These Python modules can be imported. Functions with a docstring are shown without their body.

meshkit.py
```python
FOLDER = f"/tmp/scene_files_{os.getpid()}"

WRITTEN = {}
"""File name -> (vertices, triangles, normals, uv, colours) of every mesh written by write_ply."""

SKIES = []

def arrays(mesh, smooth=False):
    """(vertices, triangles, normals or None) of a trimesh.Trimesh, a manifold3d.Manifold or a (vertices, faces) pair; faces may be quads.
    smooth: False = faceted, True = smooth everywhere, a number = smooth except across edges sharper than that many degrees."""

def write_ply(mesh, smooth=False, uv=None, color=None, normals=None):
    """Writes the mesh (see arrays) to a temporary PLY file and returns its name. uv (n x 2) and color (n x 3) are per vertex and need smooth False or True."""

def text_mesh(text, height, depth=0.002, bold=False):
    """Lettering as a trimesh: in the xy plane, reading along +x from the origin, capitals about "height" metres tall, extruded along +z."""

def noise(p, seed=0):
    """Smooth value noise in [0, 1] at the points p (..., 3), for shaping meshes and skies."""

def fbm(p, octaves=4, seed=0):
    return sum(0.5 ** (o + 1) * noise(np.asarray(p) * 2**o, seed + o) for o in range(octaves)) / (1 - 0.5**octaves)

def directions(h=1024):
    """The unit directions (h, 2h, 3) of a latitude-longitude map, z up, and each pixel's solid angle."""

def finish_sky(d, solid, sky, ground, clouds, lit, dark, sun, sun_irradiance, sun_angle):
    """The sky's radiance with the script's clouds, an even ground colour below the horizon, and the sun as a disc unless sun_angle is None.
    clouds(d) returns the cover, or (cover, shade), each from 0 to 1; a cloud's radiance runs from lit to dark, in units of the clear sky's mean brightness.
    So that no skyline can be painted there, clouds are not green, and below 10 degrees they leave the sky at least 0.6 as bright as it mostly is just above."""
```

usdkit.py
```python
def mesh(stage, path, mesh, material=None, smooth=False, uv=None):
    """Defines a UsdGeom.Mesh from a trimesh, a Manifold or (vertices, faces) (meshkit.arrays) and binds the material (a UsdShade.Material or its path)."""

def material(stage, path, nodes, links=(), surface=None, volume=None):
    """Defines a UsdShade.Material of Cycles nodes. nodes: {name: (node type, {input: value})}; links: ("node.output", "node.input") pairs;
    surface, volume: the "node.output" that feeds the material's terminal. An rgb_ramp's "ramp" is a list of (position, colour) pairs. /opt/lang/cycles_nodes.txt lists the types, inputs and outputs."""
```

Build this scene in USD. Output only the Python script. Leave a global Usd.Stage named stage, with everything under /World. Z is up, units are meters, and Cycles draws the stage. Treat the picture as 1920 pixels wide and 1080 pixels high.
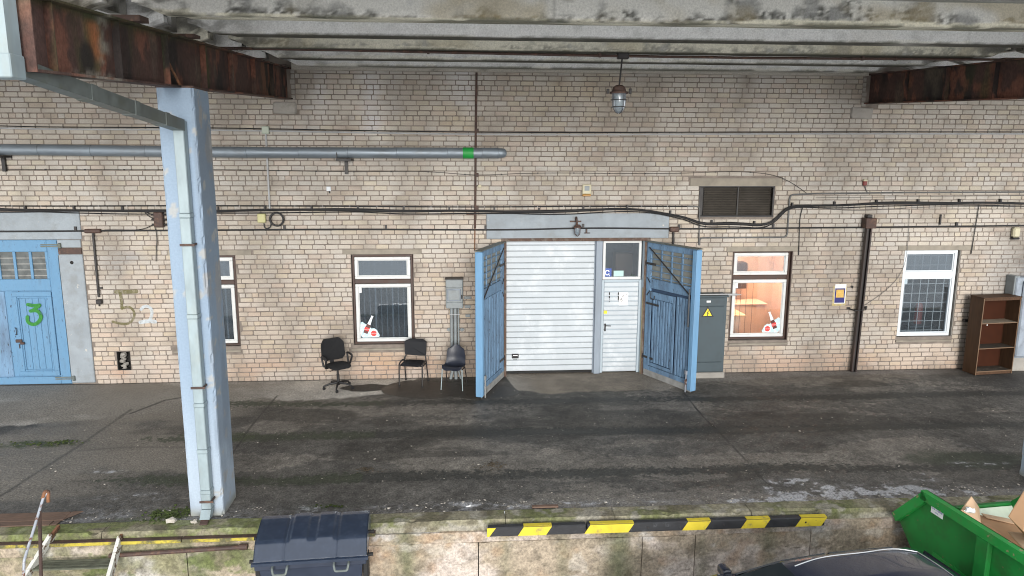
import math, random
import numpy as np
import trimesh
import shapely.geometry as sg
from shapely import affinity
from shapely.ops import unary_union
import usdkit, meshkit
from pxr import Usd, UsdGeom, UsdLux, UsdShade, Gf, Sdf, Vt

stage = Usd.Stage.CreateInMemory()
UsdGeom.SetStageUpAxis(stage, 'Z')
UsdGeom.SetStageMetersPerUnit(stage, 1.0)
UsdGeom.Xform.Define(stage, '/World')
UsdGeom.Scope.Define(stage, '/World/Looks')
rng = np.random.default_rng(7)
random.seed(7)

# ------------------------------------------------------------------ camera, sky, sun, exposure
F_PX, CAM_Z, CAM_D, YAW, PITCH, ROLL = 1371.0, 4.70, 15.216, 0.0705, 0.1789, 0.003
EXPOSURE = 1.5
SUN_EL, SUN_AZ = math.radians(8), math.radians(178)      # azimuth = atan2(x, y) of the direction towards the sun
SKY_STRENGTH, SUN_I = 0.078, 0.36

def _axes():
    cy, sy, cp, sp = math.cos(YAW), math.sin(YAW), math.cos(PITCH), math.sin(PITCH)
    fwd = np.array([sy * cp, cy * cp, -sp]); right = np.array([cy, -sy, 0.0]); up = np.cross(right, fwd)
    return math.cos(ROLL) * right + math.sin(ROLL) * up, -math.sin(ROLL) * right + math.cos(ROLL) * up, fwd
RIGHT, UP, FWD = _axes()
EYE = np.array([0.0, -CAM_D, CAM_Z])
cam = UsdGeom.Camera.Define(stage, '/World/camera')
cam.CreateHorizontalApertureAttr(36.0)
cam.CreateVerticalApertureAttr(20.25)
cam.CreateFocalLengthAttr(36.0 * F_PX / 1920)
cam.CreateFStopAttr(0.0)
cam.CreateClippingRangeAttr(Gf.Vec2f(0.1, 2000))
cam.CreateExposureAttr(EXPOSURE)
M = Gf.Matrix4d(*[float(x) for x in (*RIGHT, 0, *UP, 0, *(-FWD), 0, *EYE, 1)])
UsdGeom.Xformable(cam).AddTransformOp().Set(M)

sky_mat = usdkit.material(stage, '/World/Looks/sky_overcast', {
    'sky': ('sky_texture', {'sky_type': 'single_scattering', 'sun_disc': False, 'sun_elevation': SUN_EL, 'sun_rotation': SUN_AZ}),
    'tc': ('texture_coordinate', {}),
    'n': ('noise_texture', {'scale': 2.2, 'detail': 6.0, 'roughness': 0.55}),
    'cl': ('rgb_ramp', {'ramp': [(0.3, (6.6, 6.9, 7.4)), (0.7, (8.6, 8.8, 9.1))]}),
    'mx': ('mix_color', {'blend_type': 'mix', 'fac': 0.9, 'use_clamp': False}),
    'bg': ('background_shader', {'strength': SKY_STRENGTH}),
}, [('tc.generated', 'n.vector'), ('n.fac', 'cl.fac'), ('sky.color', 'mx.a'), ('cl.color', 'mx.b'), ('mx.result', 'bg.color')], surface='bg.background')
dome = UsdLux.DomeLight.Define(stage, '/World/sky')
UsdShade.MaterialBindingAPI.Apply(dome.GetPrim()).Bind(sky_mat)
dome.GetPrim().SetCustomDataByKey('kind', 'structure')
dome.GetPrim().SetCustomDataByKey('label', 'even pale overcast daylight sky')
sun = UsdLux.DistantLight.Define(stage, '/World/sun')
sun.CreateIntensityAttr(SUN_I); sun.CreateAngleAttr(26.0); sun.CreateNormalizeAttr(True)
sun.CreateColorAttr(Gf.Vec3f(1.0, 0.97, 0.93))
_to = np.array([math.sin(SUN_AZ) * math.cos(SUN_EL), math.cos(SUN_AZ) * math.cos(SUN_EL), math.sin(SUN_EL)])
_x = np.cross([0, 0, 1.0], _to); _x /= np.linalg.norm(_x); _y = np.cross(_to, _x)
UsdGeom.Xformable(sun).AddTransformOp().Set(Gf.Matrix4d(*[float(v) for v in (*_x, 0, *_y, 0, *_to, 0, 0, 0, 30, 1)]))

# ------------------------------------------------------------------ measuring: where a line of sight of the survey photograph meets a real plane
def _ray(x, y):
    return FWD + RIGHT * (x - 960) / F_PX - UP * (y - 540) / F_PX
def at(x, y, Y=0.0):
    d = _ray(x, y); return EYE + d * (Y + CAM_D) / d[1]
def fl(x, y, z=0.0):
    d = _ray(x, y); return EYE + d * (z - CAM_Z) / d[2]
def atx(x, y, X):
    d = _ray(x, y); return EYE + d * X / d[0]
def depth_of(P):
    return float((np.asarray(P) - EYE) @ FWD)

# ------------------------------------------------------------------ materials
def _rgb(c, k=1.0): return tuple(min(max(float(v) * k, 0.0), 1.0) for v in c)

def pmat(name, base, rough=0.6, metal=0.0, var=0.15, vscale=3.0, stretch=(1, 1, 1), bump=0.0, bscale=60.0, dirt=None, chips=None, spec=0.5, coat=0.0, rvar=0.1):
    """Painted or raw surface: slow tone variation, optional dirt (colour, scale, from, to, amount) and chips in the paint (colour, scale, from, to)."""
    nodes = {'g': ('geometry', {}), 'm': ('mapping', {'scale': stretch}),
             'n': ('noise_texture', {'scale': vscale, 'detail': 6.0, 'roughness': 0.6}),
             'r': ('rgb_ramp', {'ramp': [(0.3, _rgb(base, 1 - var)), (0.7, _rgb(base, 1 + var))]}),
             'p': ('principled_bsdf', {'metallic': metal, 'specular_ior_level': spec, 'coat_weight': coat}),
             'rr': ('map_range', {'value': 0.5, 'from_min': 0.3, 'from_max': 0.7, 'to_min': max(0.02, rough - rvar), 'to_max': min(1.0, rough + rvar)})}
    links = [('g.position', 'm.vector'), ('m.vector', 'n.vector'), ('n.fac', 'r.fac'), ('n.fac', 'rr.value'), ('rr.result', 'p.roughness')]
    col = 'r.color'
    for key, spec_ in (('d', dirt), ('c', chips)):
        if spec_:
            c, sc, lo, hi = spec_[:4]; amt = spec_[4] if len(spec_) > 4 else 1.0
            nodes[key + 'n'] = ('noise_texture', {'scale': sc, 'detail': 8.0, 'roughness': 0.65})
            nodes[key + 'r'] = ('map_range', {'from_min': lo, 'from_max': hi, 'to_min': 0.0, 'to_max': amt, 'clamp': True})
            nodes[key + 'm'] = ('mix_color', {'blend_type': 'mix', 'b': _rgb(c)})
            links += [('m.vector', key + 'n.vector'), (key + 'n.fac', key + 'r.value'), (key + 'r.result', key + 'm.fac'), (col, key + 'm.a')]
            col = key + 'm.result'
    links.append((col, 'p.base_color'))
    if bump:
        nodes['bn'] = ('noise_texture', {'scale': bscale, 'detail': 4.0, 'roughness': 0.6})
        nodes['b'] = ('bump', {'strength': bump, 'distance': 0.01})
        links += [('m.vector', 'bn.vector'), ('bn.fac', 'b.height'), ('b.normal', 'p.normal')]
    return usdkit.material(stage, '/World/Looks/' + name, nodes, links, surface='p.BSDF')

def vmat(name, rough=0.85, fine=90.0, fvar=0.22, bump=0.4, bscale=70.0, wet=False, spec=0.4, stretch=(1, 1, 1), speck=None):
    """Surface whose own colour (stains and wear) is stored on the mesh as 'tint'; fine grain from noise; 'wet' lowers the roughness."""
    nodes = {'g': ('geometry', {}), 'm': ('mapping', {'scale': stretch}), 'a': ('attribute', {'attribute': 'tint'}),
             'n': ('noise_texture', {'scale': fine, 'detail': 5.0, 'roughness': 0.7}),
             'v': ('map_range', {'from_min': 0.25, 'from_max': 0.75, 'to_min': max(0.12, 1 - fvar), 'to_max': 1 + fvar, 'clamp': True}),
             'x': ('vector_math', {'math_type': 'scale'}),
             'p': ('principled_bsdf', {'roughness': rough, 'specular_ior_level': spec})}
    links = [('g.position', 'm.vector'), ('m.vector', 'n.vector'), ('n.fac', 'v.value'), ('a.vector', 'x.vector1'), ('v.result', 'x.scale')]
    col = 'x.vector'
    if speck:
        c, sc, lo, hi = speck
        nodes['sn'] = ('voronoi_texture', {'scale': sc, 'randomness': 1.0})
        nodes['sw'] = ('white_noise_texture', {'dimensions': '3D'})
        nodes['sr'] = ('map_range', {'from_min': lo, 'from_max': hi, 'to_min': 1.0, 'to_max': 0.0, 'clamp': True})
        nodes['sp'] = ('map_range', {'from_min': 0.60, 'from_max': 0.9, 'to_min': 0.0, 'to_max': 0.75, 'clamp': True})
        nodes['sx'] = ('math', {'math_type': 'multiply'})
        nodes['sm'] = ('mix_color', {'blend_type': 'mix', 'b': _rgb(c)})
        links += [('g.position', 'sn.vector'), ('sn.distance', 'sr.value'), ('sn.color', 'sw.vector'), ('sw.value', 'sp.value'), ('sr.result', 'sx.value1'), ('sp.result', 'sx.value2'), ('sx.value', 'sm.fac'), (col, 'sm.a')]
        col = 'sm.result'
    links.append((col, 'p.base_color'))
    if wet:
        nodes['w'] = ('attribute', {'attribute': 'wet'})
        nodes['wr'] = ('map_range', {'from_min': 0.0, 'from_max': 1.0, 'to_min': rough, 'to_max': 0.32, 'clamp': True})
        links += [('w.fac', 'wr.value'), ('wr.result', 'p.roughness')]
    if bump:
        nodes['bn'] = ('noise_texture', {'scale': bscale, 'detail': 5.0, 'roughness': 0.65})
        nodes['b'] = ('bump', {'strength': bump, 'distance': 0.01})
        links += [('g.position', 'bn.vector'), ('bn.fac', 'b.height'), ('b.normal', 'p.normal')]
    return usdkit.material(stage, '/World/Looks/' + name, nodes, links, surface='p.BSDF')

def glassmat(name, tint=(0.86, 0.9, 0.92), rough=0.03, gain=1.0, haze=0.0):
    nodes = {'t': ('transparent_bsdf', {'color': tint}), 'g': ('glossy_bsdf', {'color': (0.9, 0.93, 0.97), 'roughness': rough}),
             'f': ('fresnel', {'IOR': 1.5}), 'k': ('math', {'math_type': 'multiply_add', 'value2': gain, 'value3': 0.02, 'use_clamp': True}), 'x': ('mix_closure', {}),
             'd': ('principled_bsdf', {'base_color': (0.26, 0.31, 0.36), 'roughness': 0.8}), 'y': ('mix_closure', {'fac': haze})}
    links = [('f.fac', 'k.value1'), ('k.value', 'x.fac'), ('t.BSDF', 'x.closure1'), ('g.BSDF', 'x.closure2'), ('x.closure', 'y.closure1'), ('d.BSDF', 'y.closure2')]
    return usdkit.material(stage, '/World/Looks/' + name, nodes, links, surface='y.closure')

def spraymat(name, col, lo=0.35, hi=0.55, amt=0.8):
    """Thin spray paint: covers unevenly, so what is under it shows through."""
    nodes = {'g': ('geometry', {}), 'n': ('noise_texture', {'scale': 16.0, 'detail': 6.0, 'roughness': 0.7}),
             'r': ('map_range', {'from_min': lo, 'from_max': hi, 'to_min': 0.15, 'to_max': amt, 'clamp': True}),
             'p': ('principled_bsdf', {'base_color': col, 'roughness': 0.7}), 't': ('transparent_bsdf', {'color': (1, 1, 1)}), 'x': ('mix_closure', {})}
    return usdkit.material(stage, '/World/Looks/' + name, nodes, [('g.position', 'n.vector'), ('n.fac', 'r.value'), ('r.result', 'x.fac'), ('t.BSDF', 'x.closure1'), ('p.BSDF', 'x.closure2')], surface='x.closure')

def emat(name, col, strength):
    return usdkit.material(stage, '/World/Looks/' + name, {'e': ('emission', {'color': col, 'strength': strength})}, surface='e.emission')

K = {}
K['brick'] = vmat('brick_face', 0.9, 60.0, 0.16, 0.5, 90.0)
K['mortar'] = pmat('mortar', (0.185, 0.158, 0.136), 0.95, var=0.3, vscale=5, bump=0.4)
K['asphalt'] = vmat('dock_asphalt', 0.85, 34.0, 1.0, 0.8, 60.0, wet=True, speck=((0.36, 0.34, 0.30), 20.0, 0.08, 0.2))
K['concrete_v'] = vmat('stained_concrete', 0.9, 30.0, 0.55, 0.7, 45.0)
K['rib'] = vmat('canopy_concrete', 0.85, 48.0, 0.26, 0.3, 60.0)
K['rust'] = vmat('rusty_steel', 0.8, 40.0, 0.45, 0.5, 55.0, stretch=(1, 1, 0.45))
K['concrete'] = pmat('plain_concrete', (0.30, 0.285, 0.26), 0.9, var=0.2, vscale=2.5, bump=0.3, dirt=((0.15, 0.135, 0.11), 5, 0.5, 0.75, 0.7))
K['lintel'] = pmat('lintel_concrete', (0.25, 0.225, 0.185), 0.9, var=0.2, vscale=4, bump=0.3)
K['blue_concrete'] = pmat('painted_blue_grey_concrete', (0.26, 0.295, 0.325), 0.85, var=0.14, vscale=2.2, bump=0.4, dirt=((0.2, 0.21, 0.21), 3.5, 0.5, 0.72, 0.7), chips=((0.45, 0.44, 0.41), 9, 0.66, 0.7))
K['column'] = pmat('blue_column_paint', (0.30, 0.39, 0.53), 0.7, var=0.10, vscale=1.6, stretch=(1, 1, 0.5), bump=0.3, bscale=30, dirt=((0.23, 0.28, 0.34), 3.0, 0.52, 0.75, 0.6), chips=((0.46, 0.45, 0.42), 14, 0.68, 0.71))
K['column_bare'] = pmat('column_flaked', (0.31, 0.36, 0.42), 0.85, var=0.15, vscale=3, bump=0.5, bscale=25, chips=((0.30, 0.28, 0.25), 7, 0.54, 0.6))
K['galv'] = pmat('galvanised_sheet', (0.25, 0.31, 0.33), 0.5, 0.2, var=0.16, vscale=7, stretch=(1, 1, 0.4), dirt=((0.25, 0.27, 0.24), 4, 0.52, 0.75, 0.6))
K['galv_dark'] = pmat('weathered_galvanised_sheet', (0.13, 0.15, 0.145), 0.5, 0.4, var=0.25, vscale=6, dirt=((0.10, 0.11, 0.08), 4, 0.5, 0.7, 0.8))
K['foil'] = pmat('pipe_cladding', (0.22, 0.26, 0.30), 0.5, 0.55, var=0.12, vscale=4, stretch=(0.4, 1, 1), dirt=((0.16, 0.16, 0.15), 6, 0.5, 0.8, 0.6))
K['white_slat'] = pmat('white_door_paint', (0.46, 0.505, 0.54), 0.5, var=0.08, vscale=1.8, dirt=((0.56, 0.60, 0.63), 2.6, 0.52, 0.64, 0.8), chips=((0.30, 0.31, 0.31), 7, 0.70, 0.75), spec=0.4)
K['white_frame'] = pmat('white_window_frame', (0.56, 0.575, 0.57), 0.45, var=0.06, vscale=5, dirt=((0.40, 0.38, 0.34), 9, 0.58, 0.78, 0.6))
K['blue_paint'] = pmat('sky_blue_wood_paint', (0.11, 0.245, 0.40), 0.7, var=0.2, vscale=3, stretch=(2, 2, 0.5), bump=0.3, bscale=40, dirt=((0.10, 0.19, 0.29), 3, 0.45, 0.66, 0.8), chips=((0.03, 0.035, 0.05), 17, 0.63, 0.66))
K['blue_paint2'] = pmat('worn_blue_wood_paint', (0.135, 0.235, 0.36), 0.75, var=0.22, vscale=3, stretch=(2, 2, 0.4), bump=0.4, bscale=40, dirt=((0.09, 0.14, 0.21), 4, 0.45, 0.66, 0.8), chips=((0.03, 0.035, 0.045), 22, 0.60, 0.64))
K['blue_edge'] = pmat('blue_edge_paint', (0.135, 0.28, 0.45), 0.65, var=0.12, vscale=2, stretch=(2, 2, 0.4), bump=0.2, dirt=((0.18, 0.30, 0.45), 3, 0.5, 0.8, 0.5), chips=((0.3, 0.33, 0.36), 16, 0.68, 0.72))
K['grey_board'] = pmat('grey_weathered_board', (0.27, 0.27, 0.26), 0.85, var=0.25, vscale=6, bump=0.3)
K['dull_pane'] = pmat('dusty_pane', (0.20, 0.205, 0.185), 0.5, var=0.2, vscale=3)
K['brown_wood'] = pmat('dark_brown_frame', (0.045, 0.022, 0.015), 0.55, var=0.3, vscale=8, stretch=(1, 1, 0.3))
K['black_steel'] = pmat('dark_painted_steel', (0.022, 0.02, 0.02), 0.55, var=0.25, vscale=6)
K['black_cable'] = pmat('black_cable', (0.014, 0.014, 0.015), 0.6, var=0.2, vscale=6)
K['grey_cable'] = pmat('grey_cable', (0.10, 0.10, 0.10), 0.6, var=0.2, vscale=6)
K['light_conduit'] = pmat('pale_grey_conduit', (0.36, 0.37, 0.38), 0.55, var=0.12, vscale=5)
K['rust_pipe'] = pmat('brown_pipe', (0.06, 0.035, 0.028), 0.7, var=0.4, vscale=7, dirt=((0.13, 0.07, 0.045), 12, 0.52, 0.7))
K['rust_bright'] = pmat('orange_rust', (0.19, 0.085, 0.04), 0.85, var=0.35, vscale=12, bump=0.3, dirt=((0.07, 0.04, 0.03), 10, 0.48, 0.62))
K['dark_pane'] = pmat('grimy_dark_pane', (0.085, 0.095, 0.095), 0.4, var=0.35, vscale=6)
K['rust_frame'] = pmat('door_frame_rust', (0.085, 0.052, 0.038), 0.8, var=0.4, vscale=9, bump=0.3, dirt=((0.16, 0.14, 0.12), 7, 0.5, 0.66, 0.8))
K['blue_gap'] = pmat('deep_blue_shade_paint', (0.035, 0.065, 0.12), 0.8, var=0.2)
K['drain_brown'] = pmat('drain_dark_brown', (0.028, 0.018, 0.016), 0.45, var=0.3, vscale=5, stretch=(1, 1, 0.2), dirt=((0.075, 0.04, 0.03), 9, 0.55, 0.7))
K['meter_grey'] = pmat('hammered_grey_paint', (0.20, 0.225, 0.235), 0.5, var=0.15, vscale=8, dirt=((0.12, 0.13, 0.13), 7, 0.5, 0.75, 0.6))
K['cabinet'] = pmat('cabinet_grey_paint', (0.058, 0.080, 0.092), 0.55, var=0.08, spec=0.3, vscale=3, dirt=((0.045, 0.055, 0.06), 4, 0.5, 0.8, 0.6))
K['box_blue_grey'] = pmat('blue_grey_box_paint', (0.25, 0.29, 0.34), 0.55, var=0.12, vscale=4, dirt=((0.13, 0.14, 0.16), 5, 0.5, 0.7, 0.7))
K['cream_plastic'] = pmat('cream_plastic', (0.46, 0.43, 0.30), 0.5, var=0.06)
K['yellow_plastic'] = pmat('pale_yellow_plastic', (0.44, 0.42, 0.21), 0.5, var=0.08)
K['white_plastic'] = pmat('white_plastic', (0.60, 0.64, 0.67), 0.5, var=0.05)
K['green_grey_plastic'] = pmat('green_grey_plastic', (0.37, 0.42, 0.35), 0.5, var=0.08)
K['amber'] = pmat('amber_plastic', (0.36, 0.17, 0.02), 0.4, var=0.1)
K['smoke_glass'] = pmat('smoked_plastic', (0.03, 0.03, 0.035), 0.15, var=0.1)
K['red_plastic'] = pmat('red_plastic', (0.17, 0.025, 0.02), 0.4, var=0.15)
K['green_tape'] = pmat('green_tape', (0.01, 0.27, 0.045), 0.5, var=0.1)
K['yellow_paint'] = pmat('yellow_marking_paint', (0.58, 0.46, 0.03), 0.6, var=0.1, vscale=6, dirt=((0.22, 0.19, 0.08), 11, 0.56, 0.7, 0.8), chips=((0.05, 0.05, 0.05), 16, 0.68, 0.71))
K['yellow_worn'] = pmat('worn_yellow_paint', (0.42, 0.34, 0.04), 0.7, var=0.2, vscale=8, dirt=((0.09, 0.085, 0.04), 5, 0.44, 0.56), bump=0.3)
K['black_timber'] = pmat('black_tarred_timber', (0.018, 0.019, 0.022), 0.6, var=0.3, vscale=8, bump=0.4, dirt=((0.06, 0.065, 0.07), 10, 0.58, 0.7))
K['fabric_black'] = pmat('black_fabric', (0.010, 0.0105, 0.012), 0.9, var=0.2, vscale=30, bump=0.3, bscale=300)
K['vinyl_black'] = pmat('black_vinyl', (0.012, 0.013, 0.016), 0.6, var=0.15, vscale=10, spec=0.25)
K['plastic_black'] = pmat('black_plastic', (0.012, 0.012, 0.013), 0.5, var=0.15)
K['plastic_navy'] = pmat('navy_plastic', (0.017, 0.021, 0.034), 0.45, var=0.12, vscale=8)
K['chrome'] = pmat('dull_chrome', (0.55, 0.56, 0.57), 0.3, 0.9, var=0.1)
K['bin_blue'] = pmat('slate_blue_plastic', (0.024, 0.034, 0.056), 0.2, var=0.12, vscale=5, dirt=((0.045, 0.06, 0.09), 5, 0.55, 0.8, 0.5), spec=0.6, rvar=0.1)
K['bin_body'] = pmat('dark_bin_plastic', (0.016, 0.024, 0.045), 0.5, var=0.15, vscale=5)
K['rubber'] = pmat('black_rubber', (0.012, 0.012, 0.012), 0.8, var=0.1)
K['green_skip'] = pmat('green_skip_paint', (0.008, 0.165, 0.028), 0.5, var=0.2, vscale=1.8, dirt=((0.02, 0.085, 0.02), 3.5, 0.46, 0.7, 0.8), chips=((0.13, 0.10, 0.05), 12, 0.66, 0.69))
K['green_rim'] = pmat('green_skip_rim_paint', (0.012, 0.22, 0.038), 0.5, var=0.18, vscale=3.0, dirt=((0.05, 0.10, 0.03), 6, 0.5, 0.7, 0.6), chips=((0.24, 0.19, 0.10), 9, 0.62, 0.65))
K['pale_green'] = pmat('scraped_pale_green_steel', (0.50, 0.57, 0.47), 0.6, var=0.12, vscale=4, stretch=(1, 1, 0.3), dirt=((0.12, 0.09, 0.05), 7, 0.6, 0.68), chips=((0.02, 0.2, 0.05), 5, 0.68, 0.74))
K['cardboard'] = pmat('cardboard', (0.47, 0.28, 0.155), 0.85, var=0.08, vscale=3)
K['cardboard_pale'] = pmat('pale_cardboard', (0.55, 0.385, 0.25), 0.85, var=0.08, vscale=3)
K['car_paint'] = pmat('navy_car_paint', (0.009, 0.012, 0.022), 0.2, var=0.08, vscale=1.0, dirt=((0.012, 0.015, 0.024), 3, 0.5, 0.8, 0.4), coat=0.8, rvar=0.05)
K['car_glass'] = pmat('dark_car_glass', (0.012, 0.016, 0.018), 0.06, var=0.05, rvar=0.02)
K['oak_side'] = pmat('dark_veneer', (0.070, 0.038, 0.021), 0.65, spec=0.2, var=0.3, vscale=5, stretch=(6, 6, 0.6))
K['back_red'] = pmat('red_brown_fibreboard', (0.042, 0.014, 0.007), 0.8, spec=0.1, var=0.15, vscale=4)
K['oak_edge'] = pmat('veneer_edge', (0.15, 0.09, 0.05), 0.6, var=0.15, vscale=6)
K['shelf_dusty'] = pmat('dusty_shelf', (0.28, 0.24, 0.18), 0.7, var=0.15, vscale=6)
K['shelf_dirty'] = pmat('dirty_shelf', (0.05, 0.041, 0.03), 0.75, var=0.35, vscale=8, dirt=((0.2, 0.17, 0.13), 9, 0.56, 0.7))
K['yard'] = pmat('yard_concrete', (0.50, 0.495, 0.48), 0.9, var=0.12, vscale=1.2, bump=0.4)
K['room_grey'] = pmat('dim_room_wall', (0.17, 0.19, 0.21), 0.8, var=0.15)
K['room_dark'] = pmat('dark_room_wall', (0.04, 0.05, 0.062), 0.7, var=0.3, vscale=1.2)
K['room_wood'] = pmat('wood_panelled_room', (0.60, 0.38, 0.25), 0.6, var=0.10, vscale=3, stretch=(3, 3, 0.3))
K['room_orange'] = pmat('salmon_room_wall', (0.64, 0.40, 0.28), 0.8, var=0.06)
K['room_floor'] = pmat('room_floor', (0.16, 0.12, 0.09), 0.6, var=0.15)
K['desk'] = pmat('light_desk_top', (0.62, 0.38, 0.19), 0.5, var=0.1, stretch=(3, 0.5, 1))
K['blind'] = pmat('blind_strip', (0.075, 0.092, 0.115), 0.7, var=0.1)
K['glass'] = glassmat('window_glass', gain=1.0, haze=0.03)
K['glass_hazy'] = glassmat('hazy_window_glass', tint=(0.75, 0.8, 0.83), gain=1.2, haze=0.2)
K['lamp_glass'] = glassmat('lamp_glass', tint=(0.8, 0.85, 0.84), rough=0.15, gain=1.4, haze=0.45)
K['lamp_panel'] = emat('room_lamp', (1.0, 0.80, 0.64), 14.0)
K['sign_blue'] = pmat('sign_blue', (0.012, 0.06, 0.30), 0.4, var=0.04)
K['print_white'] = pmat('print_white', (0.75, 0.76, 0.76), 0.5, var=0.03)
K['paper_teal'] = pmat('pale_teal_paper', (0.40, 0.58, 0.56), 0.6, var=0.04)
K['print_black'] = pmat('print_black', (0.012, 0.012, 0.014), 0.5, var=0.05)
K['print_red'] = pmat('print_red', (0.62, 0.035, 0.03), 0.45, var=0.05)
K['print_cola'] = pmat('print_cola_brown', (0.09, 0.018, 0.014), 0.4, var=0.1)
K['print_ice'] = pmat('print_ice_blue', (0.42, 0.62, 0.70), 0.45, var=0.25, vscale=18, dirt=((0.75, 0.82, 0.84), 22, 0.5, 0.62))
K['print_bottle'] = pmat('print_bottle_neck', (0.70, 0.78, 0.80), 0.4, var=0.1)
K['sticker_yellow'] = pmat('warning_yellow', (0.82, 0.66, 0.02), 0.45, var=0.04)
K['navy_print'] = pmat('poster_navy', (0.012, 0.014, 0.14), 0.45, var=0.08)
K['gold_print'] = pmat('poster_gold', (0.60, 0.38, 0.09), 0.5, var=0.2, vscale=25)
K['poster_edge'] = pmat('poster_old_paper', (0.45, 0.36, 0.16), 0.8, var=0.2, vscale=12, dirt=((0.4, 0.37, 0.3), 10, 0.5, 0.6))
K['spray_green'] = spraymat('spray_green', (0.025, 0.20, 0.025), 0.32, 0.5, 0.9)
K['spray_olive'] = spraymat('spray_olive', (0.16, 0.145, 0.06), 0.38, 0.62, 0.62)
K['spray_white'] = spraymat('spray_white', (0.55, 0.60, 0.63), 0.36, 0.56, 0.75)
K['moss'] = pmat('moss', (0.050, 0.072, 0.014), 0.95, var=0.4, vscale=25, bump=0.8, bscale=120)
K['litter'] = pmat('pale_grit', (0.42, 0.39, 0.34), 0.9, var=0.4, vscale=8)
K['leaf'] = pmat('dead_leaf', (0.085, 0.068, 0.045), 0.9, var=0.4, vscale=10)
K['louvre'] = pmat('louvre_brown', (0.075, 0.066, 0.055), 0.65, var=0.2, vscale=6)
K['inside_dark'] = pmat('dark_void', (0.015, 0.014, 0.013), 0.95, var=0.2)
K['tan_frame'] = pmat('tan_frame_paint', (0.40, 0.32, 0.17), 0.7, var=0.15, vscale=5, stretch=(1, 1, 0.3))
K['post_grey'] = pmat('grey_blue_post', (0.22, 0.26, 0.31), 0.6, var=0.15, vscale=4, stretch=(1, 1, 0.4))
K['frame_grey'] = pmat('pale_blue_grey_frame', (0.36, 0.43, 0.48), 0.55, var=0.08, vscale=4)
K['stair_white'] = pmat('flaking_white_stair_paint', (0.50, 0.50, 0.46), 0.7, var=0.15, vscale=6, chips=((0.10, 0.06, 0.035), 11, 0.53, 0.57))
K['rail_grey'] = pmat('worn_handrail', (0.34, 0.36, 0.40), 0.5, 0.3, var=0.15, vscale=6, chips=((0.15, 0.07, 0.04), 9, 0.55, 0.6))
K['tread'] = pmat('mossy_tread', (0.10, 0.105, 0.075), 0.9, var=0.35, vscale=9)
K['plate_brown'] = pmat('rusty_plate', (0.135, 0.085, 0.06), 0.8, var=0.25, vscale=5, bump=0.3)

# ------------------------------------------------------------------ meshes
def merge(*ms):
    ms = [m for m in ms if m is not None]
    return trimesh.util.concatenate(ms) if len(ms) > 1 else ms[0]
def box(x0, x1, y0, y1, z0, z1, c=0.0):
    """Axis-aligned box, edges chamfered by c."""
    x0, x1 = sorted((x0, x1)); y0, y1 = sorted((y0, y1)); z0, z1 = sorted((z0, z1))
    c = min(c, 0.45 * min(x1 - x0, y1 - y0, z1 - z0))
    if c <= 0:
        m = trimesh.creation.box([x1 - x0, y1 - y0, z1 - z0]); m.apply_translation([(x0 + x1) / 2, (y0 + y1) / 2, (z0 + z1) / 2]); return m
    P = []
    for x, sx in ((x0, 1), (x1, -1)):
        for y, sy in ((y0, 1), (y1, -1)):
            for z, sz in ((z0, 1), (z1, -1)):
                P += [(x, y + sy * c, z + sz * c), (x + sx * c, y, z + sz * c), (x + sx * c, y + sy * c, z)]
    return trimesh.convex.convex_hull(np.array(P))
def hull(pts): return trimesh.convex.convex_hull(np.array(pts, float))
def move(m, M4): m = m.copy(); m.apply_transform(M4); return m
def frame(o, ex, ey, ez):
    T = np.eye(4); T[:3, 0] = ex; T[:3, 1] = ey; T[:3, 2] = ez; T[:3, 3] = o; return T
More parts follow.
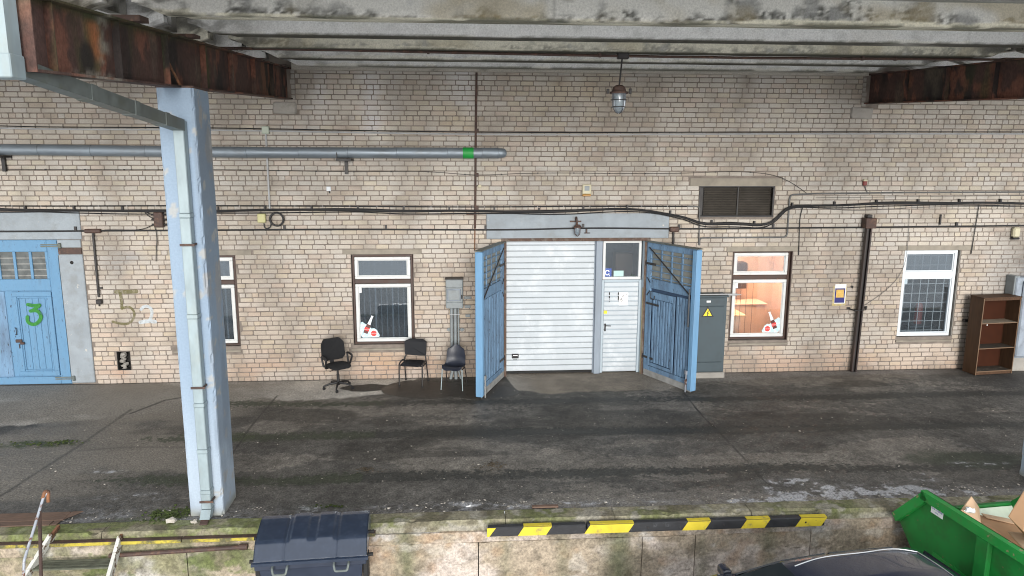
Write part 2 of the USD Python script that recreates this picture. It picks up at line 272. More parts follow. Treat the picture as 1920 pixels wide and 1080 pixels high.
def tube(pts, r, sides=8, prof=None, up=None, caps=True):
    """A polyline swept with a round (or given) profile; corners mitred by averaging."""
    p = np.asarray(pts, float); n = len(p)
    seg = np.diff(p, axis=0); seg /= np.linalg.norm(seg, axis=1, keepdims=True) + 1e-12
    t = np.vstack([seg[:1], seg[:-1] + seg[1:], seg[-1:]]); t /= np.linalg.norm(t, axis=1, keepdims=True) + 1e-12
    a0 = np.array(up if up is not None else ([0, 0, 1.0] if abs(t[0, 2]) < 0.9 else [0, 1.0, 0]))
    A, B = [], []
    a = np.cross(t[0], a0); a /= np.linalg.norm(a)
    for k in range(n):
        a = a - t[k] * (a @ t[k]); a /= np.linalg.norm(a); A.append(a.copy()); B.append(np.cross(t[k], a))
    A, B = np.array(A), np.array(B)
    if prof is None:
        ang = np.arange(sides) * 2 * np.pi / sides; prof = np.stack([np.cos(ang), np.sin(ang)], 1)
        rr = np.broadcast_to(np.asarray(r, float), (n,))[:, None, None]
    else:
        prof = np.asarray(prof, float); rr = 1.0
    k_ = np.ones(n)
    k_[1:-1] = 1.0 / np.maximum(np.sqrt((1 + (seg[:-1] * seg[1:]).sum(1)) / 2), 0.5)
    v = p[:, None] + rr * (prof[None, :, :1] * A[:, None] * k_[:, None, None] + prof[None, :, 1:] * B[:, None])
    s = len(prof); i, j = np.meshgrid(np.arange(n - 1), np.arange(s), indexing='ij')
    q = np.stack([i * s + j, i * s + (j + 1) % s, (i + 1) * s + (j + 1) % s, (i + 1) * s + j], -1).reshape(-1, 4)
    f = np.vstack([q[:, [0, 1, 2]], q[:, [0, 2, 3]]])
    V = v.reshape(-1, 3)
    if caps:
        c0, c1 = len(V), len(V) + 1; V = np.vstack([V, p[:1], p[-1:]]); jj = np.arange(s)
        f = np.vstack([f, np.stack([np.full(s, c0), (jj + 1) % s, jj], 1), np.stack([np.full(s, c1), (n - 1) * s + jj, (n - 1) * s + (jj + 1) % s], 1)])
    m = trimesh.Trimesh(V, f, process=False); m.fix_normals() if False else None
    return m
def rectprof(w, h): return [(-w / 2, -h / 2), (w / 2, -h / 2), (w / 2, h / 2), (-w / 2, h / 2)]
def bar(a, b, w, h=None, up=None): return tube([a, b], 1, prof=rectprof(w, h or w), up=up)
def spline(pts, n=40):
    from scipy.interpolate import CubicSpline
    p = np.asarray(pts, float); s = np.r_[0, np.cumsum(np.linalg.norm(np.diff(p, axis=0), axis=1))]
    return CubicSpline(s, p, bc_type='natural')(np.linspace(0, s[-1], n))
def arc_corner(pts, r=0.06, n=5):
    """Polyline with its inner corners rounded."""
    p = [np.asarray(q, float) for q in pts]; out = [p[0]]
    for k in range(1, len(p) - 1):
        a, b, c = p[k - 1], p[k], p[k + 1]
        u, w = (a - b) / np.linalg.norm(a - b), (c - b) / np.linalg.norm(c - b)
        rr = min(r, 0.45 * np.linalg.norm(a - b), 0.45 * np.linalg.norm(c - b))
        for s in np.linspace(0, 1, n):
            out.append((1 - s) ** 2 * (b + u * rr) + 2 * s * (1 - s) * b + s * s * (b + w * rr))
    out.append(p[-1]); return np.array(out)
def lathe(prof, o, axis='z', n=20):
    prof = np.asarray(prof, float); ang = np.arange(n) * 2 * np.pi / n
    v = np.stack([prof[:, None, 0] * np.cos(ang), prof[:, None, 0] * np.sin(ang), np.broadcast_to(prof[:, None, 1], (len(prof), n))], -1)
    if axis == 'x': v = v[..., [2, 0, 1]]
    if axis == 'y': v = v[..., [1, 2, 0]]
    k = len(prof); i, j = np.meshgrid(np.arange(k - 1), np.arange(n), indexing='ij')
    q = np.stack([i * n + j, i * n + (j + 1) % n, (i + 1) * n + (j + 1) % n, (i + 1) * n + j], -1).reshape(-1, 4)
    return trimesh.Trimesh(v.reshape(-1, 3) + np.asarray(o), np.vstack([q[:, [0, 1, 2]], q[:, [0, 2, 3]]]), process=False)
def prism(poly, y0, y1):
    """Polygon in x-z (shapely or points) extruded in y from y0 to y1."""
    poly = poly if hasattr(poly, 'exterior') else sg.Polygon(poly)
    m = trimesh.creation.extrude_polygon(poly, abs(y1 - y0), engine='earcut')
    v = m.vertices; m.vertices = np.stack([v[:, 0], max(y0, y1) - v[:, 2], v[:, 1]], 1)
    m.invert() if m.volume < 0 else None
    return m
def prismx(poly, x0, x1):
    """Polygon in y-z extruded in x."""
    poly = poly if hasattr(poly, 'exterior') else sg.Polygon(poly)
    m = trimesh.creation.extrude_polygon(poly, abs(x1 - x0), engine='earcut')
    v = m.vertices; m.vertices = np.stack([min(x0, x1) + v[:, 2], v[:, 0], v[:, 1]], 1)
    m.invert() if m.volume < 0 else None
    return m
def polys(g): return list(getattr(g, 'geoms', [g]))
def grid(o, eu, ev, lu, lv, nu, nv):
    """Sheet of quads from corner o along unit vectors eu, ev; its normal is eu x ev."""
    u, v = np.meshgrid(np.linspace(0, lu, nu + 1), np.linspace(0, lv, nv + 1), indexing='ij')
    V = np.asarray(o, float) + u[..., None] * np.asarray(eu, float) + v[..., None] * np.asarray(ev, float)
    i, j = np.meshgrid(np.arange(nu), np.arange(nv), indexing='ij'); a = i * (nv + 1) + j
    q = np.stack([a, a + nv + 1, a + nv + 2, a + 1], -1).reshape(-1, 4)
    return trimesh.Trimesh(V.reshape(-1, 3), np.vstack([q[:, [0, 1, 2]], q[:, [0, 2, 3]]]), process=False)
def boxgrid(x0, x1, y0, y1, z0, z1, s, sz=None):
    """Box whose faces are split into cells of about s (for stains stored on the mesh)."""
    sz = sz or s; nx, ny, nz = [max(1, int(round(abs(b - a) / q))) for a, b, q in ((x0, x1, s), (y0, y1, sz), (z0, z1, sz))]
    X, Y, Z = np.eye(3); o = np.array([x0, y0, z0]); lx, ly, lz = x1 - x0, y1 - y0, z1 - z0
    return merge(grid(o, X, Z, lx, lz, nx, nz), grid(o + Y * ly, Z, X, lz, lx, nz, nx), grid(o, Y, X, ly, lx, ny, nx), grid(o + Z * lz, X, Y, lx, ly, nx, ny), grid(o, Z, Y, lz, ly, nz, ny), grid(o + X * lx, Y, Z, ly, lz, ny, nz))
def fbm(P, s, oct=4, seed=0, st=(1, 1, 1)): return meshkit.fbm(np.asarray(P) * np.asarray(st) * s + 100.0, oct, seed)
def smooth(a, b, x): t = np.clip((x - a) / (b - a), 0, 1); return t * t * (3 - 2 * t)
def mixc(c, d, k): return c * (1 - k[:, None]) + np.asarray(d) * k[:, None]

# ------------------------------------------------------------------ scene objects
_used = {}
def _numbered(parent, name):
    k = _used.get((parent, name), 0); _used[(parent, name)] = k + 1
    return name if k == 0 else f'{name}_{k:03d}'
def _say(prim, label=None, cat=None, group=None, kind=None):
    for k, v in (('label', label), ('category', cat), ('group', group), ('kind', kind)):
        if v: prim.SetCustomDataByKey(k, v)
def _put(path, m, mat, smooth_, tint, wet, off):
    if isinstance(m, list) or (isinstance(m, tuple) and hasattr(m[0], 'faces')): m = merge(*m)
    v, f, n = meshkit.arrays(m, smooth_ if tint is None else (True if smooth_ is True else False))
    if off is not None: v = v - np.asarray(off)
    u = usdkit.mesh(stage, path, (v, f), mat)
    if n is not None:
        u.CreateNormalsAttr(Vt.Vec3fArray.FromNumpy(n.astype(np.float32))); u.SetNormalsInterpolation('vertex')
    if tint is not None:
        UsdGeom.PrimvarsAPI(u).CreatePrimvar('tint', Sdf.ValueTypeNames.Color3fArray, 'vertex').Set(Vt.Vec3fArray.FromNumpy(np.clip(tint, 0, 1).astype(np.float32)))
    if wet is not None:
        UsdGeom.PrimvarsAPI(u).CreatePrimvar('wet', Sdf.ValueTypeNames.FloatArray, 'vertex').Set(Vt.FloatArray.FromNumpy(np.asarray(wet, np.float32)))
    return u
class Thing:
    """An Xform at the thing's base; part() takes meshes in world coordinates."""
    def __init__(self, name, label, cat, loc=(0, 0, 0), group=None, kind=None):
        self.path = '/World/' + _numbered('/World', name); self.loc = np.asarray(loc, float)
        x = UsdGeom.Xform.Define(stage, self.path); x.AddTranslateOp().Set(Gf.Vec3d(*map(float, loc)))
        self.prim = x.GetPrim(); _say(self.prim, label, cat, group, kind)
    def part(self, name, m, mat, parent=None, label=None, kind=None, smooth=30, tint=None, wet=None):
        top = parent or self.path; path = top + '/' + _numbered(top, name)
        u = _put(path, m, K[mat] if isinstance(mat, str) else mat, smooth, tint, wet, self.loc)
        _say(u.GetPrim(), label, None, None, kind); return path
def solo(name, m, mat, label, cat, group=None, kind=None, smooth=30, tint=None, wet=None):
    path = '/World/' + _numbered('/World', name)
    u = _put(path, m, K[mat] if isinstance(mat, str) else mat, smooth, tint, wet, None)
    _say(u.GetPrim(), label, cat, group, kind); return path

# ================================================================== GROUND
YARD_Z = -1.20
solo('yard', box(-80, 80, -120, -6.30, YARD_Z - 0.2, YARD_Z), 'yard', 'grey asphalt yard below the loading dock', None, kind='structure', smooth=False)

def seg_d(P, pts):
    """Distance in plan from points to a polyline."""
    d = np.full(len(P), 1e9)
    for a, b in zip(pts[:-1], pts[1:]):
        a, b = np.asarray(a[:2]), np.asarray(b[:2]); ab = b - a
        t = np.clip(((P[:, :2] - a) @ ab) / (ab @ ab + 1e-12), 0, 1)
        d = np.minimum(d, np.linalg.norm(P[:, :2] - a - t[:, None] * ab, axis=1))
    return d
def blob(P, c, rx, ry, soft=0.5, seed=0, amp=0.5):
    q = np.hypot((P[:, 0] - c[0]) / rx, (P[:, 1] - c[1]) / ry) + amp * (fbm(P, 1.6, 4, seed) - 0.5) * 2
    return 1 - smooth(1 - soft, 1 + soft * 0.4, q)
def FL(*pts): return [fl(x, y)[:2] for x, y in pts]

X0, X1 = -14.0, 16.0
DOCK_Y = -6.10
def floor_paint(P):
    n1, n2, n3 = fbm(P, 0.55, 5, 1), fbm(P, 2.2, 5, 2), fbm(P, 9, 4, 3)
    grit = fbm(P, 20, 3, 48)
    def gr(k, a=0.9): return smooth(0.36, 0.64, k + a * (grit - 0.5) * np.clip(4 * k * (1 - k), 0, 1))     # a stain breaks up into grains at its edge
    nx = fbm(P, 0.9, 4, 4, (0.35, 1.6, 1))
    c = np.tile(np.array([0.088, 0.083, 0.075]), (len(P), 1))
    c = mixc(c, (0.140, 0.129, 0.113), gr(smooth(0.44, 0.58, 0.5 * n1 + 0.5 * nx)))
    c = mixc(c, (0.046, 0.043, 0.038), 0.75 * gr(smooth(0.50, 0.62, fbm(P, 0.8, 6, 44, (0.45, 1.2, 1)))))
    c *= (0.62 + 0.76 * n2)[:, None] * (0.55 + 0.9 * n3)[:, None]
    c *= (0.62 + 0.76 * grit)[:, None]
    wet = 0.30 + 0.25 * smooth(0.4, 0.65, n1)
    w = (n2 - 0.5) * 0.5 + (n3 - 0.5) * 0.15
    # dry pale concrete along the wall
    y = P[:, 1]; x = P[:, 0]
    edge = np.interp(x, [-14, -9, -6.5, -5.0, -3.9, -3.2, -2.2, -1.4, -0.9, 0.9, 1.1, 1.7, 3.0, 4.0, 5.0, 7, 9, 10.5, 12, 16],
                        [-2.6, -2.6, -2.2, -1.7, -1.15, -1.45, -1.25, -1.0, 0.0, 0.2, -1.0, -1.25, -1.15, -1.2, -0.7, -0.5, -0.35, -0.45, -0.2, -0.2])
    dry = smooth(edge - 0.03, edge + 0.10, y + 0.5 * w * np.clip(-edge, 0.15, 1))
    xk = [-9, -3.9, -2.9, -0.6, 0.9, 1.5, 3.6, 4.6, 6.0, 12]
    tones = np.array([(0.31, 0.292, 0.265), (0.31, 0.292, 0.265), (0.44, 0.415, 0.375), (0.45, 0.425, 0.385), (0.33, 0.30, 0.26), (0.22, 0.188, 0.15), (0.21, 0.18, 0.145), (0.24, 0.225, 0.205), (0.20, 0.19, 0.178), (0.19, 0.18, 0.17)])
    xx = x + 0.8 * (n1 - 0.5)
    drycol = np.stack([np.interp(xx, xk, tones[:, q]) for q in range(3)], 1) * (0.72 + 0.56 * n2)[:, None] * (0.75 + 0.5 * n3)[:, None]
    c = c * (1 - dry[:, None]) + drycol * dry[:, None]; wet = wet * (1 - 0.75 * dry)
    # the pale sweep on the left and its damp tongues
    sweep = smooth(0.52, 0.62, n1 * 0.5 + nx * 0.5 + 0.12 * smooth(-3.2, -5.5, x)) * smooth(-3.4, -4.6, x)
    c = mixc(c, (0.185, 0.168, 0.143), 0.75 * sweep)
    # puddle round the chairs
    pud = np.maximum(blob(P, (-0.75, -0.75), 0.8, 0.6, 0.10, 5, 0.25), blob(P, (0.5, -1.0), 0.7, 0.42, 0.10, 6, 0.3))
    c = mixc(c, (0.034, 0.031, 0.027), smooth(0.35, 0.65, pud)); wet = np.maximum(wet, 0.75 * pud)
    c = mixc(c, (0.055, 0.05, 0.043), blob(P, (-2.0, -0.62), 0.55, 0.2, 0.1, 7, 0.5)); 
    # wheel tracks, dark and a little green
    for yy, wd, a, sd in ((-1.62, 0.20, 0.75, 8), (-3.27, 0.20, 0.85, 9), (-4.95, 0.20, 0.8, 10)):
        yc = yy + 0.10 * (fbm(P, 0.4, 3, sd, (1, 0, 0)) - 0.5) * 2 - 0.02 * (x - 1)
        k = np.exp(-((y - yc) / wd) ** 2) * a * (0.7 + 0.7 * fbm(P, 1.0, 4, sd + 20)) * smooth(-6.2, -4.2, x)
        c = mixc(c, np.where((x < -1.5)[:, None], np.array([0.034, 0.042, 0.026]), np.array([0.030, 0.031, 0.028])), 0.9 * gr(np.clip(k, 0, 1), 1.3))
        wet = np.maximum(wet, 0.55 * np.clip(k, 0, 1))
    c = mixc(c, (0.028, 0.036, 0.022), 0.8 * blob(P, FL((1840, 860))[0], 1.3, 0.35, 0.4, 11))
    c = mixc(c, (0.036, 0.034, 0.032), 0.75 * smooth(9.6, 11.5, x) * smooth(-2.5, -0.6, y))
    # white salts and grey grit near the kerb
    wn = fbm(P, 5, 5, 12, (0.6, 1.3, 1)); wn2 = fbm(P, 14, 4, 13)
    def salt(cx, cy, rx, ry, a, sd):
        nonlocal c
        k = blob(P, (cx, cy), rx, ry, 0.7, sd, 0.7) * smooth(0.45, 0.62, 0.6 * wn + 0.4 * wn2) * a
        c = mixc(c, (0.38, 0.385, 0.40), np.clip(0.55 * k + 0.8 * gr(np.clip(k * 1.25, 0, 1), 1.2), 0, 0.95))
    for (px, py), rx, ry, a, sd in (((1520, 915), 0.55, 0.35, 0.75, 14), ((1560, 932), 0.95, 0.16, 0.95, 15), ((1680, 922), 0.9, 0.24, 0.9, 16), ((1445, 938), 0.7, 0.10, 0.9, 17), ((1800, 928), 0.7, 0.12, 0.95, 18), ((1730, 895), 0.25, 0.16, 0.7, 19),
                                    ((1790, 838), 0.5, 0.18, 0.4, 20), ((1850, 868), 0.6, 0.12, 0.5, 21), ((880, 950), 1.2, 0.16, 0.45, 22), ((590, 955), 0.6, 0.16, 0.45, 23), ((1100, 944), 1.0, 0.10, 0.4, 24), ((260, 935), 0.6, 0.25, 0.4, 25), ((190, 885), 0.4, 0.1, 0.4, 26)):
        q = FL((px, py))[0]; salt(q[0], q[1], rx, ry, a, sd)
    gk = smooth(-5.62, -6.02, y + 0.5 * (n2 - 0.5)) * smooth(0.42, 0.6, wn2)
    c = mixc(c, (0.20, 0.20, 0.205), 0.65 * gk * np.where(x < -2.8, 1.0, 0.45))
    # moss
    for (px, py), rx, ry, a, sd in (((75, 832), 0.75, 0.17, 0.9, 30), ((320, 965), 0.42, 0.22, 1.0, 31), ((240, 975), 0.5, 0.1, 0.6, 32), ((130, 985), 0.7, 0.07, 0.5, 33), ((620, 950), 0.5, 0.08, 0.4, 34), ((440, 820), 0.5, 0.35, 0.35, 35)):
        q = FL((px, py))[0]
        c = mixc(c, (0.040, 0.056, 0.014), a * blob(P, q, rx, ry, 0.5, sd, 0.8) * smooth(0.35, 0.55, wn2))
    # joints and cracks
    wob = 0.05 * (fbm(P, 2.5, 3, 40) - 0.5)
    for line, wd, a in ((FL((0, 930), (130, 848), (245, 768)), 0.03, 0.55), (FL((245, 775), (310, 750), (345, 745)), 0.03, 0.7), (FL((520, 742), (470, 800), (436, 850)), 0.016, 0.8),
                        (FL((1283, 738), (1318, 781), (1338, 799)), 0.016, 1.0), (FL((1338, 799), (1399, 863), (1439, 909), (1455, 930)), 0.013, 0.7), (FL((150, 845), (240, 838), (345, 838)), 0.04, 0.35)):
        k = (1 - smooth(wd * 0.5, wd * 1.6, np.abs(seg_d(P, line) + wob * 0.6))) * a
        c = mixc(c, (0.022, 0.021, 0.019), k)
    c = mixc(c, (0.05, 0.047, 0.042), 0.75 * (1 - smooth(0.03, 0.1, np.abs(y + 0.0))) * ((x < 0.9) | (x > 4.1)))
    return c, np.clip(wet, 0, 1)

fine = grid((-9.4, DOCK_Y, 0), (1, 0, 0), (0, 1, 0), 22.0, 0.45 - DOCK_Y, 1050, 312)
fg = merge(grid((X0, DOCK_Y, 0), (1, 0, 0), (0, 1, 0), -9.4 - X0, 0.45 - DOCK_Y, 40, 60), fine, grid((12.6, DOCK_Y, 0), (1, 0, 0), (0, 1, 0), X1 - 12.6, 0.45 - DOCK_Y, 30, 60))
fp = np.array(fg.vertices)
fcol, fwet = floor_paint(fp)
fp[:, 2] = 0.018 * (fbm(fp, 0.8, 4, 50) - 0.5) + 0.006 * (fbm(fp, 6, 3, 51) - 0.5)
fp[:, 2] -= 0.012 * np.exp(-((fp[:, 1] + 3.27) / 0.25) ** 2) + 0.012 * np.exp(-((fp[:, 1] + 4.95) / 0.25) ** 2)
fg = trimesh.Trimesh(fp, fg.faces, process=False)
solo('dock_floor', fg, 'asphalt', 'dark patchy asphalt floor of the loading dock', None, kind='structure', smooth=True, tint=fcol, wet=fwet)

# ------------------------------------------------------------------ dock retaining wall
FACE_Y = -6.42
dw = Thing('dock_wall', 'stained concrete retaining wall along the loading dock edge, mossy on top', 'wall', (0.0, FACE_Y, YARD_Z), kind='thing')
def wall_paint(P, seed=0):
    x, y, z = P.T
    n1, n2, n3 = fbm(P, 1.3, 5, 60 + seed), fbm(P, 5, 5, 61 + seed), fbm(P, 16, 4, 62)
    st = fbm(P, 3.0, 4, 63, (1, 1, 0.25))
    c = np.tile(np.array([0.335, 0.278, 0.208]), (len(P), 1))
    c = mixc(c, (0.46, 0.40, 0.35), smooth(0.48, 0.6, n1))
    c = mixc(c, (0.33, 0.215, 0.13), 0.55 * smooth(0.52, 0.66, 0.5 * st + 0.5 * n2) * smooth(-3.5, -1.0, x))
    c = mixc(c, (0.50, 0.48, 0.46), 0.8 * smooth(0.6, 0.66, fbm(P, 2.1, 5, 64)))
    c = mixc(c, (0.25, 0.19, 0.13), 0.7 * smooth(5.0, 6.4, x) * smooth(0.38, 0.6, n2))
    green = np.clip(smooth(-1.2, -3.4, x) * 0.8 + smooth(-0.10, 0.02, z) * 0.75, 0, 1)
    c = mixc(c, (0.165, 0.165, 0.085), np.clip(green, 0, 1) * smooth(0.33, 0.58, 0.6 * n2 + 0.4 * st))
    for cx, wd, a in ((2.05, 0.22, 0.85), (-0.75, 0.14, 0.8), (3.2, 0.1, 0.5), (0.55, 0.1, 0.4), (1.3, 0.12, 0.4), (-3.4, 0.12, 0.9), (4.1, 0.12, 0.5)):
        c = mixc(c, (0.115, 0.125, 0.068), a * np.exp(-((x - cx - 0.1 * (n2 - 0.5)) / wd) ** 2) * smooth(0.3, 0.55, st))
    c = mixc(c, (0.085, 0.11, 0.03), 0.8 * smooth(0.58, 0.64, fbm(P, 2.6, 6, 65) + 0.25 * (n3 - 0.5)) * smooth(-1.5, -3.2, x))
    c = mixc(c, (0.10, 0.085, 0.06), 0.4 * smooth(0.60, 0.66, fbm(P, 4.2, 6, 68)))
    c = mixc(c, (0.50, 0.47, 0.42), 0.35 * smooth(0.63, 0.67, fbm(P, 3.3, 6, 69)) * smooth(-3.0, -1.0, x))
    c *= (0.56 + 0.84 * n3)[:, None]
    return c
_px = [-14, -9.2, at(897, 1040, FACE_Y)[0] - 3.7, at(897, 1040, FACE_Y)[0], at(1203, 1040, FACE_Y)[0], at(1303, 1030, FACE_Y)[0], at(1520, 1010, FACE_Y)[0], 7.9, 11.2, 16]
for a, b in zip(_px[:-1], _px[1:]):
    off = 0.006 * rng.uniform(-1, 1)
    g = boxgrid(a + 0.006, b - 0.006, FACE_Y + off, FACE_Y + 0.3, YARD_Z, -0.26, 0.024)
    v = np.array(g.vertices)
    fr = np.abs(v[:, 1] - (FACE_Y + off)) < 1e-6
    v[fr, 1] += 0.020 * (fbm(v[fr], 3.5, 5, 66) - 0.5) - 0.018 * smooth(0.56, 0.62, fbm(v[fr], 2.4, 4, 67))
    g.vertices = v
    dw.part('panel', g, 'concrete_v', smooth=False, tint=wall_paint(v))
dw.part('core', box(X0, X1, FACE_Y + 0.05, FACE_Y + 0.25, YARD_Z, -0.265), 'inside_dark', smooth=False)
# beam over the panels, with its ledge, and the kerb
def kerb_paint(P):
    x, y, z = P.T
    n1, n2, n3 = fbm(P, 1.6, 5, 70), fbm(P, 7, 5, 71), fbm(P, 22, 4, 72)
    c = np.tile(np.array([0.235, 0.215, 0.15]), (len(P), 1))
    c = mixc(c, (0.125, 0.135, 0.055), smooth(0.40, 0.60, n1 * 0.6 + n2 * 0.4))
    c = mixc(c, (0.30, 0.28, 0.235), smooth(0.56, 0.66, n2) * 0.8)
    c = mixc(c, (0.09, 0.075, 0.05), 0.6 * smooth(0.58, 0.66, fbm(P, 3.1, 4, 73)))
    c = mixc(c, (0.34, 0.32, 0.27), 0.7 * smooth(-0.02, -0.07, z) * smooth(0.4, 0.55, n2) * smooth(-2.5, -0.5, x))
    c = mixc(c, (0.16, 0.19, 0.06), 0.6 * smooth(-1.0, -2.6, x) * smooth(0.42, 0.56, n2))
    c *= (0.54 + 0.80 * n3)[:, None]
    return c
ks = [-14, -9.6, -4.55, -2.1, 0.55, 2.0, 3.85, 6.6, 9.4, 12.3, 16]
for a, b in zip(ks[:-1], ks[1:]):
    g = boxgrid(a + 0.004, b - 0.004, -6.37 + 0.006 * rng.uniform(-1, 1), DOCK_Y + 0.004, -0.12, 0.014 + 0.006 * rng.uniform(-1, 1), 0.028, 0.02)
    v = np.array(g.vertices); k = v[:, 2] > -0.01
    v[k, 2] += 0.022 * (fbm(v[k], 4, 5, 74) - 0.5) - 0.03 * smooth(0.6, 0.72, fbm(v[k], 3, 4, 75)) * (v[k, 1] < -6.3)
    fr = v[:, 1] < -6.34
    v[fr, 1] += 0.02 * (fbm(v[fr], 5, 4, 76) - 0.5) + 0.025 * smooth(-0.03, 0.02, v[fr, 2])
    g.vertices = v
    dw.part('kerb', g, 'concrete_v', smooth=False, tint=kerb_paint(v))
g = boxgrid(X0, X1, FACE_Y + 0.012, DOCK_Y, -0.262, -0.118, 0.025, 0.02)
v = np.array(g.vertices); fr = v[:, 1] < FACE_Y + 0.02; v[fr, 1] += 0.016 * (fbm(v[fr], 4, 4, 77) - 0.5); g.vertices = v
dw.part('edge_beam', g, 'concrete_v', smooth=False, tint=wall_paint(v, 5))

# striped bumper bar
bx0, bx1 = at(915, 995, -6.52)[0], at(1547, 975, -6.52)[0]
bt = at(1230, 975, -6.52)[2]; bz0, bz1 = bt - 0.165, bt - 0.035
bump_ = Thing('bumper_bar', 'black and yellow striped bumper bar bolted along the dock wall', 'bumper', ((bx0 + bx1) / 2, -6.45, bz0))
for a, b in ((bx0, bx0 + (bx1 - bx0) * 0.285), (bx0 + (bx1 - bx0) * 0.285 + 0.012, bx0 + (bx1 - bx0) * 0.80), (bx0 + (bx1 - bx0) * 0.80 + 0.012, bx1)):
    bump_.part('bar', box(a, b, -6.52, -6.425, bz0, bz1, 0.012), 'black_timber', smooth=False)
for p0, p1 in ((913, 921), (971, 1024), (1096, 1178), (1279, 1322), (1389, 1433), (1491, 1539)):
    a, b = at(p0, 990, -6.52)[0], at(p1, 990, -6.52)[0]; sl = 0.075
    zz0, zz1 = bz0 + 0.006, bz1 - 0.006
    poly = sg.Polygon([(a, zz0), (b, zz0), (b + sl, zz1), (a + sl, zz1)]) if p0 > 920 else sg.Polygon([(a, zz0), (a + 0.03, zz0), (b + 0.06, zz1), (a, zz1)])
    top = hull([(a + sl, -6.517, bz1 + 0.001), (b + sl, -6.517, bz1 + 0.001), (b + sl, -6.44, bz1 + 0.001), (a + sl, -6.44, bz1 + 0.001), (a + sl, -6.517, bz1 + 0.004), (b + sl, -6.517, bz1 + 0.004), (b + sl, -6.44, bz1 + 0.004), (a + sl, -6.44, bz1 + 0.004)])
    bump_.part('yellow_stripe', [prism(poly, -6.524, -6.516)] + ([top] if p0 > 920 else []), 'yellow_paint', smooth=False)
for px in (1098, 1215, 1357, 1440, 1510):
    x = at(px, 985, -6.52)[0]; bump_.part('bolt', lathe([(0, -6.532), (0.016, -6.532), (0.016, -6.52)], (x, 0, (bz0 + bz1) / 2), 'y', 6) if False else box(x - 0.012, x + 0.012, -6.530, -6.518, (bz0 + bz1) / 2 - 0.012, (bz0 + bz1) / 2 + 0.012, 0.004), 'black_steel')
# steel edge strip with worn yellow paint, on the left
es = Thing('edge_strip', 'worn yellow painted steel angle along the mossy dock edge', 'edge strip', (-6, -6.43, -0.11))
xe = at(703, 986, -6.45)[0]
nseg = 60
xs = np.linspace(-13.5, xe, nseg)
for a, b in ((-13.5, -9.4), (-9.39, -3.55), (-3.54, -2.0), (-1.99, xe)):
    es.part('angle', box(a, b, -6.455, -6.425, -0.114, -0.068, 0.006), 'yellow_worn', smooth=False)
    es.part('ledge', box(a, b, -6.455, -6.385, -0.0665, -0.060), 'rust_pipe', smooth=False)
# rusty pipe low on the wall
p0, p1 = at(205, 1042, -6.47), at(464, 1025, -6.47)
solo('wall_pipe', [tube([p0, p1], 0.028, 10), tube([p1 - (0.10, 0, 0), p1], 0.036, 10)], 'rust_pipe', 'rusty broken pipe lying along the mossy dock wall', 'pipe')

# ------------------------------------------------------------------ stairs at the left end
st = Thing('dock_stair', 'flaking white steel stair leaning against the mossy dock wall', 'stairs', (-4.8, -7.3, YARD_Z))
for top, low in ((at(98, 1003, -6.40), at(50, 1080, -6.72)), (at(226, 1008, -6.40), at(206, 1080, -6.72))):
    top, low = np.array(top), np.array(low); d = (low - top) / (low[2] - top[2]); end = top + d * (YARD_Z - top[2])
    st.part('stringer', bar(top, end, 0.11, 0.042, up=(1, 0, 0)), 'stair_white', smooth=False)
    st.part('stringer_tip', bar(top + (0, 0.16, 0.03), top, 0.05, 0.03, up=(1, 0, 0)), 'rust_bright', smooth=False)
for k in range(4):
    z = -0.27 - 0.24 * k; yy = -6.66 - 0.22 * k
    xa, xb = -5.24 - 0.02 * k, -4.33 - 0.02 * k
    for q in range(4):
        st.part('tread_bar', box(xa, xb, yy - 0.03 + 0.055 * q, yy + 0.008 + 0.055 * q, z - 0.02, z + 0.002 * (q % 2)), 'tread', smooth=False)
hr_top = fl(85, 925, 0.80); X_ = hr_top[0]
def rl(px, py, Y): return np.array(at(px, py, Y))
t0, t1, t2 = rl(82, 931, hr_top[1]), rl(45, 1052, -7.35), rl(44, 1110, -7.4)
st.part('handrail', tube(arc_corner([rl(90, 941, hr_top[1] + 0.02), rl(91, 922, hr_top[1] + 0.02), t0, t1, t2], 0.03, 5), 0.015, 10), 'rail_grey')
st.part('handrail_hook', tube(arc_corner([rl(90.5, 941, hr_top[1] + 0.02), rl(90.5, 921, hr_top[1] + 0.02), rl(84, 922, hr_top[1]), rl(80, 935, hr_top[1] - 0.01)], 0.03, 5), 0.02, 10), 'rust_bright')
g0, g1 = rl(74, 958, -6.98), rl(78, 1120, -7.05)
st.part('rail_post', tube([g0, g1], 0.019, 10), 'rust_pipe')
solo('landing_plate', [box(-6.9, -5.19, -6.02, -5.93, 0.016, 0.03, 0.003), box(-6.9, -5.30, -6.14, -6.03, 0.016, 0.028, 0.003), box(-5.29, -5.21, -6.14, -6.03, 0.016, 0.027, 0.003), hull([(-5.18, -5.78, 0.016), (-5.05, -5.78, 0.016), (-5.18, -5.92, 0.016), (-5.29, -6.03, 0.016), (-5.18, -5.78, 0.026), (-5.05, -5.78, 0.026), (-5.29, -6.03, 0.026), (-5.2, -6.03, 0.026)]), box(-6.9, -5.20, -5.92, -5.79, 0.016, 0.028, 0.003)], 'plate_brown', 'rusty brown plates lying at the head of the dock stair', 'metal plate')

